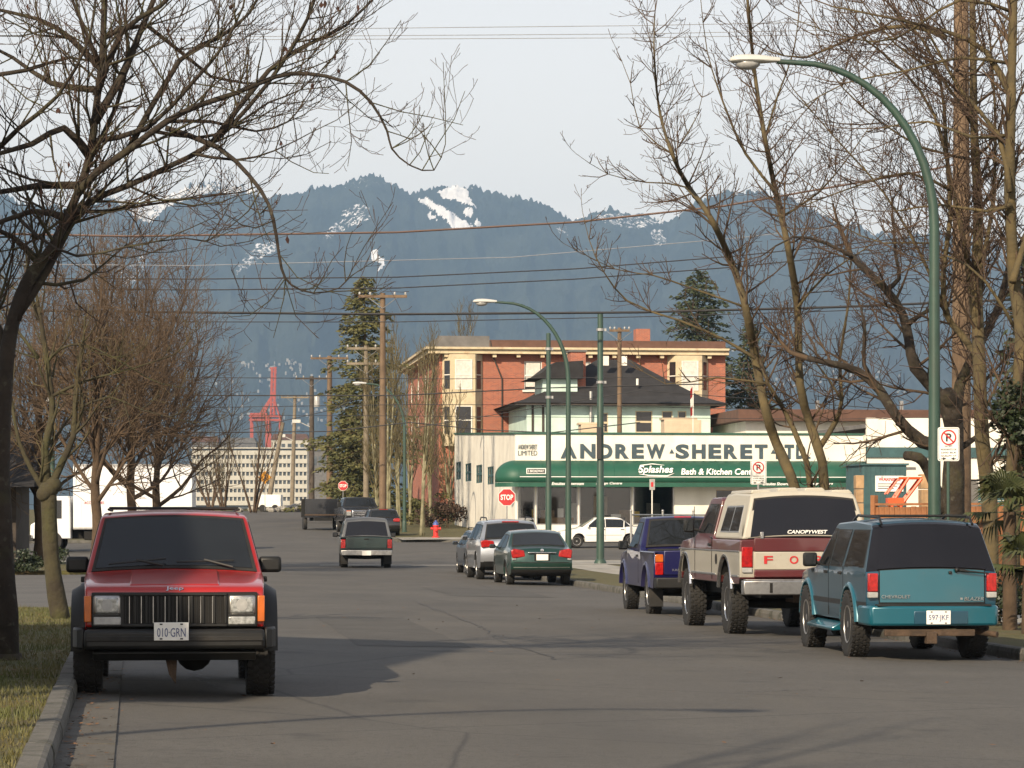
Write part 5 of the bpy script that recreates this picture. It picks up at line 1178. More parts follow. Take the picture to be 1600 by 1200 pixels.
# ------------------------------------------------------------------ mountains
def mountains():
    m = bpy.data.materials.new('forest_mountain'); m.use_nodes = True; n = m.node_tree; b = n.nodes['Principled BSDF']; b.inputs['Roughness'].default_value = .95; b.inputs['Specular IOR Level'].default_value = .1
    at_ = n.nodes.new('ShaderNodeAttribute'); at_.attribute_name = 'snow'
    tc = n.nodes.new('ShaderNodeTexCoord'); ns = n.nodes.new('ShaderNodeTexNoise'); ns.inputs['Scale'].default_value = .006; ns.inputs['Detail'].default_value = 7; n.links.new(tc.outputs['Object'], ns.inputs['Vector'])
    rp = n.nodes.new('ShaderNodeValToRGB'); rp.color_ramp.elements[0].position = .35; rp.color_ramp.elements[1].position = .7; rp.color_ramp.elements[0].color = (.012, .018, .013, 1); rp.color_ramp.elements[1].color = (.038, .046, .034, 1); n.links.new(ns.outputs['Fac'], rp.inputs[0])
    nz = n.nodes.new('ShaderNodeTexNoise'); nz.inputs['Scale'].default_value = .045; nz.inputs['Detail'].default_value = 6; nz.inputs['Roughness'].default_value = .7; n.links.new(tc.outputs['Object'], nz.inputs['Vector'])
    ad = n.nodes.new('ShaderNodeMath'); ad.operation = 'MULTIPLY_ADD'; ad.inputs[1].default_value = 1.3; ad.inputs[2].default_value = -.65; n.links.new(nz.outputs['Fac'], ad.inputs[0])
    a2 = n.nodes.new('ShaderNodeMath'); n.links.new(at_.outputs['Fac'], a2.inputs[0]); n.links.new(ad.outputs[0], a2.inputs[1])
    st_ = n.nodes.new('ShaderNodeMapRange'); st_.inputs[1].default_value = .47; st_.inputs[2].default_value = .56; n.links.new(a2.outputs[0], st_.inputs[0])
    mx = n.nodes.new('ShaderNodeMix'); mx.data_type = 'RGBA'; n.links.new(st_.outputs[0], mx.inputs[0]); n.links.new(rp.outputs[0], mx.inputs[6]); mx.inputs[7].default_value = (.85, .85, .85, 1); n.links.new(mx.outputs[2], b.inputs['Base Color'])
    # ridge line as bearings and heights, read at 9.4 km
    ridge = [(-500, 420), (-200, 360), (0, 300), (60, 322), (110, 325), (185, 306), (235, 318), (285, 292), (330, 284), (372, 292), (420, 305), (470, 300), (520, 287), (555, 277), (585, 273), (615, 286), (650, 300), (690, 292), (740, 289), (790, 304), (840, 316), (900, 338), (960, 326), (1010, 338), (1045, 345), (1080, 318), (1130, 300), (1190, 297), (1250, 318), (1320, 350), (1400, 368), (1480, 360), (1560, 375), (1640, 400), (2000, 440), (2400, 460)]
    rx = np.array([r[0] for r in ridge], float); ry = np.array([r[1] for r in ridge], float)
    NX, NZ = 1000, 170; px = np.linspace(-420, 2100, NX); Y0, Y1 = 6200., 9400.
    rs = np.random.RandomState(3)
    def vnoise(x, y, seed):
        rg = np.random.RandomState(seed).rand(512, 512); xi = np.floor(x).astype(int); yi = np.floor(y).astype(int); fx = x - xi; fy = y - yi; fx = fx * fx * (3 - 2 * fx); fy = fy * fy * (3 - 2 * fy)
        g_ = lambda i, j: rg[i % 512, j % 512]
        return (g_(xi, yi) * (1 - fx) + g_(xi + 1, yi) * fx) * (1 - fy) + (g_(xi, yi + 1) * (1 - fx) + g_(xi + 1, yi + 1) * fx) * fy
    top = np.interp(px, rx, ry) + 3 * (vnoise(px / 18, px * 0, 5) - .5) * 2
    HR = CAMH + (HY - top) / FPX * Y1
    V = np.empty((NZ, NX, 3)); S = np.zeros((NZ, NX))
    for j in range(NZ):
        t = j / (NZ - 1); Yb = Y0 + (Y1 - Y0) * t; X = (px - 800) / FPX * (Y0 + (Y1 - Y0) * (.25 + .75 * t))
        gul = (vnoise(px / 60 + 7, np.full(NX, t * 3.), 11) - .5) * 480 * math.sin(math.pi * min(t * 1.02, 1)) + (vnoise(px / 20, np.full(NX, t * 8.), 12) - .5) * 170 * math.sin(math.pi * min(t, 1))
        z = HR * (t ** .92) + (vnoise(px / 9, np.full(NX, t * 25.), 13) - .5) * 22 * (1 - t * .3)
        if j > NZ - 4: z = z + rs.rand(NX) * 16 * (1 if j == NZ - 1 else .5)
        else: z = z + rs.rand(NX) * 9
        V[j, :, 0] = X; V[j, :, 1] = Yb + gul; V[j, :, 2] = z - 10
    V[..., 0] = (np.broadcast_to(px, (NZ, NX)) - 800) / FPX * V[..., 1]
    PX = np.broadcast_to(px, (NZ, NX)); PY = HY - (V[..., 2] - CAMH) / V[..., 1] * FPX
    def poly(pts, val=1.0, soft=0):
        ins = np.zeros((NZ, NX), bool); n_ = len(pts); jx = PX + (vnoise(PX / 4, PY / 4, 21) - .5) * 5; jy = PY + (vnoise(PX / 4 + 50, PY / 4, 22) - .5) * 4
        for i in range(n_):
            (xa, ya), (xb, yb) = pts[i], pts[(i + 1) % n_]; c = ((ya > jy) != (yb > jy)) & (jx < (xb - xa) * (jy - ya) / (yb - ya + 1e-9) + xa); ins ^= c
        S[ins] = np.maximum(S[ins], val)
    poly([(652, 312), (664, 309), (682, 318), (702, 331), (722, 343), (741, 354), (708, 357), (692, 340), (674, 325)]); poly([(686, 300), (703, 290), (724, 288), (740, 318), (745, 323), (712, 313), (695, 310)])
    poly([(720, 325), (737, 327), (738, 340), (726, 335)]); poly([(668, 332), (680, 338), (683, 344), (672, 340)]); poly([(742, 344), (756, 350), (750, 355), (743, 352)])
    poly([(580, 395), (587, 388), (592, 398), (600, 405), (603, 412), (590, 425), (594, 412), (582, 408)])
    poly([(535, 330), (560, 318), (575, 322), (586, 342), (560, 350), (540, 358), (520, 372), (503, 375), (515, 355), (530, 345)], .46)
    poly([(400, 380), (425, 375), (440, 388), (415, 400), (392, 415), (365, 432), (378, 405)], .48); poly([(170, 300), (235, 300), (300, 290), (345, 288), (330, 300), (260, 325), (235, 350), (215, 340), (190, 325)], .60); poly([(330, 287), (420, 296), (410, 306), (340, 302)], .55)
    poly([(893, 330), (915, 327), (910, 340), (896, 340)], .9); poly([(925, 335), (1045, 330), (1035, 352), (985, 360), (935, 345)], .46); poly([(1015, 360), (1035, 355), (1040, 380), (1020, 385)], .48); poly([(865, 352), (890, 354), (888, 368), (870, 366)], .44)
    poly([(180, 420), (230, 395), (240, 420), (200, 450)], .42); poly([(1500, 365), (1620, 368), (1620, 420), (1520, 400)], .44)
    hi = np.clip((345 - PY) / 60, 0, 1); S = np.maximum(S, .27 * hi + .12 * (vnoise(PX / 7, PY / 7, 31)))
    me = bpy.data.meshes.new('mountains'); idx = np.arange(NX * NZ).reshape(NZ, NX)
    quads = np.stack([idx[:-1, :-1], idx[:-1, 1:], idx[1:, 1:], idx[1:, :-1]], -1).reshape(-1, 4)
    me.vertices.add(NX * NZ); me.vertices.foreach_set('co', V.reshape(-1)); me.loops.add(quads.size); me.loops.foreach_set('vertex_index', quads.reshape(-1).astype(np.int32)); me.polygons.add(len(quads)); me.polygons.foreach_set('loop_start', np.arange(0, quads.size, 4, dtype=np.int32)); me.polygons.foreach_set('loop_total', np.full(len(quads), 4, np.int32)); me.update(calc_edges=True)
    a_ = me.attributes.new('snow', 'FLOAT', 'POINT'); a_.data.foreach_set('value', S.reshape(-1).astype(np.float32)); me.materials.append(m)
    o = bpy.data.objects.new('mountains', me); COL.objects.link(o); tag(o, kind='structure')
    # town on the lower slopes: pale specks nobody could count
    tw = MB(); rr = random.Random(5)
    for k in range(170):
        x_, y_ = rr.choice([(rr.uniform(320, 540), rr.gauss(607, 20)), (rr.uniform(360, 560), rr.gauss(645, 14)), (rr.uniform(380, 480), rr.gauss(572, 5)), (rr.uniform(1120, 1420), rr.gauss(590, 18))])
        j = np.argmin(np.abs(PY[:, int(np.clip((x_ + 420) / 2520 * (NX - 1), 0, NX - 1))] - y_)); p = V[j, int(np.clip((x_ + 420) / 2520 * (NX - 1), 0, NX - 1))]
        s1 = rr.uniform(1, 3.2); tw.box(p[0] - s1, p[0] + s1, p[1] - 26, p[1] - 10, p[2] - 3, p[2] + rr.uniform(2, 5))
    tag(tw.build('hillside_town', 'concrete', fix=False), 'pale scatter of far houses on the lower mountain slope', 'town', kind='stuff')
mountains()
# ------------------------------------------------------------------ street furniture
def street_lamp(px, Y, pyh, reach_px, label, zb=None):
    x = xat(px, Y); t = empty('street_lamp', gp(x, Y, .1 if zb is None else zb), 0, label, 'street lamp', 'green curved-arm street lamps')
    h = at(0, pyh, Y).z - t.location.z; r = -reach_px / FPX * Y; hb = h - 2.45
    pts = [(0, 0, 0), (0, 0, 1.0), (0, 0, hb * .6), (0, 0, hb)]; rad = [.105, .10, .085, .075]
    for i in range(1, 13):
        q = R(90) * i / 12; pts.append((r * .80 * (1 - math.cos(q)), 0, hb + (h - hb) * math.sin(q))); rad.append(.075 - .035 * i / 12)
    pts.append((r * .92, 0, h + .02)); rad.append(.038)
    MB().tube(pts, rad, 12).build('pole', 'green_pole', t, 60)
    MB().lathe([(.16, 0), (.16, .03), (.12, .06), (.12, .55), (.105, .6)], 14).build('base', 'green_pole', t, 40)
    hd = MB(); L = .75; sec = [(0, .05, .05), (.08, .075, .06), (.25, .12, .085), (.45, .16, .10), (.62, .15, .09), (.72, .10, .06), (.75, .03, .02)]; n = 12; vv = []
    for (d, w_, hh) in sec:
        for j in range(n):
            a = 2 * math.pi * j / n; z = math.sin(a) * hh; vv.append((r * .90 - d, math.cos(a) * w_, h + .03 + (z if z > 0 else z * .45)))
    hd.add(vv, [(i * n + j, i * n + (j + 1) % n, (i + 1) * n + (j + 1) % n, (i + 1) * n + j) for i in range(len(sec) - 1) for j in range(n)] + [tuple(range(n)), tuple((len(sec) - 1) * n + j for j in range(n))])
    ho = hd.build('lamp_head', 'lamp_head_paint', t, 50)
    MB().ball((r * .90 - .48, 0, h - .015), .15, sc=(1.25, .9, .62)).build('lamp_glass', 'lamp_lens_dull', ho, 60)
    return t
street_lamp(1460, 43.8, 98, 268, 'near green street lamp arching over the teal wagon')
street_lamp(888, 92., 473, 124, 'green street lamp at the corner before the crossing', .12)
street_lamp(632, 158., 600, 66, 'green street lamp beyond the crossing by the alder trees', .12)
lo_ = street_lamp(300, 10.8, -2127, 980, 'green street lamp on the near left verge whose shadow crosses the road'); lo_.location = gp(-7.7, 10.8, .1); lo_.rotation_euler = (0, 0, math.pi)
def green_post(px, Y, pyt, label, r=.11):
    x = xat(px, Y); t = empty('trolley_pole', gp(x, Y, .12), 0, label, 'pole', 'green steel poles at the corner'); h = at(0, pyt, Y).z - t.location.z
    MB().tube([(0, 0, 0), (0, 0, h * .33), (0, 0, h * .34), (0, 0, h * .66), (0, 0, h * .67), (0, 0, h)], [r * 1.25, r * 1.22, r * 1.08, r * 1.05, r * .92, r * .9], 14).build('shaft', 'green_pole', t, 40)
    MB().lathe([(r * 2, 0), (r * 1.9, .06), (r * 1.3, .16)], 14).build('base', 'green_pole', t, 40); MB().ball((0, 0, h), r * .95, sc=(1, 1, .6)).build('cap', 'green_pole', t, 60)
    for z in (h * .72, h * .93): MB().lathe([(r * 1.25, z), (r * 1.25, z + .09)], 14).box(r * .9, r * 1.9, -.03, .03, z, z + .09).build('band', 'galvanised', t)
    return t
p1_ = green_post(938, 101.5, 490, 'right-hand green steel pole, thick, on the corner pavement')
bx(p1_, 'notice_board', 'sign_black', -.13, .03, -.19, -.15, 3.6, 4.7)
p2_ = green_post(857, 100., 522, 'left green steel pole carrying the street name sign', .085)
sn = bx(p2_, 'street_sign', 'sign_white', -.75, -.06, -.03, -.01, 3.07, 3.27, .01)
bx(sn, 'sign_face', 'sign_black', -.72, -.12, -.036, -.029, 3.10, 3.24); text('E BROADWAY', 'sign_white', sn, (-.42, -.040, 3.17), (R(90), 0, 0), .54, .09, .004, bold=.02)

def post_sign(name, px, py, Y, w_, h_, label, kind, post='galvanised', base=.11):
    x = xat(px, Y); t = empty(name, gp(x, Y, base), 0, label, 'sign'); zc = at(0, py, Y).z - t.location.z
    MB().tube([(0, .03, 0), (0, .03, zc + h_ / 2 - .02)], .022, 8).build('post', post, t, 60)
    X90 = (R(90), 0, 0)
    def rr(w2, h2, r_, n=5):
        pts = []
        for cx, cz, a0 in ((w2 - r_, h2 - r_, 0), (-w2 + r_, h2 - r_, 90), (-w2 + r_, -h2 + r_, 180), (w2 - r_, -h2 + r_, 270)):
            pts += [(cx + r_ * math.cos(R(a0 + 90 * i / n)), zc + cz + r_ * math.sin(R(a0 + 90 * i / n))) for i in range(n + 1)]
        return pts
    def ring(R0, R1, cz, y0, y1, mt, par, n=28):
        mb = MB(); vv = []
        for i in range(n):
            q = 2 * math.pi * i / n
            for r_ in (R0, R1): vv += [(r_ * math.cos(q), y0, cz + r_ * math.sin(q)), (r_ * math.cos(q), y1, cz + r_ * math.sin(q))]
        mb.add(vv, [f for i in range(n) for f in ((4 * i, 4 * i + 2, (4 * i + 6) % (4 * n), (4 * i + 4) % (4 * n)), (4 * i + 2, 4 * i + 3, (4 * i + 7) % (4 * n), (4 * i + 6) % (4 * n)), (4 * i + 1, 4 * i, (4 * i + 4) % (4 * n), (4 * i + 5) % (4 * n)))]); return mb.build('ring', mt, par)
    if kind == 'stop':
        oc = lambda r_: [(r_ * math.cos(R(22.5 + 45 * i)), zc + r_ * math.sin(R(22.5 + 45 * i))) for i in range(8)]
        b = MB().prism(oc(w_ / 2 * 1.08), 'y', -.006, .004).build('plate', 'sign_white', t); MB().prism(oc(w_ / 2 * 1.02), 'y', -.012, -.0065).build('sign_face', 'sign_red', b)
        text('STOP', 'sign_white', b, (0, -.016, zc), X90, w_ * .74, w_ * .32, .005, bold=.03)
    elif kind == 'nopark':
        b = MB().prism(rr(w_ / 2, h_ / 2, .03), 'y', -.006, .004).build('plate', 'sign_white', t)
        fr = MB().prism(rr(w_ / 2 - .012, h_ / 2 - .012, .024), 'y', -.0085, -.0062).build('border', 'sign_black', b); MB().prism(rr(w_ / 2 - .018, h_ / 2 - .018, .02), 'y', -.011, -.0088).build('sign_face', 'sign_white', b)
        cz = zc + h_ * .20; ring(w_ * .29, w_ * .36, cz, -.016, -.0115, 'sign_red', b); text('P', 'sign_black', b, (0, -.014, cz), X90, w_ * .26, w_ * .38, .004, bold=.03)
        mb = MB(); mb.box(-w_ * .32, w_ * .32, -.018, -.0165, -w_ * .035, w_ * .035, 0, Matrix.Translation((0, 0, cz)) @ Matrix.Rotation(R(45), 4, 'Y')); mb.build('slash', 'sign_red', b)
        for i, s_ in enumerate(('EXCEPT', 'RESIDENTS OF', '2300 BLK', 'GUELPH ST')[:4]): text(s_, 'sign_black', b, (0, -.014, zc - h_ * .06 - h_ * .095 * i), X90, w_ * (.35 if i == 0 else .72), h_ * .048, .003)
        for sg in (-1, 1): MB().prism([(sg * w_ * .10, zc - h_ * .425), (sg * w_ * .26, zc - h_ * .465), (sg * w_ * .26, zc - h_ * .385)], 'y', -.014, -.0115).box(min(sg * w_ * .22, sg * w_ * .34), max(sg * w_ * .22, sg * w_ * .34), -.0138, -.0117, zc - h_ * .435, zc - h_ * .415).build('arrow', 'sign_black', b)
    elif kind == 'diamond':
        q = w_ / 2 * 1.3; MB().prism([(0, zc + q), (-q, zc), (0, zc - q), (q, zc)], 'y', -.008, .004).build('plate', 'sign_yellow', t); MB().tube([(-.15, -.02, zc - .2), (0, -.02, zc + .05), (.15, -.02, zc - .15)], .04, 6).ball((.03, -.02, zc + .17), .07).build('symbol', 'sign_black', t)
    elif kind == 'small':
        MB().prism([(a, b_ ) for a, b_ in rr(w_ / 2, h_ / 2, .02)], 'y', -.006, .004).build('plate', 'lamp_lens_dull', t); MB().prism(rr(w_ / 2 - .05, h_ / 2 - .1, .02), 'y', -.010, -.0065).build('sign_face', 'sign_red', t)
    return t
post_sign('parking_sign', 1482, 694, 41., .30, .47, 'no-parking sign mounted beside the near green lamp post', 'nopark', 'green_pole')
post_sign('parking_sign', 1185, 738, 57., .31, .47, 'no-parking sign standing behind the canopy pickup', 'nopark')
post_sign('stop_sign', 792, 777, 104., .60, .60, 'red stop sign above the green saloon at the near corner', 'stop')
post_sign('stop_sign', 536, 759, 170., .55, .55, 'small far stop sign behind the dark approaching pickup', 'stop')
post_sign('playground_sign', 414, 746, 228., .80, .80, 'yellow diamond warning sign at the far end of the street', 'diamond')
post_sign('curb_sign', 1019, 757, 97., .18, .36, 'small grey and red sign on a pale post in front of the awning', 'small', 'white_trim')

def hydrant():
    t = empty('fire_hydrant', gp(xat(681, 146.), 146., .12), 0, 'red fire hydrant with blue cap on the far corner', 'hydrant')
    MB().lathe([(.20, 0), (.20, .05), (.13, .07), (.125, .55), (.16, .57), (.16, .62)], 16).build('barrel', 'hydrant_red', t, 40); MB().lathe([(.15, .62), (.14, .70), (.09, .78), (.05, .80), (.045, .86), (.001, .87)], 16).build('bonnet', 'hydrant_blue', t, 40)
    for a in (0, 180): MB().lathe([(.06, .1), (.06, .2), (.075, .2), (.075, .25), (.001, .26)], 12, 0, Matrix.Translation((0, 0, .45)) @ Matrix.Rotation(R(90), 4, 'Y') @ Matrix.Rotation(R(a), 4, 'X')).build('outlet', 'hydrant_red', t, 40)
    MB().lathe([(.075, .1), (.075, .2), (.095, .2), (.095, .25), (.001, .26)], 12, 0, Matrix.Translation((0, 0, .42)) @ Matrix.Rotation(R(90), 4, 'X')).build('outlet', 'hydrant_red', t, 40)
hydrant()

# utility poles
def util_pole(px, Y, pyt, label, mt='wood_pole_grey', r=.16, arms=1, armw=2.4, trans=False, lean=0, lamp=False):
    x = xat(px, Y); t = empty('utility_pole', gp(x, Y, .05), 0, label, 'utility pole', 'timber utility poles along the street'); h = at(0, pyt, Y).z - t.location.z
    MB().tube([(lean * (1 - k / 4) * -1, 0, h * k / 4) for k in range(5)], [r * 1.15, r * 1.08, r, r * .9, r * .8], 10).build('shaft', mt, t, 60)
    for k in range(arms):
        z = h - .25 - .9 * k; a = bx(t, 'crossarm', mt, -armw / 2, armw / 2, -.06 - r, -r * .6, z, z + .14)
        for q in (-.47, -.25, .25, .47): MB().lathe([(.035, 0), (.06, .05), (.06, .12), (.03, .16), (.001, .17)], 8, 0, Matrix.Translation((armw * q, -.1 - r * .5, z + .14))).build('insulator', 'lamp_lens_dull', a, 50)
        for sg in (-1, 1): MB().tube([(sg * .75, -r - .02, z + .02), (0, -r, z - .55)], .02, 5).build('brace', 'galvanised', a)
    if trans: MB().lathe([(.001, 0), (.24, 0), (.24, .8), (.2, .86), (.001, .9)], 14, 0, Matrix.Translation((.42, -.1, h - 2.4))).build('transformer', 'lamp_lens_dull', t, 40)
    if lamp: MB().tube([(0, -.1, h * .62), (-.9, -.2, h * .66)], .03, 6).box(-1.5, -.85, -.32, -.1, h * .655, h * .675 + .05).build('lamp', 'lamp_head_paint', t)
    return t
util_pole(598, 151., 458, 'tallest timber pole with wide crossarm in front of the far conifer', 'wood_pole', .17, 1, 2.5)
util_pole(572, 175., 540, 'timber pole with two crossarms left of the conifer trunk', 'wood_pole_grey', .16, 2, 2.3)
util_pole(515, 203., 556, 'brown timber pole with crossarm, third from the tall conifer', 'wood_pole', .2, 1, 2.6)
util_pole(487, 230., 588, 'dark timber pole with transformer and small lamp far down the street', 'wood_pole_dark', .2, 1, 2.5, True, 0, True)
util_pole(461, 264., 618, 'last timber pole far down the street, leaning a little', 'wood_pole_grey', .18, 1, 2.5, False, .3, True)
util_pole(442, 252., 660, 'bare leaning timber pole near the diamond sign', 'wood_pole_grey', .2, 0, 1, False, 1.4)
util_pole(968, 176., 512, 'pale timber pole rising behind the shop roof near the mint house', 'wood_pole', .15, 1, 1.2)
util_pole(1502, 60., -60, 'thick sunlit timber pole behind the near lamp on the right', 'wood_pole', .19, 0)

# ---- overhead wires: each strung in a sag between two far points read at a given distance
def wire(pts, Y, r, m_, label, sag=0, dY=0):
    k = len(pts); P = []
    for i in range(k - 1):
        n = 8
        for j in range(n + (i == k - 2)):
            t = j / n; q = Vector(pts[i]).lerp(Vector(pts[i + 1]), t); yy = Y + dY * ((q.x - 800) / 1000); p = at(q.x, q.y, yy); P.append(p)
    mb = MB().tube(P, r * 1.25, 5); o = mb.build('overhead_wire', m_, None, 60); tag(o, label, 'wire', 'overhead wires')
W_ = [([(-300, 30), (400, 46), (1000, 40), (2000, 20)], 62, .006, 'wire_grey', 'topmost thin wire crossing the pale sky'), ([(-300, 45), (400, 57), (1000, 53), (2000, 33)], 62, .006, 'wire_grey', 'second thin wire from the top of the sky'), ([(-300, 52), (400, 62), (1000, 59), (2000, 42)], 62, .006, 'wire_grey', 'third thin wire from the top of the sky'),
      ([(-300, 360), (200, 369), (620, 363), (900, 347), (1130, 322), (1440, 268), (1900, 170)], 70, .020, 'wire_copper', 'thick twisted cable crossing in front of the snowy ski run'), ([(-300, 410), (300, 415), (800, 402), (1150, 372), (1800, 300)], 75, .007, 'wire_grey', 'thin pale wire below the twisted cable'),
      ([(-300, 434), (300, 436), (620, 433), (900, 420), (1150, 400), (1900, 320)], 104, .017, 'wire_black', 'upper of the paired dark wires across the mountain'), ([(-300, 450), (300, 453), (620, 450), (900, 436), (1150, 417), (1900, 340)], 104, .017, 'wire_black', 'lower of the paired dark wires across the mountain'),
      ([(-300, 478), (100, 486), (600, 491), (1000, 488), (1300, 480), (1900, 455)], 100, .034, 'wire_black', 'heaviest black cable crossing just above the corner street lamp'), ([(-300, 500), (350, 503), (620, 503), (1000, 495), (1300, 486), (1900, 462)], 104, .013, 'wire_black', 'thin wire just below the heaviest cable'),
      ([(-200, 585), (300, 590), (700, 592), (1150, 588)], 128, .012, 'wire_black', 'thin wire level with the brick block upper windows'), ([(-200, 614), (300, 618), (620, 618), (860, 606), (1100, 600)], 128, .022, 'wire_black', 'cable passing over the bay window of the brick block'), ([(-200, 634), (300, 637), (640, 632), (900, 633), (1200, 640)], 130, .012, 'wire_black', 'wire at the eaves of the mint house'),
      ([(-200, 645), (300, 648), (650, 650), (1300, 655), (1700, 648)], 132, .010, 'wire_black', 'thin wire under the eaves of the mint house'), ([(200, 668), (320, 676), (515, 674), (640, 660), (760, 672), (860, 676), (1000, 660)], 148, .022, 'wire_black', 'drooping cable just above the shop roof'), ([(380, 672), (520, 640), (598, 600)], 180, .018, 'wire_black', 'rising service cable beside the red crane'), ([(650, 668), (857, 634), (1000, 610), (1400, 640)], 115, .012, 'wire_black', 'slanting wire from the left green pole over the chimney')]
for q in W_: wire(*q)

# ---- fences and things in the yard on the right
def chain_fence():
    a, b = Vector((xat(986, 88.), 88.)), Vector((xat(1130, 92.), 92.)); L = (b - a).length; rz = math.atan2(b.y - a.y, b.x - a.x)
    t = empty('chain_link_fence', (a.x, a.y, gz(a.x, a.y) + .1), rz, 'grey chain-link fence at the corner lot behind the purple pickup', 'fence'); h = 1.75
    for k in range(4):
        x = L * k / 3; o = MB().tube([(x, 0, 0), (x, 0, h + .1)], .035, 8).ball((x, 0, h + .12), .045).build('post', 'galvanised', t, 60)
    MB().tube([(0, 0, h), (L, 0, h)], .022, 8).build('rail', 'galvanised', t, 60)
    mb = MB(); s_ = .085; n = int((L + h) / s_)
    for k in range(n):
        x = k * s_ - h
        for sg in (1, -1):
            x0, x1 = (x, x + h) if sg > 0 else (x + h, x); z0, z1 = 0, h
            if max(x0, x1) < 0 or min(x0, x1) > L: continue
            # clip to 0..L
            def zat(xx): return (xx - x0) / (x1 - x0) * h
            q0, q1 = sorted((cl(x0, 0, L), cl(x1, 0, L))); mb.tube([(q0, .01 * sg, zat(q0)), (q1, .01 * sg, zat(q1))], .0035, 3, cap=False)
    mb.build('wire_mesh', 'galvanised', t, fix=False)
chain_fence()
def board_fence():
    a, b = Vector((xat(1366, 66.), 66.)), Vector((xat(1660, 62.), 62.)); L = (b - a).length; rz = math.atan2(b.y - a.y, b.x - a.x)
    t = empty('board_fence', (a.x, a.y, gz(a.x, a.y) + .1), rz, 'orange-brown board fence along the right-hand yard', 'fence'); h = at(0, 786, 65).z - t.location.z; n = int(L / .155); me = None
    for k in range(n):
        x = k * L / n
        if me is None: o = MB().box(0, .142, -.012, .012, 0, h - .08).build('board', 'fence_wood', t, None, .004); me = o
        else: o = me.copy(); COL.objects.link(o); o.parent = t
        o.location = (x, rnd.uniform(-.004, .004), rnd.uniform(-.012, .012))
    for z in (.35, h - .35): bx(t, 'rail', 'fence_wood', 0, L, .012, .06, z, z + .09)
    bx(t, 'cap_board', 'fence_wood', -.05, L, -.05, .05, h - .05, h); bx(t, 'post', 'fence_wood', -.06, .06, -.06, .06, 0, h + .18)
board_fence()
def yard_things():
    Y = 118.; p = at(1348, 790, Y); t = empty('storage_container', (p.x, p.y, gz(p.x, p.y)), TH, 'teal storage container with a warning notice on its front', 'container'); X1 = (1418 - 1348) / FPX * Y; h = at(0, 727, Y).z - t.location.z
    bx(t, 'body', 'teal_trim', 0, X1, 0, 3, .1, h, .02); bx(t, 'roof', 'teal_trim', -.08, X1 + .08, -.08, 3.08, h, h + .08)
    for k in range(9): bx(t, 'corrugation', 'teal_trim', .05 + X1 * k / 9, .12 + X1 * k / 9, -.025, 0, .15, h - .05)
    s_ = bx(t, 'notice', 'sign_white', X1 * .28, X1 * .92, -.06, -.035, h - 1.05, h - .42); text('WARNING', 'sign_red', s_, (X1 * .6, -.065, h - .56), (R(90), 0, 0), X1 * .5, .15, .004, bold=.03)
    for i in range(3): bx(s_, 'notice_line', 'sign_black', X1 * .34, X1 * (.86 - .08 * i), -.0645, -.0605, h - .76 - .09 * i, h - .73 - .09 * i)
    # orange lift frame
    Y = 86.; q = at(1392, 800, Y); t = empty('orange_lift', (q.x, q.y, gz(q.x, q.y) + .1), 0, 'bright orange tilted steel lift frame behind the fence', 'lift frame'); k = FPX / Y; Pt = lambda px, py, y=0: ((px - 1392) / k, y, at(0, py, Y).z - t.location.z)
    for y in (0, .55):
        for a_, b2, r in (((1393, 788), (1420, 746), .045), ((1408, 790), (1440, 748), .045), ((1386, 772), (1404, 748), .025), ((1404, 747), (1441, 747), .035)): MB().tube([Pt(*a_, y), Pt(*b2, y)], r, 6).build('rail', 'orange_steel', t)
        for px in (1394, 1408): MB().tube([Pt(px, 788, y), Pt(px, 840, y)], .05, 6).build('leg', 'orange_steel', t)
    for f in (0, .33, .66, 1): MB().tube([Pt(1393 + 27 * f, 788 - 42 * f, 0), Pt(1393 + 27 * f, 788 - 42 * f, .55)], .025, 6).build('cross_bar', 'orange_steel', t)
    bx(t, 'cross_beam', 'orange_steel', Pt(1388, 0)[0], Pt(1412, 0)[0], -.05, .6, Pt(0, 790)[2], Pt(0, 778)[2]); bx(t, 'top_plate', 'white_trim', Pt(1380, 0)[0], Pt(1440, 0)[0], 0, .5, Pt(0, 747)[2], Pt(0, 744)[2])
    for (px0, px1, py0, py1, Y, m_, nm, lab) in ((1438, 1462, 740, 800, 98., 'cardboard', 'pallet_stack', 'stacked brown crates beside the near lamp post'), (1336, 1352, 742, 800, 112., 'cardboard', 'log_stack', 'stack of tan bundles at the right end of the green awning'), (1500, 1530, 752, 800, 90., 'roof_grey', 'skip_bin', 'grey bin behind the board fence on the right')):
        a_ = at(px0, py0, Y); b2 = at(px1, 0, Y); z0 = gz(a_.x, Y) + .1; t = empty(nm, (a_.x, Y, z0), 0, lab, 'stack' if 'stack' in nm else 'bin'); h = a_.z - z0; wd = b2.x - a_.x; n = 6 if 'stack' in nm else 1
        for i in range(n): bx(t, 'bundle' if n > 1 else 'tub', m_, rnd.uniform(0, .06), wd - rnd.uniform(0, .06), 0, .8, h * i / n + .01, h * (i + 1) / n - .015, .02)
        if n == 1: bx(t, 'lid', 'black_plastic', -.03, wd + .03, -.05, .85, h, h + .06, .02)
yard_things()
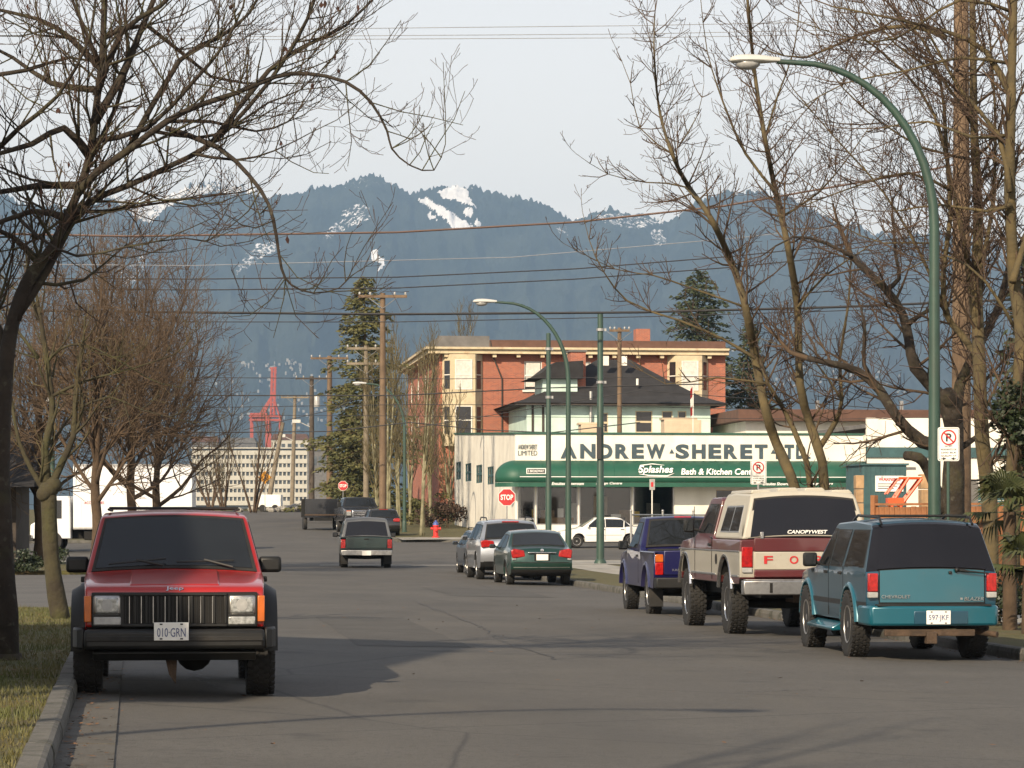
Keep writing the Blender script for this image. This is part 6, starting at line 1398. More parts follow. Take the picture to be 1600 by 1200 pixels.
def crossing_things():
    Y = 232.; a = at(402, 800, Y); t = empty('white_trailer', (at(420, 0, Y).x, Y, gz(0, Y)), 0, 'small white utility trailer at the far end of the street', 'trailer'); bx(t, 'box', 'sign_white', -1.0, .95, 0, 2, .35, 1.35, .04); bx(t, 'drawbar', 'underbody', -1.8, -1.0, .9, 1.1, .4, .5); bx(t, 'chassis', 'underbody', -.9, .9, .1, 1.9, .2, .35)
    for x in (-.5, .5): MB().lathe([(.001, -.1), (.28, -.1), (.28, .1), (.001, .1)], 16, 0, Matrix.Translation((x, -.02, .28)) @ Matrix.Rotation(R(90), 4, 'X')).build('wheel', 'rubber', t, 40)
    # rubble heap and grass bank closing the street
    mb = MB(); r_ = random.Random(2)
    for k in range(70):
        x, y, s_ = r_.gauss(0, 1.3), r_.gauss(0, .6), r_.uniform(.15, .4); mb.ball((x, y, max(.1, .5 - abs(x) * .25) * r_.random() + .1), s_, 6, 4, (1, 1, .7))
    o = mb.build('rubble_heap', 'concrete'); p = at(468, 798, 232.); o.location = (p.x, p.y, gz(p.x, p.y)); tag(o, 'pale heap of rubble at the far end of the street', 'rubble', kind='stuff')
    b = MB(); n = 24; vv = []
    for i in range(n + 1):
        x = xat(180, 240) + (xat(500, 240) - xat(180, 240)) * i / n; h = .18 + .12 * math.sin(i * 1.7) * .5
        for (dy, z) in ((-3, -.1), (-1.5, h * .7), (0, h), (3, h * .6), (6, -.6)): vv.append((x, 240 + dy, gz(x, 240 + dy) + z))
    b.add(vv, [(i * 5 + j, (i + 1) * 5 + j, (i + 1) * 5 + j + 1, i * 5 + j + 1) for i in range(n) for j in range(4)]); tag(b.build('grass_bank', 'soil_grass', None, 60), kind='structure')
    # traffic signal among the left trees
    Y = 104.; p = gp(xat(82, Y), Y, .12); t = empty('traffic_signal', p, 0, 'traffic signal with yellow head half hidden by the left trees', 'traffic light'); Z = lambda py: at(0, py, Y).z - p.z
    MB().tube([(0, 0, 0), (0, 0, Z(520))], [.1, .07], 10).build('pole', 'green_pole', t, 60); bx(t, 'signal_head', 'sign_yellow', -.30, .05, -.25, -.05, Z(612), Z(596), .03)
    bx(t, 'backplate', 'black_plastic', -.36, .1, -.05, -.02, Z(630), Z(594))
    for z in (600, 610, 622): MB().lathe([(.001, 0), (.09, 0), (.09, .06)], 12, 0, Matrix.Translation((-.13, -.26, Z(z + 2))) @ Matrix.Rotation(R(90), 4, 'X')).build('lens', 'lamp_lens_dull', t)
crossing_things()
# dark house hidden behind the left trees, and one added out of frame on the near left to shade the street
def plain_house(name, x, y, rz, w_, d, h, hr, label, wall='dark_wood', roof='shingle_dark'):
    t = empty(name, gp(x, y, .1), rz, label, 'house'); holes = [(w_ * .12, w_ * .32, 1.0, 2.3), (w_ * .45, w_ * .58, .1, 2.2), (w_ * .68, w_ * .9, 1.0, 2.3)]
    facade(t, 'wall', wall, 0, w_, -.3, h, 0, .25, holes); 
    for i, q in enumerate(holes): sash(t, *q, .03, 'house_glass', 'white_trim', bars=(2, 2))
    bx(t, 'flank_wall', wall, 0, .25, .25, d, -.3, h); bx(t, 'flank_wall', wall, w_ - .25, w_, .25, d, -.3, h); bx(t, 'back_wall', wall, .25, w_ - .25, d - .25, d, -.3, h)
    MB().add([(-.6, -1.6, h - .25), (w_ + .6, -1.6, h - .25), (w_ + .6, d + .6, h - .05), (-.6, d + .6, h - .05), (-.6, d / 2, h + hr), (w_ + .6, d / 2, h + hr)], [(0, 1, 5, 4), (2, 3, 4, 5), (0, 4, 3), (1, 2, 5), (0, 3, 2, 1)]).build('roof', roof, t)
    for x_ in (.1, w_ * .5, w_ - .3): bx(t, 'porch_post', wall, x_, x_ + .2, -1.45, -1.25, -.1, h - .28)
plain_house('porch_house', xat(-250, 88.), 88., TH, 5.2, 8, 2.6, 1.6, 'dark house with porch posts behind the left-hand trees')
plain_house('shade_house', -20.8, 10.3, TH, 10.5, 12, 9.0, 3.2, 'tall stucco house added out of frame on the near left to shade the street', 'stucco_side')

# ------------------------------------------------------------------ trees
mat('bark_moss', (0.0527, 0.0465, 0.0217), .95, var=.3, scale=3, bump=.7, bscale=14, col2=(0.0279, 0.0217, 0.0136)); layer(M['bark_moss'], (0.0620, 0.0682, 0.0186), 1.6, .50, .68, .6)
mat('bark_dark', (0.0270, 0.0204, 0.0144), .95, var=.35, scale=4, bump=.8, bscale=12); layer(M['bark_dark'], (.10, .095, .07), 9, .60, .70, .5); layer(M['bark_dark'], (0.0540, 0.0510, 0.0210), 2.2, .55, .70, .6)
mat('bark_brown', (0.0650, 0.0423, 0.0247), .95, var=.3, scale=4, bump=.5, bscale=16)
mat('bark_alder', (0.2080, 0.1920, 0.1200), .95, var=.3, scale=3, bump=.4, bscale=12); layer(M['bark_alder'], (0.0800, 0.0800, 0.0320), 2, .48, .66, .7)
mat('twig_brown', (.062, .038, .025), .9, var=.25, scale=2)
mat('twig_red', (.105, .070, .042), .9, var=.25, scale=1)
mat('bark_olive', (.105, .078, .034), .95, var=.3, scale=3, bump=.6, bscale=14, col2=(.055, .045, .024))
mat('twig_olive', (0.1050, 0.0840, 0.0385), .9, var=.25, scale=1)
mat('dead_leaf', (.07, .03, .02), .8, var=.3)
mat('needles', (.06, .07, .024), .8, var=.5, scale=.7, col2=(.11, .10, .03))
mat('needles_dark', (0.0200, 0.0336, 0.0160), .8, var=.5, scale=.8, col2=(0.0480, 0.0600, 0.0240))
mat('ivy_leaf', (0.0126, 0.0224, 0.0084), .55, var=.4, scale=3, col2=(0.0280, 0.0385, 0.0140))
mat('palm_leaf', (.028, .042, .012), .6, var=.4, scale=3, col2=(.06, .062, .02))

def perp(d, r_):
    a = d.orthogonal().normalized(); b = d.cross(a); q = r_.uniform(0, 6.283); return a * math.cos(q) + b * math.sin(q)
class Tree:
    def __init__(s, name, label, loc, seed, cat='tree', group=None):
        s.root = empty(name, loc, 0, label, cat, group); s.o = Vector(loc); s.r = random.Random(seed); s.big = MB(); s.mid = MB(); s.tw = MB(); s.n = 0
    def limb(s, pts, r0, r1, where='big', n=9):
        k = len(pts); L = [pts[0]]
        # catmull-rom resample
        P = [Vector(p) for p in pts]; out = []
        for i in range(k - 1):
            a, b, c, d = P[max(i - 1, 0)], P[i], P[i + 1], P[min(i + 2, k - 1)]
            m = max(2, int((c - b).length / .35)) if where == 'big' else 3
            m = min(m, 10)
            for j in range(m):
                t = j / m; out.append(.5 * ((2 * b) + (c - a) * t + (2 * a - 5 * b + 4 * c - d) * t * t + (3 * b - a - 3 * c + d) * t ** 3))
        out.append(P[-1]); N = len(out)
        rad = [(r1 + (r0 - r1) * (1 - i / (N - 1)) ** 1.3) * (1 + (.07 * s.r.uniform(-1, 1) if where == 'big' else 0)) for i in range(N)]
        getattr(s, where).tube(out, rad, n, cap=(where == 'big')); return out, rad
    def grow(s, p, d, L, r, lev, maxlev, P):
        """wandering shoot with side shoots"""
        rr = s.r; seg = max(3, int(L / P['seg'])) if lev < maxlev else P.get('tipseg', 3); pts = [p]; dd = d.normalized(); st_ = L / seg
        for i in range(seg):
            dd = (dd + perp(dd, rr) * P['wob'] * rr.random() + Vector((0, 0, P['up'][min(lev, len(P['up']) - 1)])) / seg * 2).normalized(); pts.append(pts[-1] + dd * st_)
        tgt = s.mid if lev < maxlev - 1 else s.tw; r1 = max(r * .35, P['rmin'])
        rad = [r + (r1 - r) * i / seg for i in range(seg + 1)]
        tgt.tube(pts, rad, 5 if lev < maxlev - 1 else 3, cap=False); s.n += 1
        if lev >= maxlev: return
        nb = max(1, int(L * P['dens'][min(lev, len(P['dens']) - 1)] * rr.uniform(.75, 1.25)))
        for k in range(nb):
            f = P['start'] + (1 - P['start']) * (k + rr.random()) / nb; i = min(int(f * seg), seg - 1); q = pts[i].lerp(pts[i + 1], f * seg - i); t = (pts[i + 1] - pts[i]).normalized()
            ang = R(rr.uniform(*P['ang'])); d2 = (t * math.cos(ang) + perp(t, rr) * math.sin(ang)); d2.y *= P.get('flat', 1); s.grow(q, d2, L * rr.uniform(*P['ratio']) * (1.15 - .5 * f), max(r1 + (r - r1) * (1 - f), P['rmin']) * .62, lev + 1, maxlev, P)
    def sprout(s, pts, rad, every, L, maxlev, P, lo=.15, lev=1, rk=.5):
        """side branches along a main limb"""
        tot = sum((b - a).length for a, b in zip(pts, pts[1:])); n = max(1, int(tot * every))
        for k in range(n):
            f = lo + (1 - lo) * (k + s.r.random()) / n; i = min(int(f * (len(pts) - 1)), len(pts) - 2); t = (pts[i + 1] - pts[i]).normalized(); ang = R(s.r.uniform(*P['ang'])); d = t * math.cos(ang) + perp(t, s.r) * math.sin(ang); d.y *= P.get('flat', 1)
            s.grow(pts[i], d, L * s.r.uniform(.6, 1.25) * (1.1 - .45 * f), min(max(rad[i] * rk, P['rmin'] * 2), P.get('rcap', 9)), lev, maxlev, P)
        s.grow(pts[-1], (pts[-1] - pts[-2]), L * .8, rad[-1], lev, maxlev, P)
    def done(s, bark, mid=None, twig='twig_brown'):
        inv = Matrix.Translation(-s.o)
        for mb, nm, m_ in ((s.big, 'trunk', bark), (s.mid, 'branches', mid or bark), (s.tw, 'crown', twig)):
            if mb.v: mb.v = [(a - s.o.x, b - s.o.y, c - s.o.z) for a, b, c in mb.v]; mb.build(nm, m_, s.root, 180, fix=False)['kind'] = 'stuff' if nm != 'trunk' else 'thing'
        return s.root
def pts_at(lst, Y, dy=0):
    """limb read as picture points (x, y[, depth offset]) at distance Y"""
    return [at(q[0], q[1], Y + (q[2] if len(q) > 2 else 0)) for q in lst]

# -- the big tree at the left edge
P1 = dict(seg=.3, wob=.40, up=(.25, .35, .45, .3), dens=(6, 6.5, 7), start=.12, ang=(28, 70), ratio=(.35, .62), rmin=.0031, rcap=.022, tipseg=4)
Y = 28.8; t = Tree('street_tree', 'large bare tree at the left edge with dark mossy trunk', gp(xat(12, Y), Y, .1), 11)
a, ra = t.limb(pts_at([(4, 1040), (4, 960), (0, 860), (-2, 740), (2, 640), (10, 560), (22, 495), (44, 436), (70, 400)], Y), .168, .05, n=14)
t.limb([a[0] + Vector((0, 0, -.15)), a[0] + Vector((0, 0, .12))], .26, .18, n=14)
limbs = [([(24, 500), (45, 440), (85, 380), (120, 305), (140, 245), (150, 170), (160, 80), (165, -40)], .062, .028, .0), ([(30, 490), (75, 420), (110, 350), (140, 315), (200, 290), (260, 262), (330, 225), (390, 165), (440, 100), (480, 30), (510, -60)], .045, .018, .3),
         ([(120, 305), (150, 270), (200, 235), (260, 190), (310, 165), (370, 145), (430, 120), (480, 115), (540, 128), (580, 160), (605, 205), (612, 232), (640, 258), (678, 266), (696, 225)], .040, .005, -.4), ([(130, 290), (60, 290), (0, 300), (-80, 300)], .042, .02, .5), ([(140, 245), (100, 200), (50, 225), (-40, 250)], .045, .02, -.5), ([(148, 190), (190, 120), (215, 60), (240, 0), (260, -50)], .05, .02, .2), ([(150, 150), (190, 50), (250, 10), (300, -40)], .04, .015, -.3),
         ([(200, 235), (280, 95), (340, 60), (390, 20), (420, -40)], .032, .012, .6), ([(260, 200), (340, 230), (390, 275), (420, 320), (432, 370), (440, 420), (455, 445), (490, 458), (530, 450), (545, 432)], .028, .005, -.7), ([(330, 225), (420, 110), (480, 70), (540, 40), (600, -20)], .03, .012, .5), ([(160, 110), (110, 60), (60, 30), (-30, 10)], .04, .015, .4), ([(20, 330), (60, 370), (120, 400), (200, 385), (290, 372), (345, 385)], .02, .005, -.9),
         ([(18, 560), (-10, 500), (-40, 400), (-60, 300), (-70, 150)], .055, .03, .2), ([(260, 190), (330, 190), (400, 205), (450, 190), (470, 165)], .02, .006, .4), ([(300, 240), (370, 250), (430, 235), (490, 205)], .018, .005, -.3), ([(100, 340), (50, 330), (-30, 360)], .04, .02, -.3), ([(160, 60), (230, 40), (330, 120), (420, 130)], .03, .01, .9), ([(150, 220), (230, 200), (300, 130), (350, 70), (380, 10)], .03, .01, -.8), ([(150, 140), (80, 130), (20, 90), (-40, 60)], .035, .012, .7), ([(100, 330), (160, 330), (230, 320), (300, 310), (380, 300)], .022, .006, .6), ([(155, 100), (130, 40), (100, -30)], .03, .012, -.6), ([(60, 410), (20, 370), (-30, 350)], .04, .015, .3), ([(140, 250), (180, 170), (200, 90), (190, 0)], .03, .01, .9), ([(-20, 250), (30, 200), (90, 150), (140, 60), (150, -20)], .03, .01, -1.0), ([(240, 205), (310, 215), (360, 200), (420, 160), (470, 140), (520, 90)], .02, .006, .9), ([(-30, 120), (40, 110), (110, 90), (180, 100), (240, 70)], .025, .006, .2), ([(165, -40), (180, -160), (230, -300), (260, -420)], .028, .008, .2), ([(260, -50), (340, -140), (430, -210), (500, -330)], .02, .006, -.5), ([(510, -60), (560, -140), (600, -240)], .018, .006, .4), ([(-70, 150), (-60, -60), (-20, -240), (30, -400)], .03, .008, -.3), ([(165, -40), (90, -140), (40, -260)], .022, .006, .6)]
for pts, r0, r1, dy in limbs:
    q = pts_at([(x, y, dy * min(1, i / 3)) for i, (x, y) in enumerate(pts)], Y); o, rad = t.limb(q, r0, r1, n=8); t.sprout(o, rad, 5.0, 1.05, 3, P1, .15, rk=.42)
lf = MB(); cand = [v for v in t.tw.v if 20 < 800 + v[0] / v[1] * FPX < 640]
for k in range(46):
    p = Vector(t.r.choice(cand)) - t.o
    for k2 in range(t.r.choice((1, 1, 2))):
        w_ = rnd.uniform(.010, .02); L = rnd.uniform(.05, .09); q = p + Vector((rnd.uniform(-.012, .012), rnd.uniform(-.012, .012), 0)); lf.add([q, q + Vector((w_, .01, -L * .5)), q + Vector((rnd.uniform(-.015, .015), 0, -L)), q + Vector((-w_, -.01, -L * .5))], [(0, 1, 2, 3)])
lf.build('dead_leaves', 'dead_leaf', t.root, fix=False); t.done('bark_dark', 'bark_moss', 'twig_brown')

# -- pollarded tree behind it
P2 = dict(seg=.3, wob=.3, up=(.35, .4, .3), dens=(4.2, 5.0, 5), start=.2, ang=(25, 60), ratio=(.4, .7), rmin=.004, rcap=.03, tipseg=3)
Y = 40.8; t = Tree('street_tree', 'smaller pollarded tree with knobbly mossy trunk behind the red car', gp(xat(90, Y), Y, .1), 12)
a, ra = t.limb(pts_at([(96, 972), (88, 930), (80, 870), (77, 810), (76, 765)], Y), .135, .105, n=12); t.big.ball(at(76, 765, Y), .14, 12, 8, (1, 1, .9)); t.big.ball(at(83, 758, Y), .12, 10, 7); t.big.ball(at(69, 772, Y - .05), .11, 10, 7)
for pts, r0, r1 in (([(78, 765), (98, 720), (115, 680), (118, 620), (125, 560)], .06, .03), ([(75, 762), (70, 700), (82, 650), (78, 600), (70, 540), (60, 480)], .065, .03), ([(72, 770), (50, 735), (30, 690), (20, 640)], .05, .02), ([(80, 620), (110, 605), (150, 590), (210, 575), (270, 555)], .03, .008), ([(70, 570), (95, 545), (130, 538), (180, 560), (230, 590)], .025, .008), ([(115, 680), (130, 640), (124, 600)], .03, .015), ([(60, 500), (45, 440), (40, 380)], .03, .012), ([(60, 560), (30, 520), (10, 500)], .03, .012), ([(120, 640), (170, 620), (220, 640), (300, 660)], .02, .006)):
    o, rad = t.limb(pts_at(pts, Y), r0, r1, n=7); t.sprout(o, rad, 3.4, .75, 3, P2, .1)
t.done('bark_moss', 'bark_moss', 'twig_olive')

# -- row of reddish twiggy trees on the left before the avenue
P3 = dict(seg=.4, wob=.34, up=(.22, .18, .15), dens=(3.2, 4.2, 4.6), start=.12, ang=(22, 62), ratio=(.42, .72), rmin=.007, rcap=.05, tipseg=3)
for i, (px, Y, hpx, lab, sd_, dens) in enumerate(((150, 84., 360, 'reddish bare tree behind the red car, nearest of the left row', 21, 1), (205, 92., 350, 'reddish bare tree with forked trunk in front of the box truck', 22, 1), (245, 98., 420, 'lower reddish bare tree at the right end of the left row', 23, 1), (60, 90., 420, 'reddish bare tree behind the traffic signal at far left', 24, .8), (-60, 86., 380, 'reddish bare tree at the frame edge behind the large trunk', 25, .6))):
    t = Tree('street_tree', lab, gp(xat(px, Y), Y, .1), sd_, group='reddish bare trees on the left'); b = t.o; H_ = at(0, hpx, Y).z - b.z
    t.limb([b, b + Vector((.05, 0, H_ * .12)), b + Vector((-.03, .02, H_ * .24)), b + Vector((.06, 0, H_ * .42)), b + Vector((0, 0, H_ * .62))], .19, .05, n=10)
    for k in range(12):
        a_ = 2.4 * k + t.r.random() * .8; f = k / 11; hs = H_ * (.19 + .30 * f); sp = (2.7 - 1.7 * f) * t.r.uniform(.8, 1.15) * (1.2 if i in (1, 2) else 1); hh = (H_ - hs) * (.48 + .5 * f) * t.r.uniform(.85, 1.05); d = Vector((math.cos(a_), math.sin(a_) * .8, 0)); s0 = b + Vector((0, 0, hs)); j = lambda: Vector((t.r.gauss(0, .16), t.r.gauss(0, .16), t.r.gauss(0, .1)))
        o, rad = t.limb([s0, s0 + d * sp * .30 + Vector((0, 0, hh * .22)) + j(), s0 + d * sp * .62 + Vector((0, 0, hh * .48)) + j(), s0 + d * sp * .88 + Vector((0, 0, hh * .74)) + j(), s0 + d * sp + Vector((0, 0, hh)) + j()], .075 - .02 * f, .014, n=6); t.sprout(o, rad, 3.4 * dens, 1.7, 3, P3, .15)
    t.done('bark_brown', 'bark_brown', 'twig_red')

# -- right side: three-stemmed cherry with long straight shoots
P4 = dict(seg=.35, wob=.24, up=(.30, .30, .25), dens=(5.0, 6, 6), start=.12, ang=(30, 68), ratio=(.40, .70), rmin=.0052, rcap=.022, tipseg=3)
Y = 51.; t = Tree('cherry_tree', 'bare three-stemmed tree rising behind the canopy pickup', gp(xat(1268, Y), Y, .1), 31)
for pts, r0, r1, ev, L in (([(1262, 930), (1250, 800), (1236, 745), (1212, 690), (1196, 640), (1180, 560), (1165, 480), (1145, 415), (1110, 340), (1075, 290), (1050, 240), (1030, 170), (1022, 80), (1024, 10)], .11, .008, 2.0, .95), ([(1264, 930), (1266, 760), (1252, 700), (1225, 640), (1200, 600), (1188, 560)], .08, .03, 1.6, .8), ([(1270, 930), (1288, 760), (1278, 700), (1265, 660), (1250, 600), (1246, 480), (1230, 380), (1212, 300), (1195, 215), (1180, 120), (1168, 0), (1165, -60)], .10, .02, 2.2, 1.0), ([(1280, 700), (1305, 660), (1315, 625), (1312, 560), (1325, 480), (1330, 400)], .055, .015, 2.0, .8), ([(1212, 300), (1165, 240), (1130, 160), (1105, 80), (1095, 0)], .03, .006, 2.2, .7), ([(1196, 215), (1215, 150), (1240, 80), (1250, 0)], .022, .006, 2, .6), ([(1110, 340), (1070, 292), (1010, 285), (950, 272), (900, 240)], .02, .004, 2.2, .5), ([(1050, 240), (1000, 200), (985, 130), (960, 70)], .014, .004, 2.5, .4), ([(1060, 230), (1090, 180), (1100, 130)], .014, .004, 2.5, .4), ([(1180, 560), (1130, 530), (1060, 500), (980, 470), (930, 400), (910, 330)], .03, .005, 2.2, .6), ([(1165, 480), (1080, 450), (1020, 430), (960, 420), (880, 380)], .02, .004, 2.4, .5), ([(1220, 340), (1280, 300), (1330, 240), (1370, 180)], .025, .006, 2.2, .8), ([(1246, 480), (1290, 430), (1350, 390), (1410, 340)], .025, .006, 2.2, .8), ([(1200, 600), (1120, 590), (1040, 600), (980, 560)], .02, .004, 2, .5), ([(1315, 625), (1270, 560), (1220, 540), (1160, 520)], .02, .005, 2, .6)):
    o, rad = t.limb(pts_at([(x, y, (i * .12 if i % 2 else -i * .05)) for i, (x, y) in enumerate(pts)], Y), r0, r1, n=8); t.sprout(o, rad, ev * 1.6, L * 1.15, 3, P4, .2, rk=.4)
t.done('bark_olive', 'bark_brown', 'twig_brown')

# -- old gnarled tree behind the near lamp post
P5 = dict(seg=.3, wob=.45, up=(.25, .3, .2), dens=(6.0, 7, 6), start=.15, ang=(30, 75), ratio=(.40, .68), rmin=.0052, rcap=.03, tipseg=3)
Y = 50.; t = Tree('gnarled_tree', 'old gnarled tree with sawn-off limb behind the near green lamp', gp(xat(1490, Y), Y, .1), 32)
for pts, r0, r1, ev, L in (([(1490, 930), (1488, 830), (1490, 740), (1491, 680), (1490, 640), (1480, 615)], .26, .13, 0, 0), ([(1484, 700), (1440, 690), (1400, 650), (1375, 610), (1340, 580), (1300, 568), (1262, 560)], .13, .05, 2.6, 1.2), ([(1488, 670), (1470, 620), (1430, 575), (1420, 530), (1410, 490), (1385, 452), (1350, 420), (1330, 400)], .13, .05, 2.6, 1.3), ([(1375, 610), (1350, 570), (1352, 520), (1345, 480)], .05, .02, 3, .8), ([(1420, 505), (1450, 485), (1490, 470)], .05, .02, 3, .8), ([(1385, 452), (1405, 435), (1400, 400), (1395, 340)], .05, .02, 3, 1.0), ([(1492, 665), (1500, 600), (1530, 540), (1560, 480), (1580, 400)], .12, .05, 2.6, 1.2), ([(1478, 800), (1450, 735), (1435, 715), (1415, 712)], .10, .085, 0, 0), ([(1330, 400), (1290, 380), (1240, 370), (1190, 400)], .04, .01, 3, .9), ([(1500, 700), (1530, 680), (1560, 650)], .06, .03, 2, .8)):
    o, rad = t.limb(pts_at([(x, y, .15 * math.sin(i * 2.1)) for i, (x, y) in enumerate(pts)], Y), r0, r1, n=10)
    if ev: t.sprout(o, rad, ev * 1.3, L, 3, P5, .15, rk=.4)
t.done('bark_dark', 'bark_brown', 'twig_brown')

# -- slender stems at the right edge
P6 = dict(seg=.4, wob=.26, up=(.35, .3, .2), dens=(5.4, 6.5, 6), start=.2, ang=(25, 65), ratio=(.42, .70), rmin=.0052, rcap=.03, tipseg=3)
for px, Y, lab, sd_, stems in ((1540, 47., 'slender multi-stemmed tree right of the near lamp post', 41, (([(1548, 900), (1546, 780), (1535, 690), (1530, 560), (1526, 450), (1528, 330), (1522, 200), (1520, 60), (1518, -60)], .14, .05), ([(1530, 560), (1500, 520), (1478, 490), (1474, 420), (1485, 340), (1480, 250), (1470, 130), (1440, 60), (1400, 20)], .06, .02), ([(1528, 540), (1520, 480), (1510, 400), (1490, 300), (1460, 180), (1410, 110), (1350, 60)], .06, .015), ([(1526, 440), (1550, 330), (1555, 180), (1545, 40)], .04, .015), ([(1480, 60), (1420, 40), (1340, 55), (1260, 90), (1200, 80)], .045, .01), ([(1478, 490), (1440, 400), (1380, 300), (1300, 210), (1240, 140)], .03, .008), ([(1490, 300), (1420, 270), (1340, 290), (1260, 320)], .03, .008), ([(1522, 200), (1470, 120), (1400, 70), (1330, -20)], .03, .008), ([(1524, 250), (1440, 230), (1350, 170), (1290, 100), (1270, 20)], .025, .006), ([(1520, 120), (1560, 60), (1590, -20)], .025, .008), ([(1526, 420), (1450, 380), (1380, 380), (1310, 350), (1250, 300)], .022, .005), ([(1528, 330), (1570, 270), (1600, 230)], .025, .008))),
                                ((1585, 45., 'bare tree trunk at the right edge of the frame', 42, (([(1580, 900), (1582, 780), (1590, 650), (1596, 520), (1585, 440), (1578, 300), (1580, 150), (1585, -60)], .15, .06), ([(1582, 440), (1600, 380), (1620, 300)], .06, .03), ([(1578, 300), (1560, 210), (1500, 140), (1440, 30)], .05, .015), ([(1580, 150), (1540, 80), (1480, 50), (1400, 30), (1300, 10)], .06, .012), ([(1580, 320), (1540, 330), (1470, 320), (1400, 330)], .04, .01), ([(1582, 210), (1520, 215), (1450, 190), (1380, 200)], .035, .01), ([(1582, 100), (1500, 90), (1420, 110), (1320, 130), (1250, 170)], .03, .007), ([(1585, 20), (1500, 0), (1400, 60), (1330, 60), (1240, 30)], .03, .007), ([(1590, 520), (1540, 440), (1480, 400), (1420, 420)], .03, .008))))):
    t = Tree('street_tree', lab, gp(xat(px, Y), Y, .1), sd_)
    for pts, r0, r1 in stems:
        o, rad = t.limb(pts_at([(x, y, .2 * math.sin(i * 1.7 + r0 * 90)) for i, (x, y) in enumerate(pts)], Y), r0, r1, n=9); t.sprout(o, rad, 3.4, 1.3, 3, P6, .15, rk=.4)
    t.done('bark_olive', 'bark_brown', 'twig_brown')

# -- alders beyond the crossing
P7 = dict(seg=.6, wob=.16, up=(.5, .45, .3), dens=(2.6, 3, 3), start=.2, ang=(15, 40), ratio=(.4, .7), rmin=.012, rcap=.05, tipseg=3)
for i, (px, Y, hpx, lab) in enumerate(((606, 161., 545, 'pale alder beside the tallest timber pole'), (622, 166., 570, 'pale alder with two stems, second from the timber pole'), (658, 150., 560, 'pale mossy alder left of the hydrant'), (672, 172., 580, 'thin alder against the brick flank wall'), (640, 176., 575, 'alder behind the far green street lamp'), (590, 168., 600, 'thin alder left of the tallest timber pole'), (702, 186., 640, 'small brown bush-like tree at the shop back corner'), (730, 230., 500, 'bare tree top rising behind the brick block'))):
    t = Tree('alder_tree', lab, gp(xat(px, Y), Y, .1), 50 + i, group='pale alders beyond the crossing'); b = t.o; H_ = at(0, hpx, Y).z - b.z
    for k in range(2 if i < 5 else 3):
        lx = t.r.uniform(-.5, .5); o, rad = t.limb([b + Vector((.1 * k, .1 * k, 0)), b + Vector((lx * .3, 0, H_ * .3)), b + Vector((lx * .8, .1, H_ * .65)), b + Vector((lx * 1.3, 0, H_ * .97))], .10, .02, n=7); t.sprout(o, rad, 1.9, 2.1, 3, P7, .25)
    t.done('bark_alder', 'twig_olive', 'twig_olive')
# -- bare trees at the end of the street
for i, (px, Y, hpx, wd, lab) in enumerate(((396, 226., 660, 2.6, 'spreading bare tree in front of the office block'), (350, 236., 690, 2.2, 'bare tree at the street end behind the red car roof'), (330, 230., 720, 2.0, 'low bare tree left of the office block'))):
    t = Tree('bare_tree', lab, gp(xat(px, Y), Y, .05), 70 + i, group='bare trees at the street end'); b = t.o; H_ = at(0, hpx, Y).z - b.z
    for k in range(5): 
        d = Vector((t.r.uniform(-1, 1), t.r.uniform(-.6, .6), 0)) * wd; o, rad = t.limb([b + d * .08, b + d * .25 + Vector((0, 0, H_ * .2)), b + d * .6 + Vector((0, 0, H_ * .55)), b + d * .95 + Vector((0, 0, H_ * .9))], .11, .025, n=6); t.sprout(o, rad, 1.2, 1.8, 3, P7, .25)
    t.done('bark_brown', 'bark_brown', 'twig_olive')
# near-left verge trees added out of frame to dapple the street
for i, v in enumerate((-6, 6)):
    p = st(-2.6, v); t = Tree('street_tree', ('bare verge tree added out of frame to dapple the street, nearer than the large left tree', 'bare verge tree added out of frame to dapple the street, beside the camera on the left')[i], gp(p.x, p.y, .1), 80 + i); b = t.o; t.limb([b, b + Vector((0, .1, 2.2))], .2, .16, n=10)
    for k in range(6):
        a_ = k * 1.05 + t.r.random(); d = Vector((math.cos(a_), math.sin(a_), 0)); o, rad = t.limb([b + Vector((0, .1, 2.1)), b + d * .9 + Vector((0, 0, 4)), b + d * 2 + Vector((0, 0, 6)), b + d * 2.8 + Vector((0, 0, 8.5))], .1, .02, n=6); t.sprout(o, rad, 1.6, 1.3, 2, P2, .2)
    t.done('bark_dark', 'bark_moss', 'twig_brown')

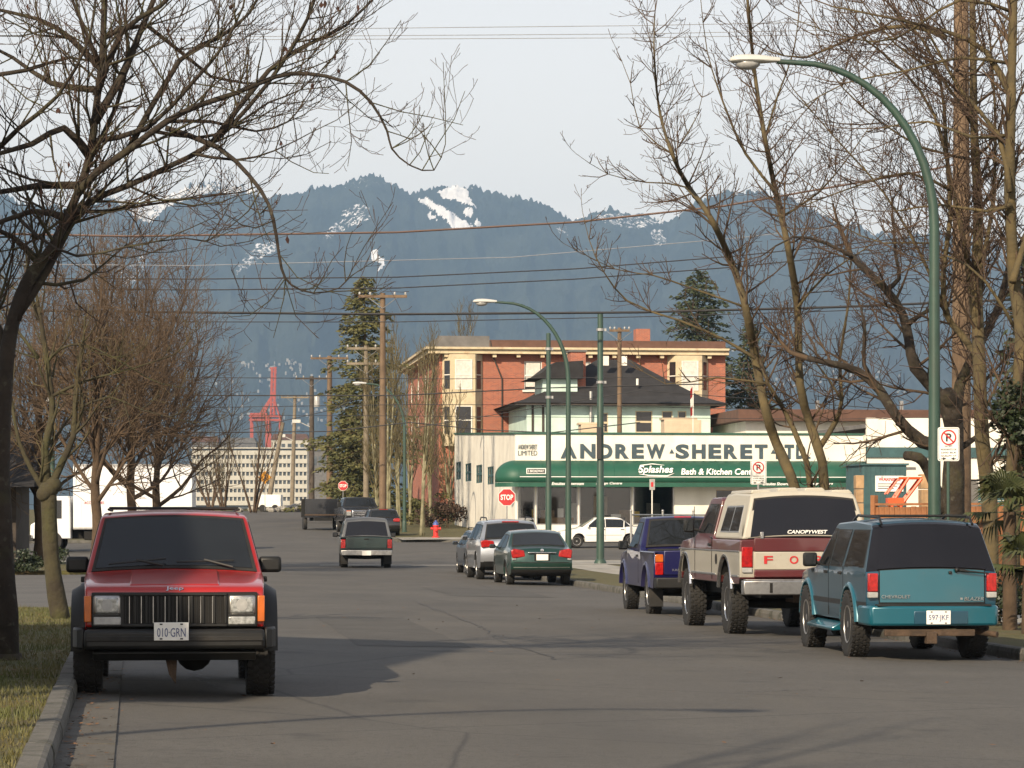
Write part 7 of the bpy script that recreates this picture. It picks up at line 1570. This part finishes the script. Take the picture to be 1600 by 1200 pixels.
# ---- evergreens
def conifer(name, label, px, Y, pyt, wpx, m_, seed, base_py=None, dens=1.0, z0f=.06, fan=.35):
    r_ = random.Random(seed); x = xat(px, Y); o = gp(x, Y, .05); t = empty(name, o, 0, label, 'tree'); H_ = at(0, pyt, Y).z - o.z; RW = wpx / FPX * Y / 2
    MB().tube([(0, 0, 0), (0, 0, H_ * .5), (0, 0, H_ * .97)], [.03 * H_ ** .8, .018 * H_ ** .8, .02], 8).build('trunk', 'bark_brown', t, 60)
    mb = MB(); br = MB(); z = H_ * z0f
    while z < H_ * .985:
        f = z / H_; prof = (1 - f) ** .55 * (1 + .25 * math.sin(f * 23) * (1 - f)); rad = RW * prof * r_.uniform(.7, 1.15); n = 7
        for k in range(n):
            a = r_.uniform(0, 6.283); L = rad * r_.uniform(.55, 1.08) + .15; dr = Vector((math.cos(a), math.sin(a), 0)); tip = Vector((0, 0, z)) + dr * L + Vector((0, 0, -.18 * L + r_.uniform(-.1, .25))); br.tube([(0, 0, z), tip], [.03, .008], 3, cap=False)
            m = max(3, int(L * 9 * dens)); sd_ = Vector((-dr.y, dr.x, 0))
            for j in range(m):
                q = (j + r_.random()) / m; c = Vector((0, 0, z)).lerp(tip, q ** .75) + sd_ * r_.uniform(-1, 1) * L * fan * (1.1 - q) + Vector((0, 0, r_.uniform(-.15, .12))); s_ = r_.uniform(.10, .26) * (1 + .012 * H_)
                d1 = (dr * r_.uniform(.4, 1) + sd_ * r_.uniform(-1, 1) + Vector((0, 0, r_.uniform(-.7, .3)))).normalized() * s_; d2 = d1.cross(Vector((r_.uniform(-1, 1), r_.uniform(-1, 1), r_.uniform(-1, 1)))).normalized() * s_ * .32
                mb.add([c - d1 * .4, c + d2, c + d1, c - d2], [(0, 1, 2, 3)])
        z += H_ * .014 + .08
    br.build('branches', 'bark_brown', t, fix=False); mb.build('crown', m_, t, fix=False); return t
conifer('conifer_tree', 'tall dark olive conifer rising beyond the timber poles', 570, 188., 424, 215, 'needles', 1, dens=2.0)
conifer('conifer_tree', 'lower broad evergreen at the foot of the tall conifer', 545, 200., 640, 100, 'needles', 2, dens=1.6)
conifer('conifer_tree', 'dark evergreen behind the brick block chimney on the right', 1090, 215., 418, 270, 'needles_dark', 3, dens=1.8)
conifer('conifer_tree', 'dark narrow evergreen at the right end of the brick block', 1172, 200., 505, 130, 'needles_dark', 4, dens=1.8)
conifer('conifer_tree', 'dark evergreen behind the ivy at the right frame edge', 1600, 78., 385, 110, 'needles_dark', 5)
def leaf_mass(name, label, c, rad, n, m_, seed, cat='shrub', s=(.04, .09), stem=None, flat=0):
    r_ = random.Random(seed); t = empty(name, c, 0, label, cat); mb = MB(); cl_ = [(Vector((r_.gauss(0, .45) * rad[0], r_.gauss(0, .45) * rad[1], rad[2] + r_.gauss(0, .42) * rad[2])), r_.uniform(.25, .5)) for _ in range(14)]
    for k in range(n):
        q, w_ = r_.choice(cl_); v = Vector((r_.gauss(0, 1), r_.gauss(0, 1), r_.gauss(0, 1))).normalized() * (r_.random() ** .4) * w_; p = q + Vector((v.x * rad[0], v.y * rad[1], v.z * rad[2]))
        if p.z < .02: continue
        L = r_.uniform(*s); d = Vector((r_.gauss(0, 1), r_.gauss(0, 1), r_.gauss(0, .6))).normalized() * L; e = d.cross(Vector((r_.gauss(0, 1), r_.gauss(0, 1), r_.gauss(0, 1)))).normalized() * L * .45; mb.add([p - d * .5, p + e, p + d * .5, p - e], [(0, 1, 2, 3)])
    mb.build('foliage', m_, t, fix=False); st_ = MB()
    for k in range(6): st_.tube([(r_.uniform(-.1, .1), 0, 0), cl_[k][0]], [.02, .006], 4, cap=False)
    st_.build('stems', 'bark_brown', t, fix=False); return t
leaf_mass('ivy_clump', 'dark ivy hanging on the trunk at the right edge', at(1592, 735, 44.6), (.55, .4, .85), 3600, 'ivy_leaf', 1, 'ivy', (.05, .10))
leaf_mass('hedge', 'clipped dark hedge left of the pollarded tree', gp(xat(45, 78.), 78., .1), (.75, .5, .32), 2600, 'ivy_leaf', 2, 'hedge')
leaf_mass('shrub', 'brown winter shrub between the alders and the shop flank', gp(xat(700, 170.), 170., .1), (1.6, .8, .9), 2600, 'twig_brown', 3, 'shrub', (.06, .16)); leaf_mass('shrub', 'dark shrub behind the hydrant under the alders', gp(xat(665, 176.), 176., .1), (1.8, .8, .8), 2200, 'needles', 4, 'shrub', (.06, .16)); leaf_mass('shrub', 'low planting in the right-hand yard below the palm', gp(xat(1590, 44.), 44., .1), (1.1, .6, .30), 2200, 'ivy_leaf', 5, 'shrub', (.04, .09))
pp = st(UF + .75, VF + 1.0); p0 = st(UF, VF); leaf_mass('potted_plant', 'dark leafy plant inside the shop door beside the window', Vector((pp.x, pp.y, gz(p0.x, p0.y) + .05)), (.4, .25, .85), 900, 'ivy_leaf', 6, 'plant', (.10, .22))
def fan_palm(px, py, Y, label, n=15, R_=.62, seed=1):
    r_ = random.Random(seed); c = at(px, py, Y); b = gp(c.x, Y, .1); t = empty('fan_palm', b, 0, label, 'palm'); h = c.z - b.z; MB().tube([(0, 0, 0), (0, 0, h)], [.11, .09], 8).build('trunk', 'bark_brown', t, 60); me = None
    for k in range(n):
        a = 6.283 * k / n * 2.4; el = R(r_.uniform(-30, 75)); d = Vector((math.cos(a) * math.cos(el), math.sin(a) * math.cos(el), math.sin(el))); s_ = d.cross(Vector((0, 0, 1))).normalized(); u = s_.cross(d); base = Vector((0, 0, h)) + d * R_ * .55; mb = MB(); mb.tube([(0, 0, h), base], [.014, .010], 4)
        for j in range(22):
            q = R(-85 + 170 * j / 21); e = (d * math.cos(q) + s_ * math.sin(q)) * R_ * r_.uniform(.75, 1); w_ = (d * -math.sin(q) + s_ * math.cos(q)) * .022; m_ = base + e * .6; tip = base + e + Vector((0, 0, -.12 - .1 * r_.random())); mb.add([base, m_ + w_ + u * .012, tip, m_ - w_ - u * .012], [(0, 1, 2, 3)])
        mb.build('frond', 'palm_leaf', t, fix=False)
fan_palm(1578, 800, 42.5, 'fan palm behind the teal wagon, the taller one', 16, .58, 1); fan_palm(1608, 885, 41., 'low fan palm at the right frame edge beside the wagon', 14, .5, 2)

# ------------------------------------------------------------------ haze
hz = bpy.data.materials.new('haze'); hz.use_nodes = True; n_ = hz.node_tree; n_.nodes.clear(); pv = n_.nodes.new('ShaderNodeVolumePrincipled'); ou = n_.nodes.new('ShaderNodeOutputMaterial')
pv.inputs['Color'].default_value = (.36, .55, .80, 1); pv.inputs['Density'].default_value = 9.6e-5; pv.inputs['Anisotropy'].default_value = 0; n_.links.new(pv.outputs[0], ou.inputs['Volume'])
HB = MB().box(-9500, 9500, -400, 11500, -10.5, 1260); tag(HB.build('haze', hz), 'pale blue haze filling the air to the mountains', 'haze', kind='stuff')
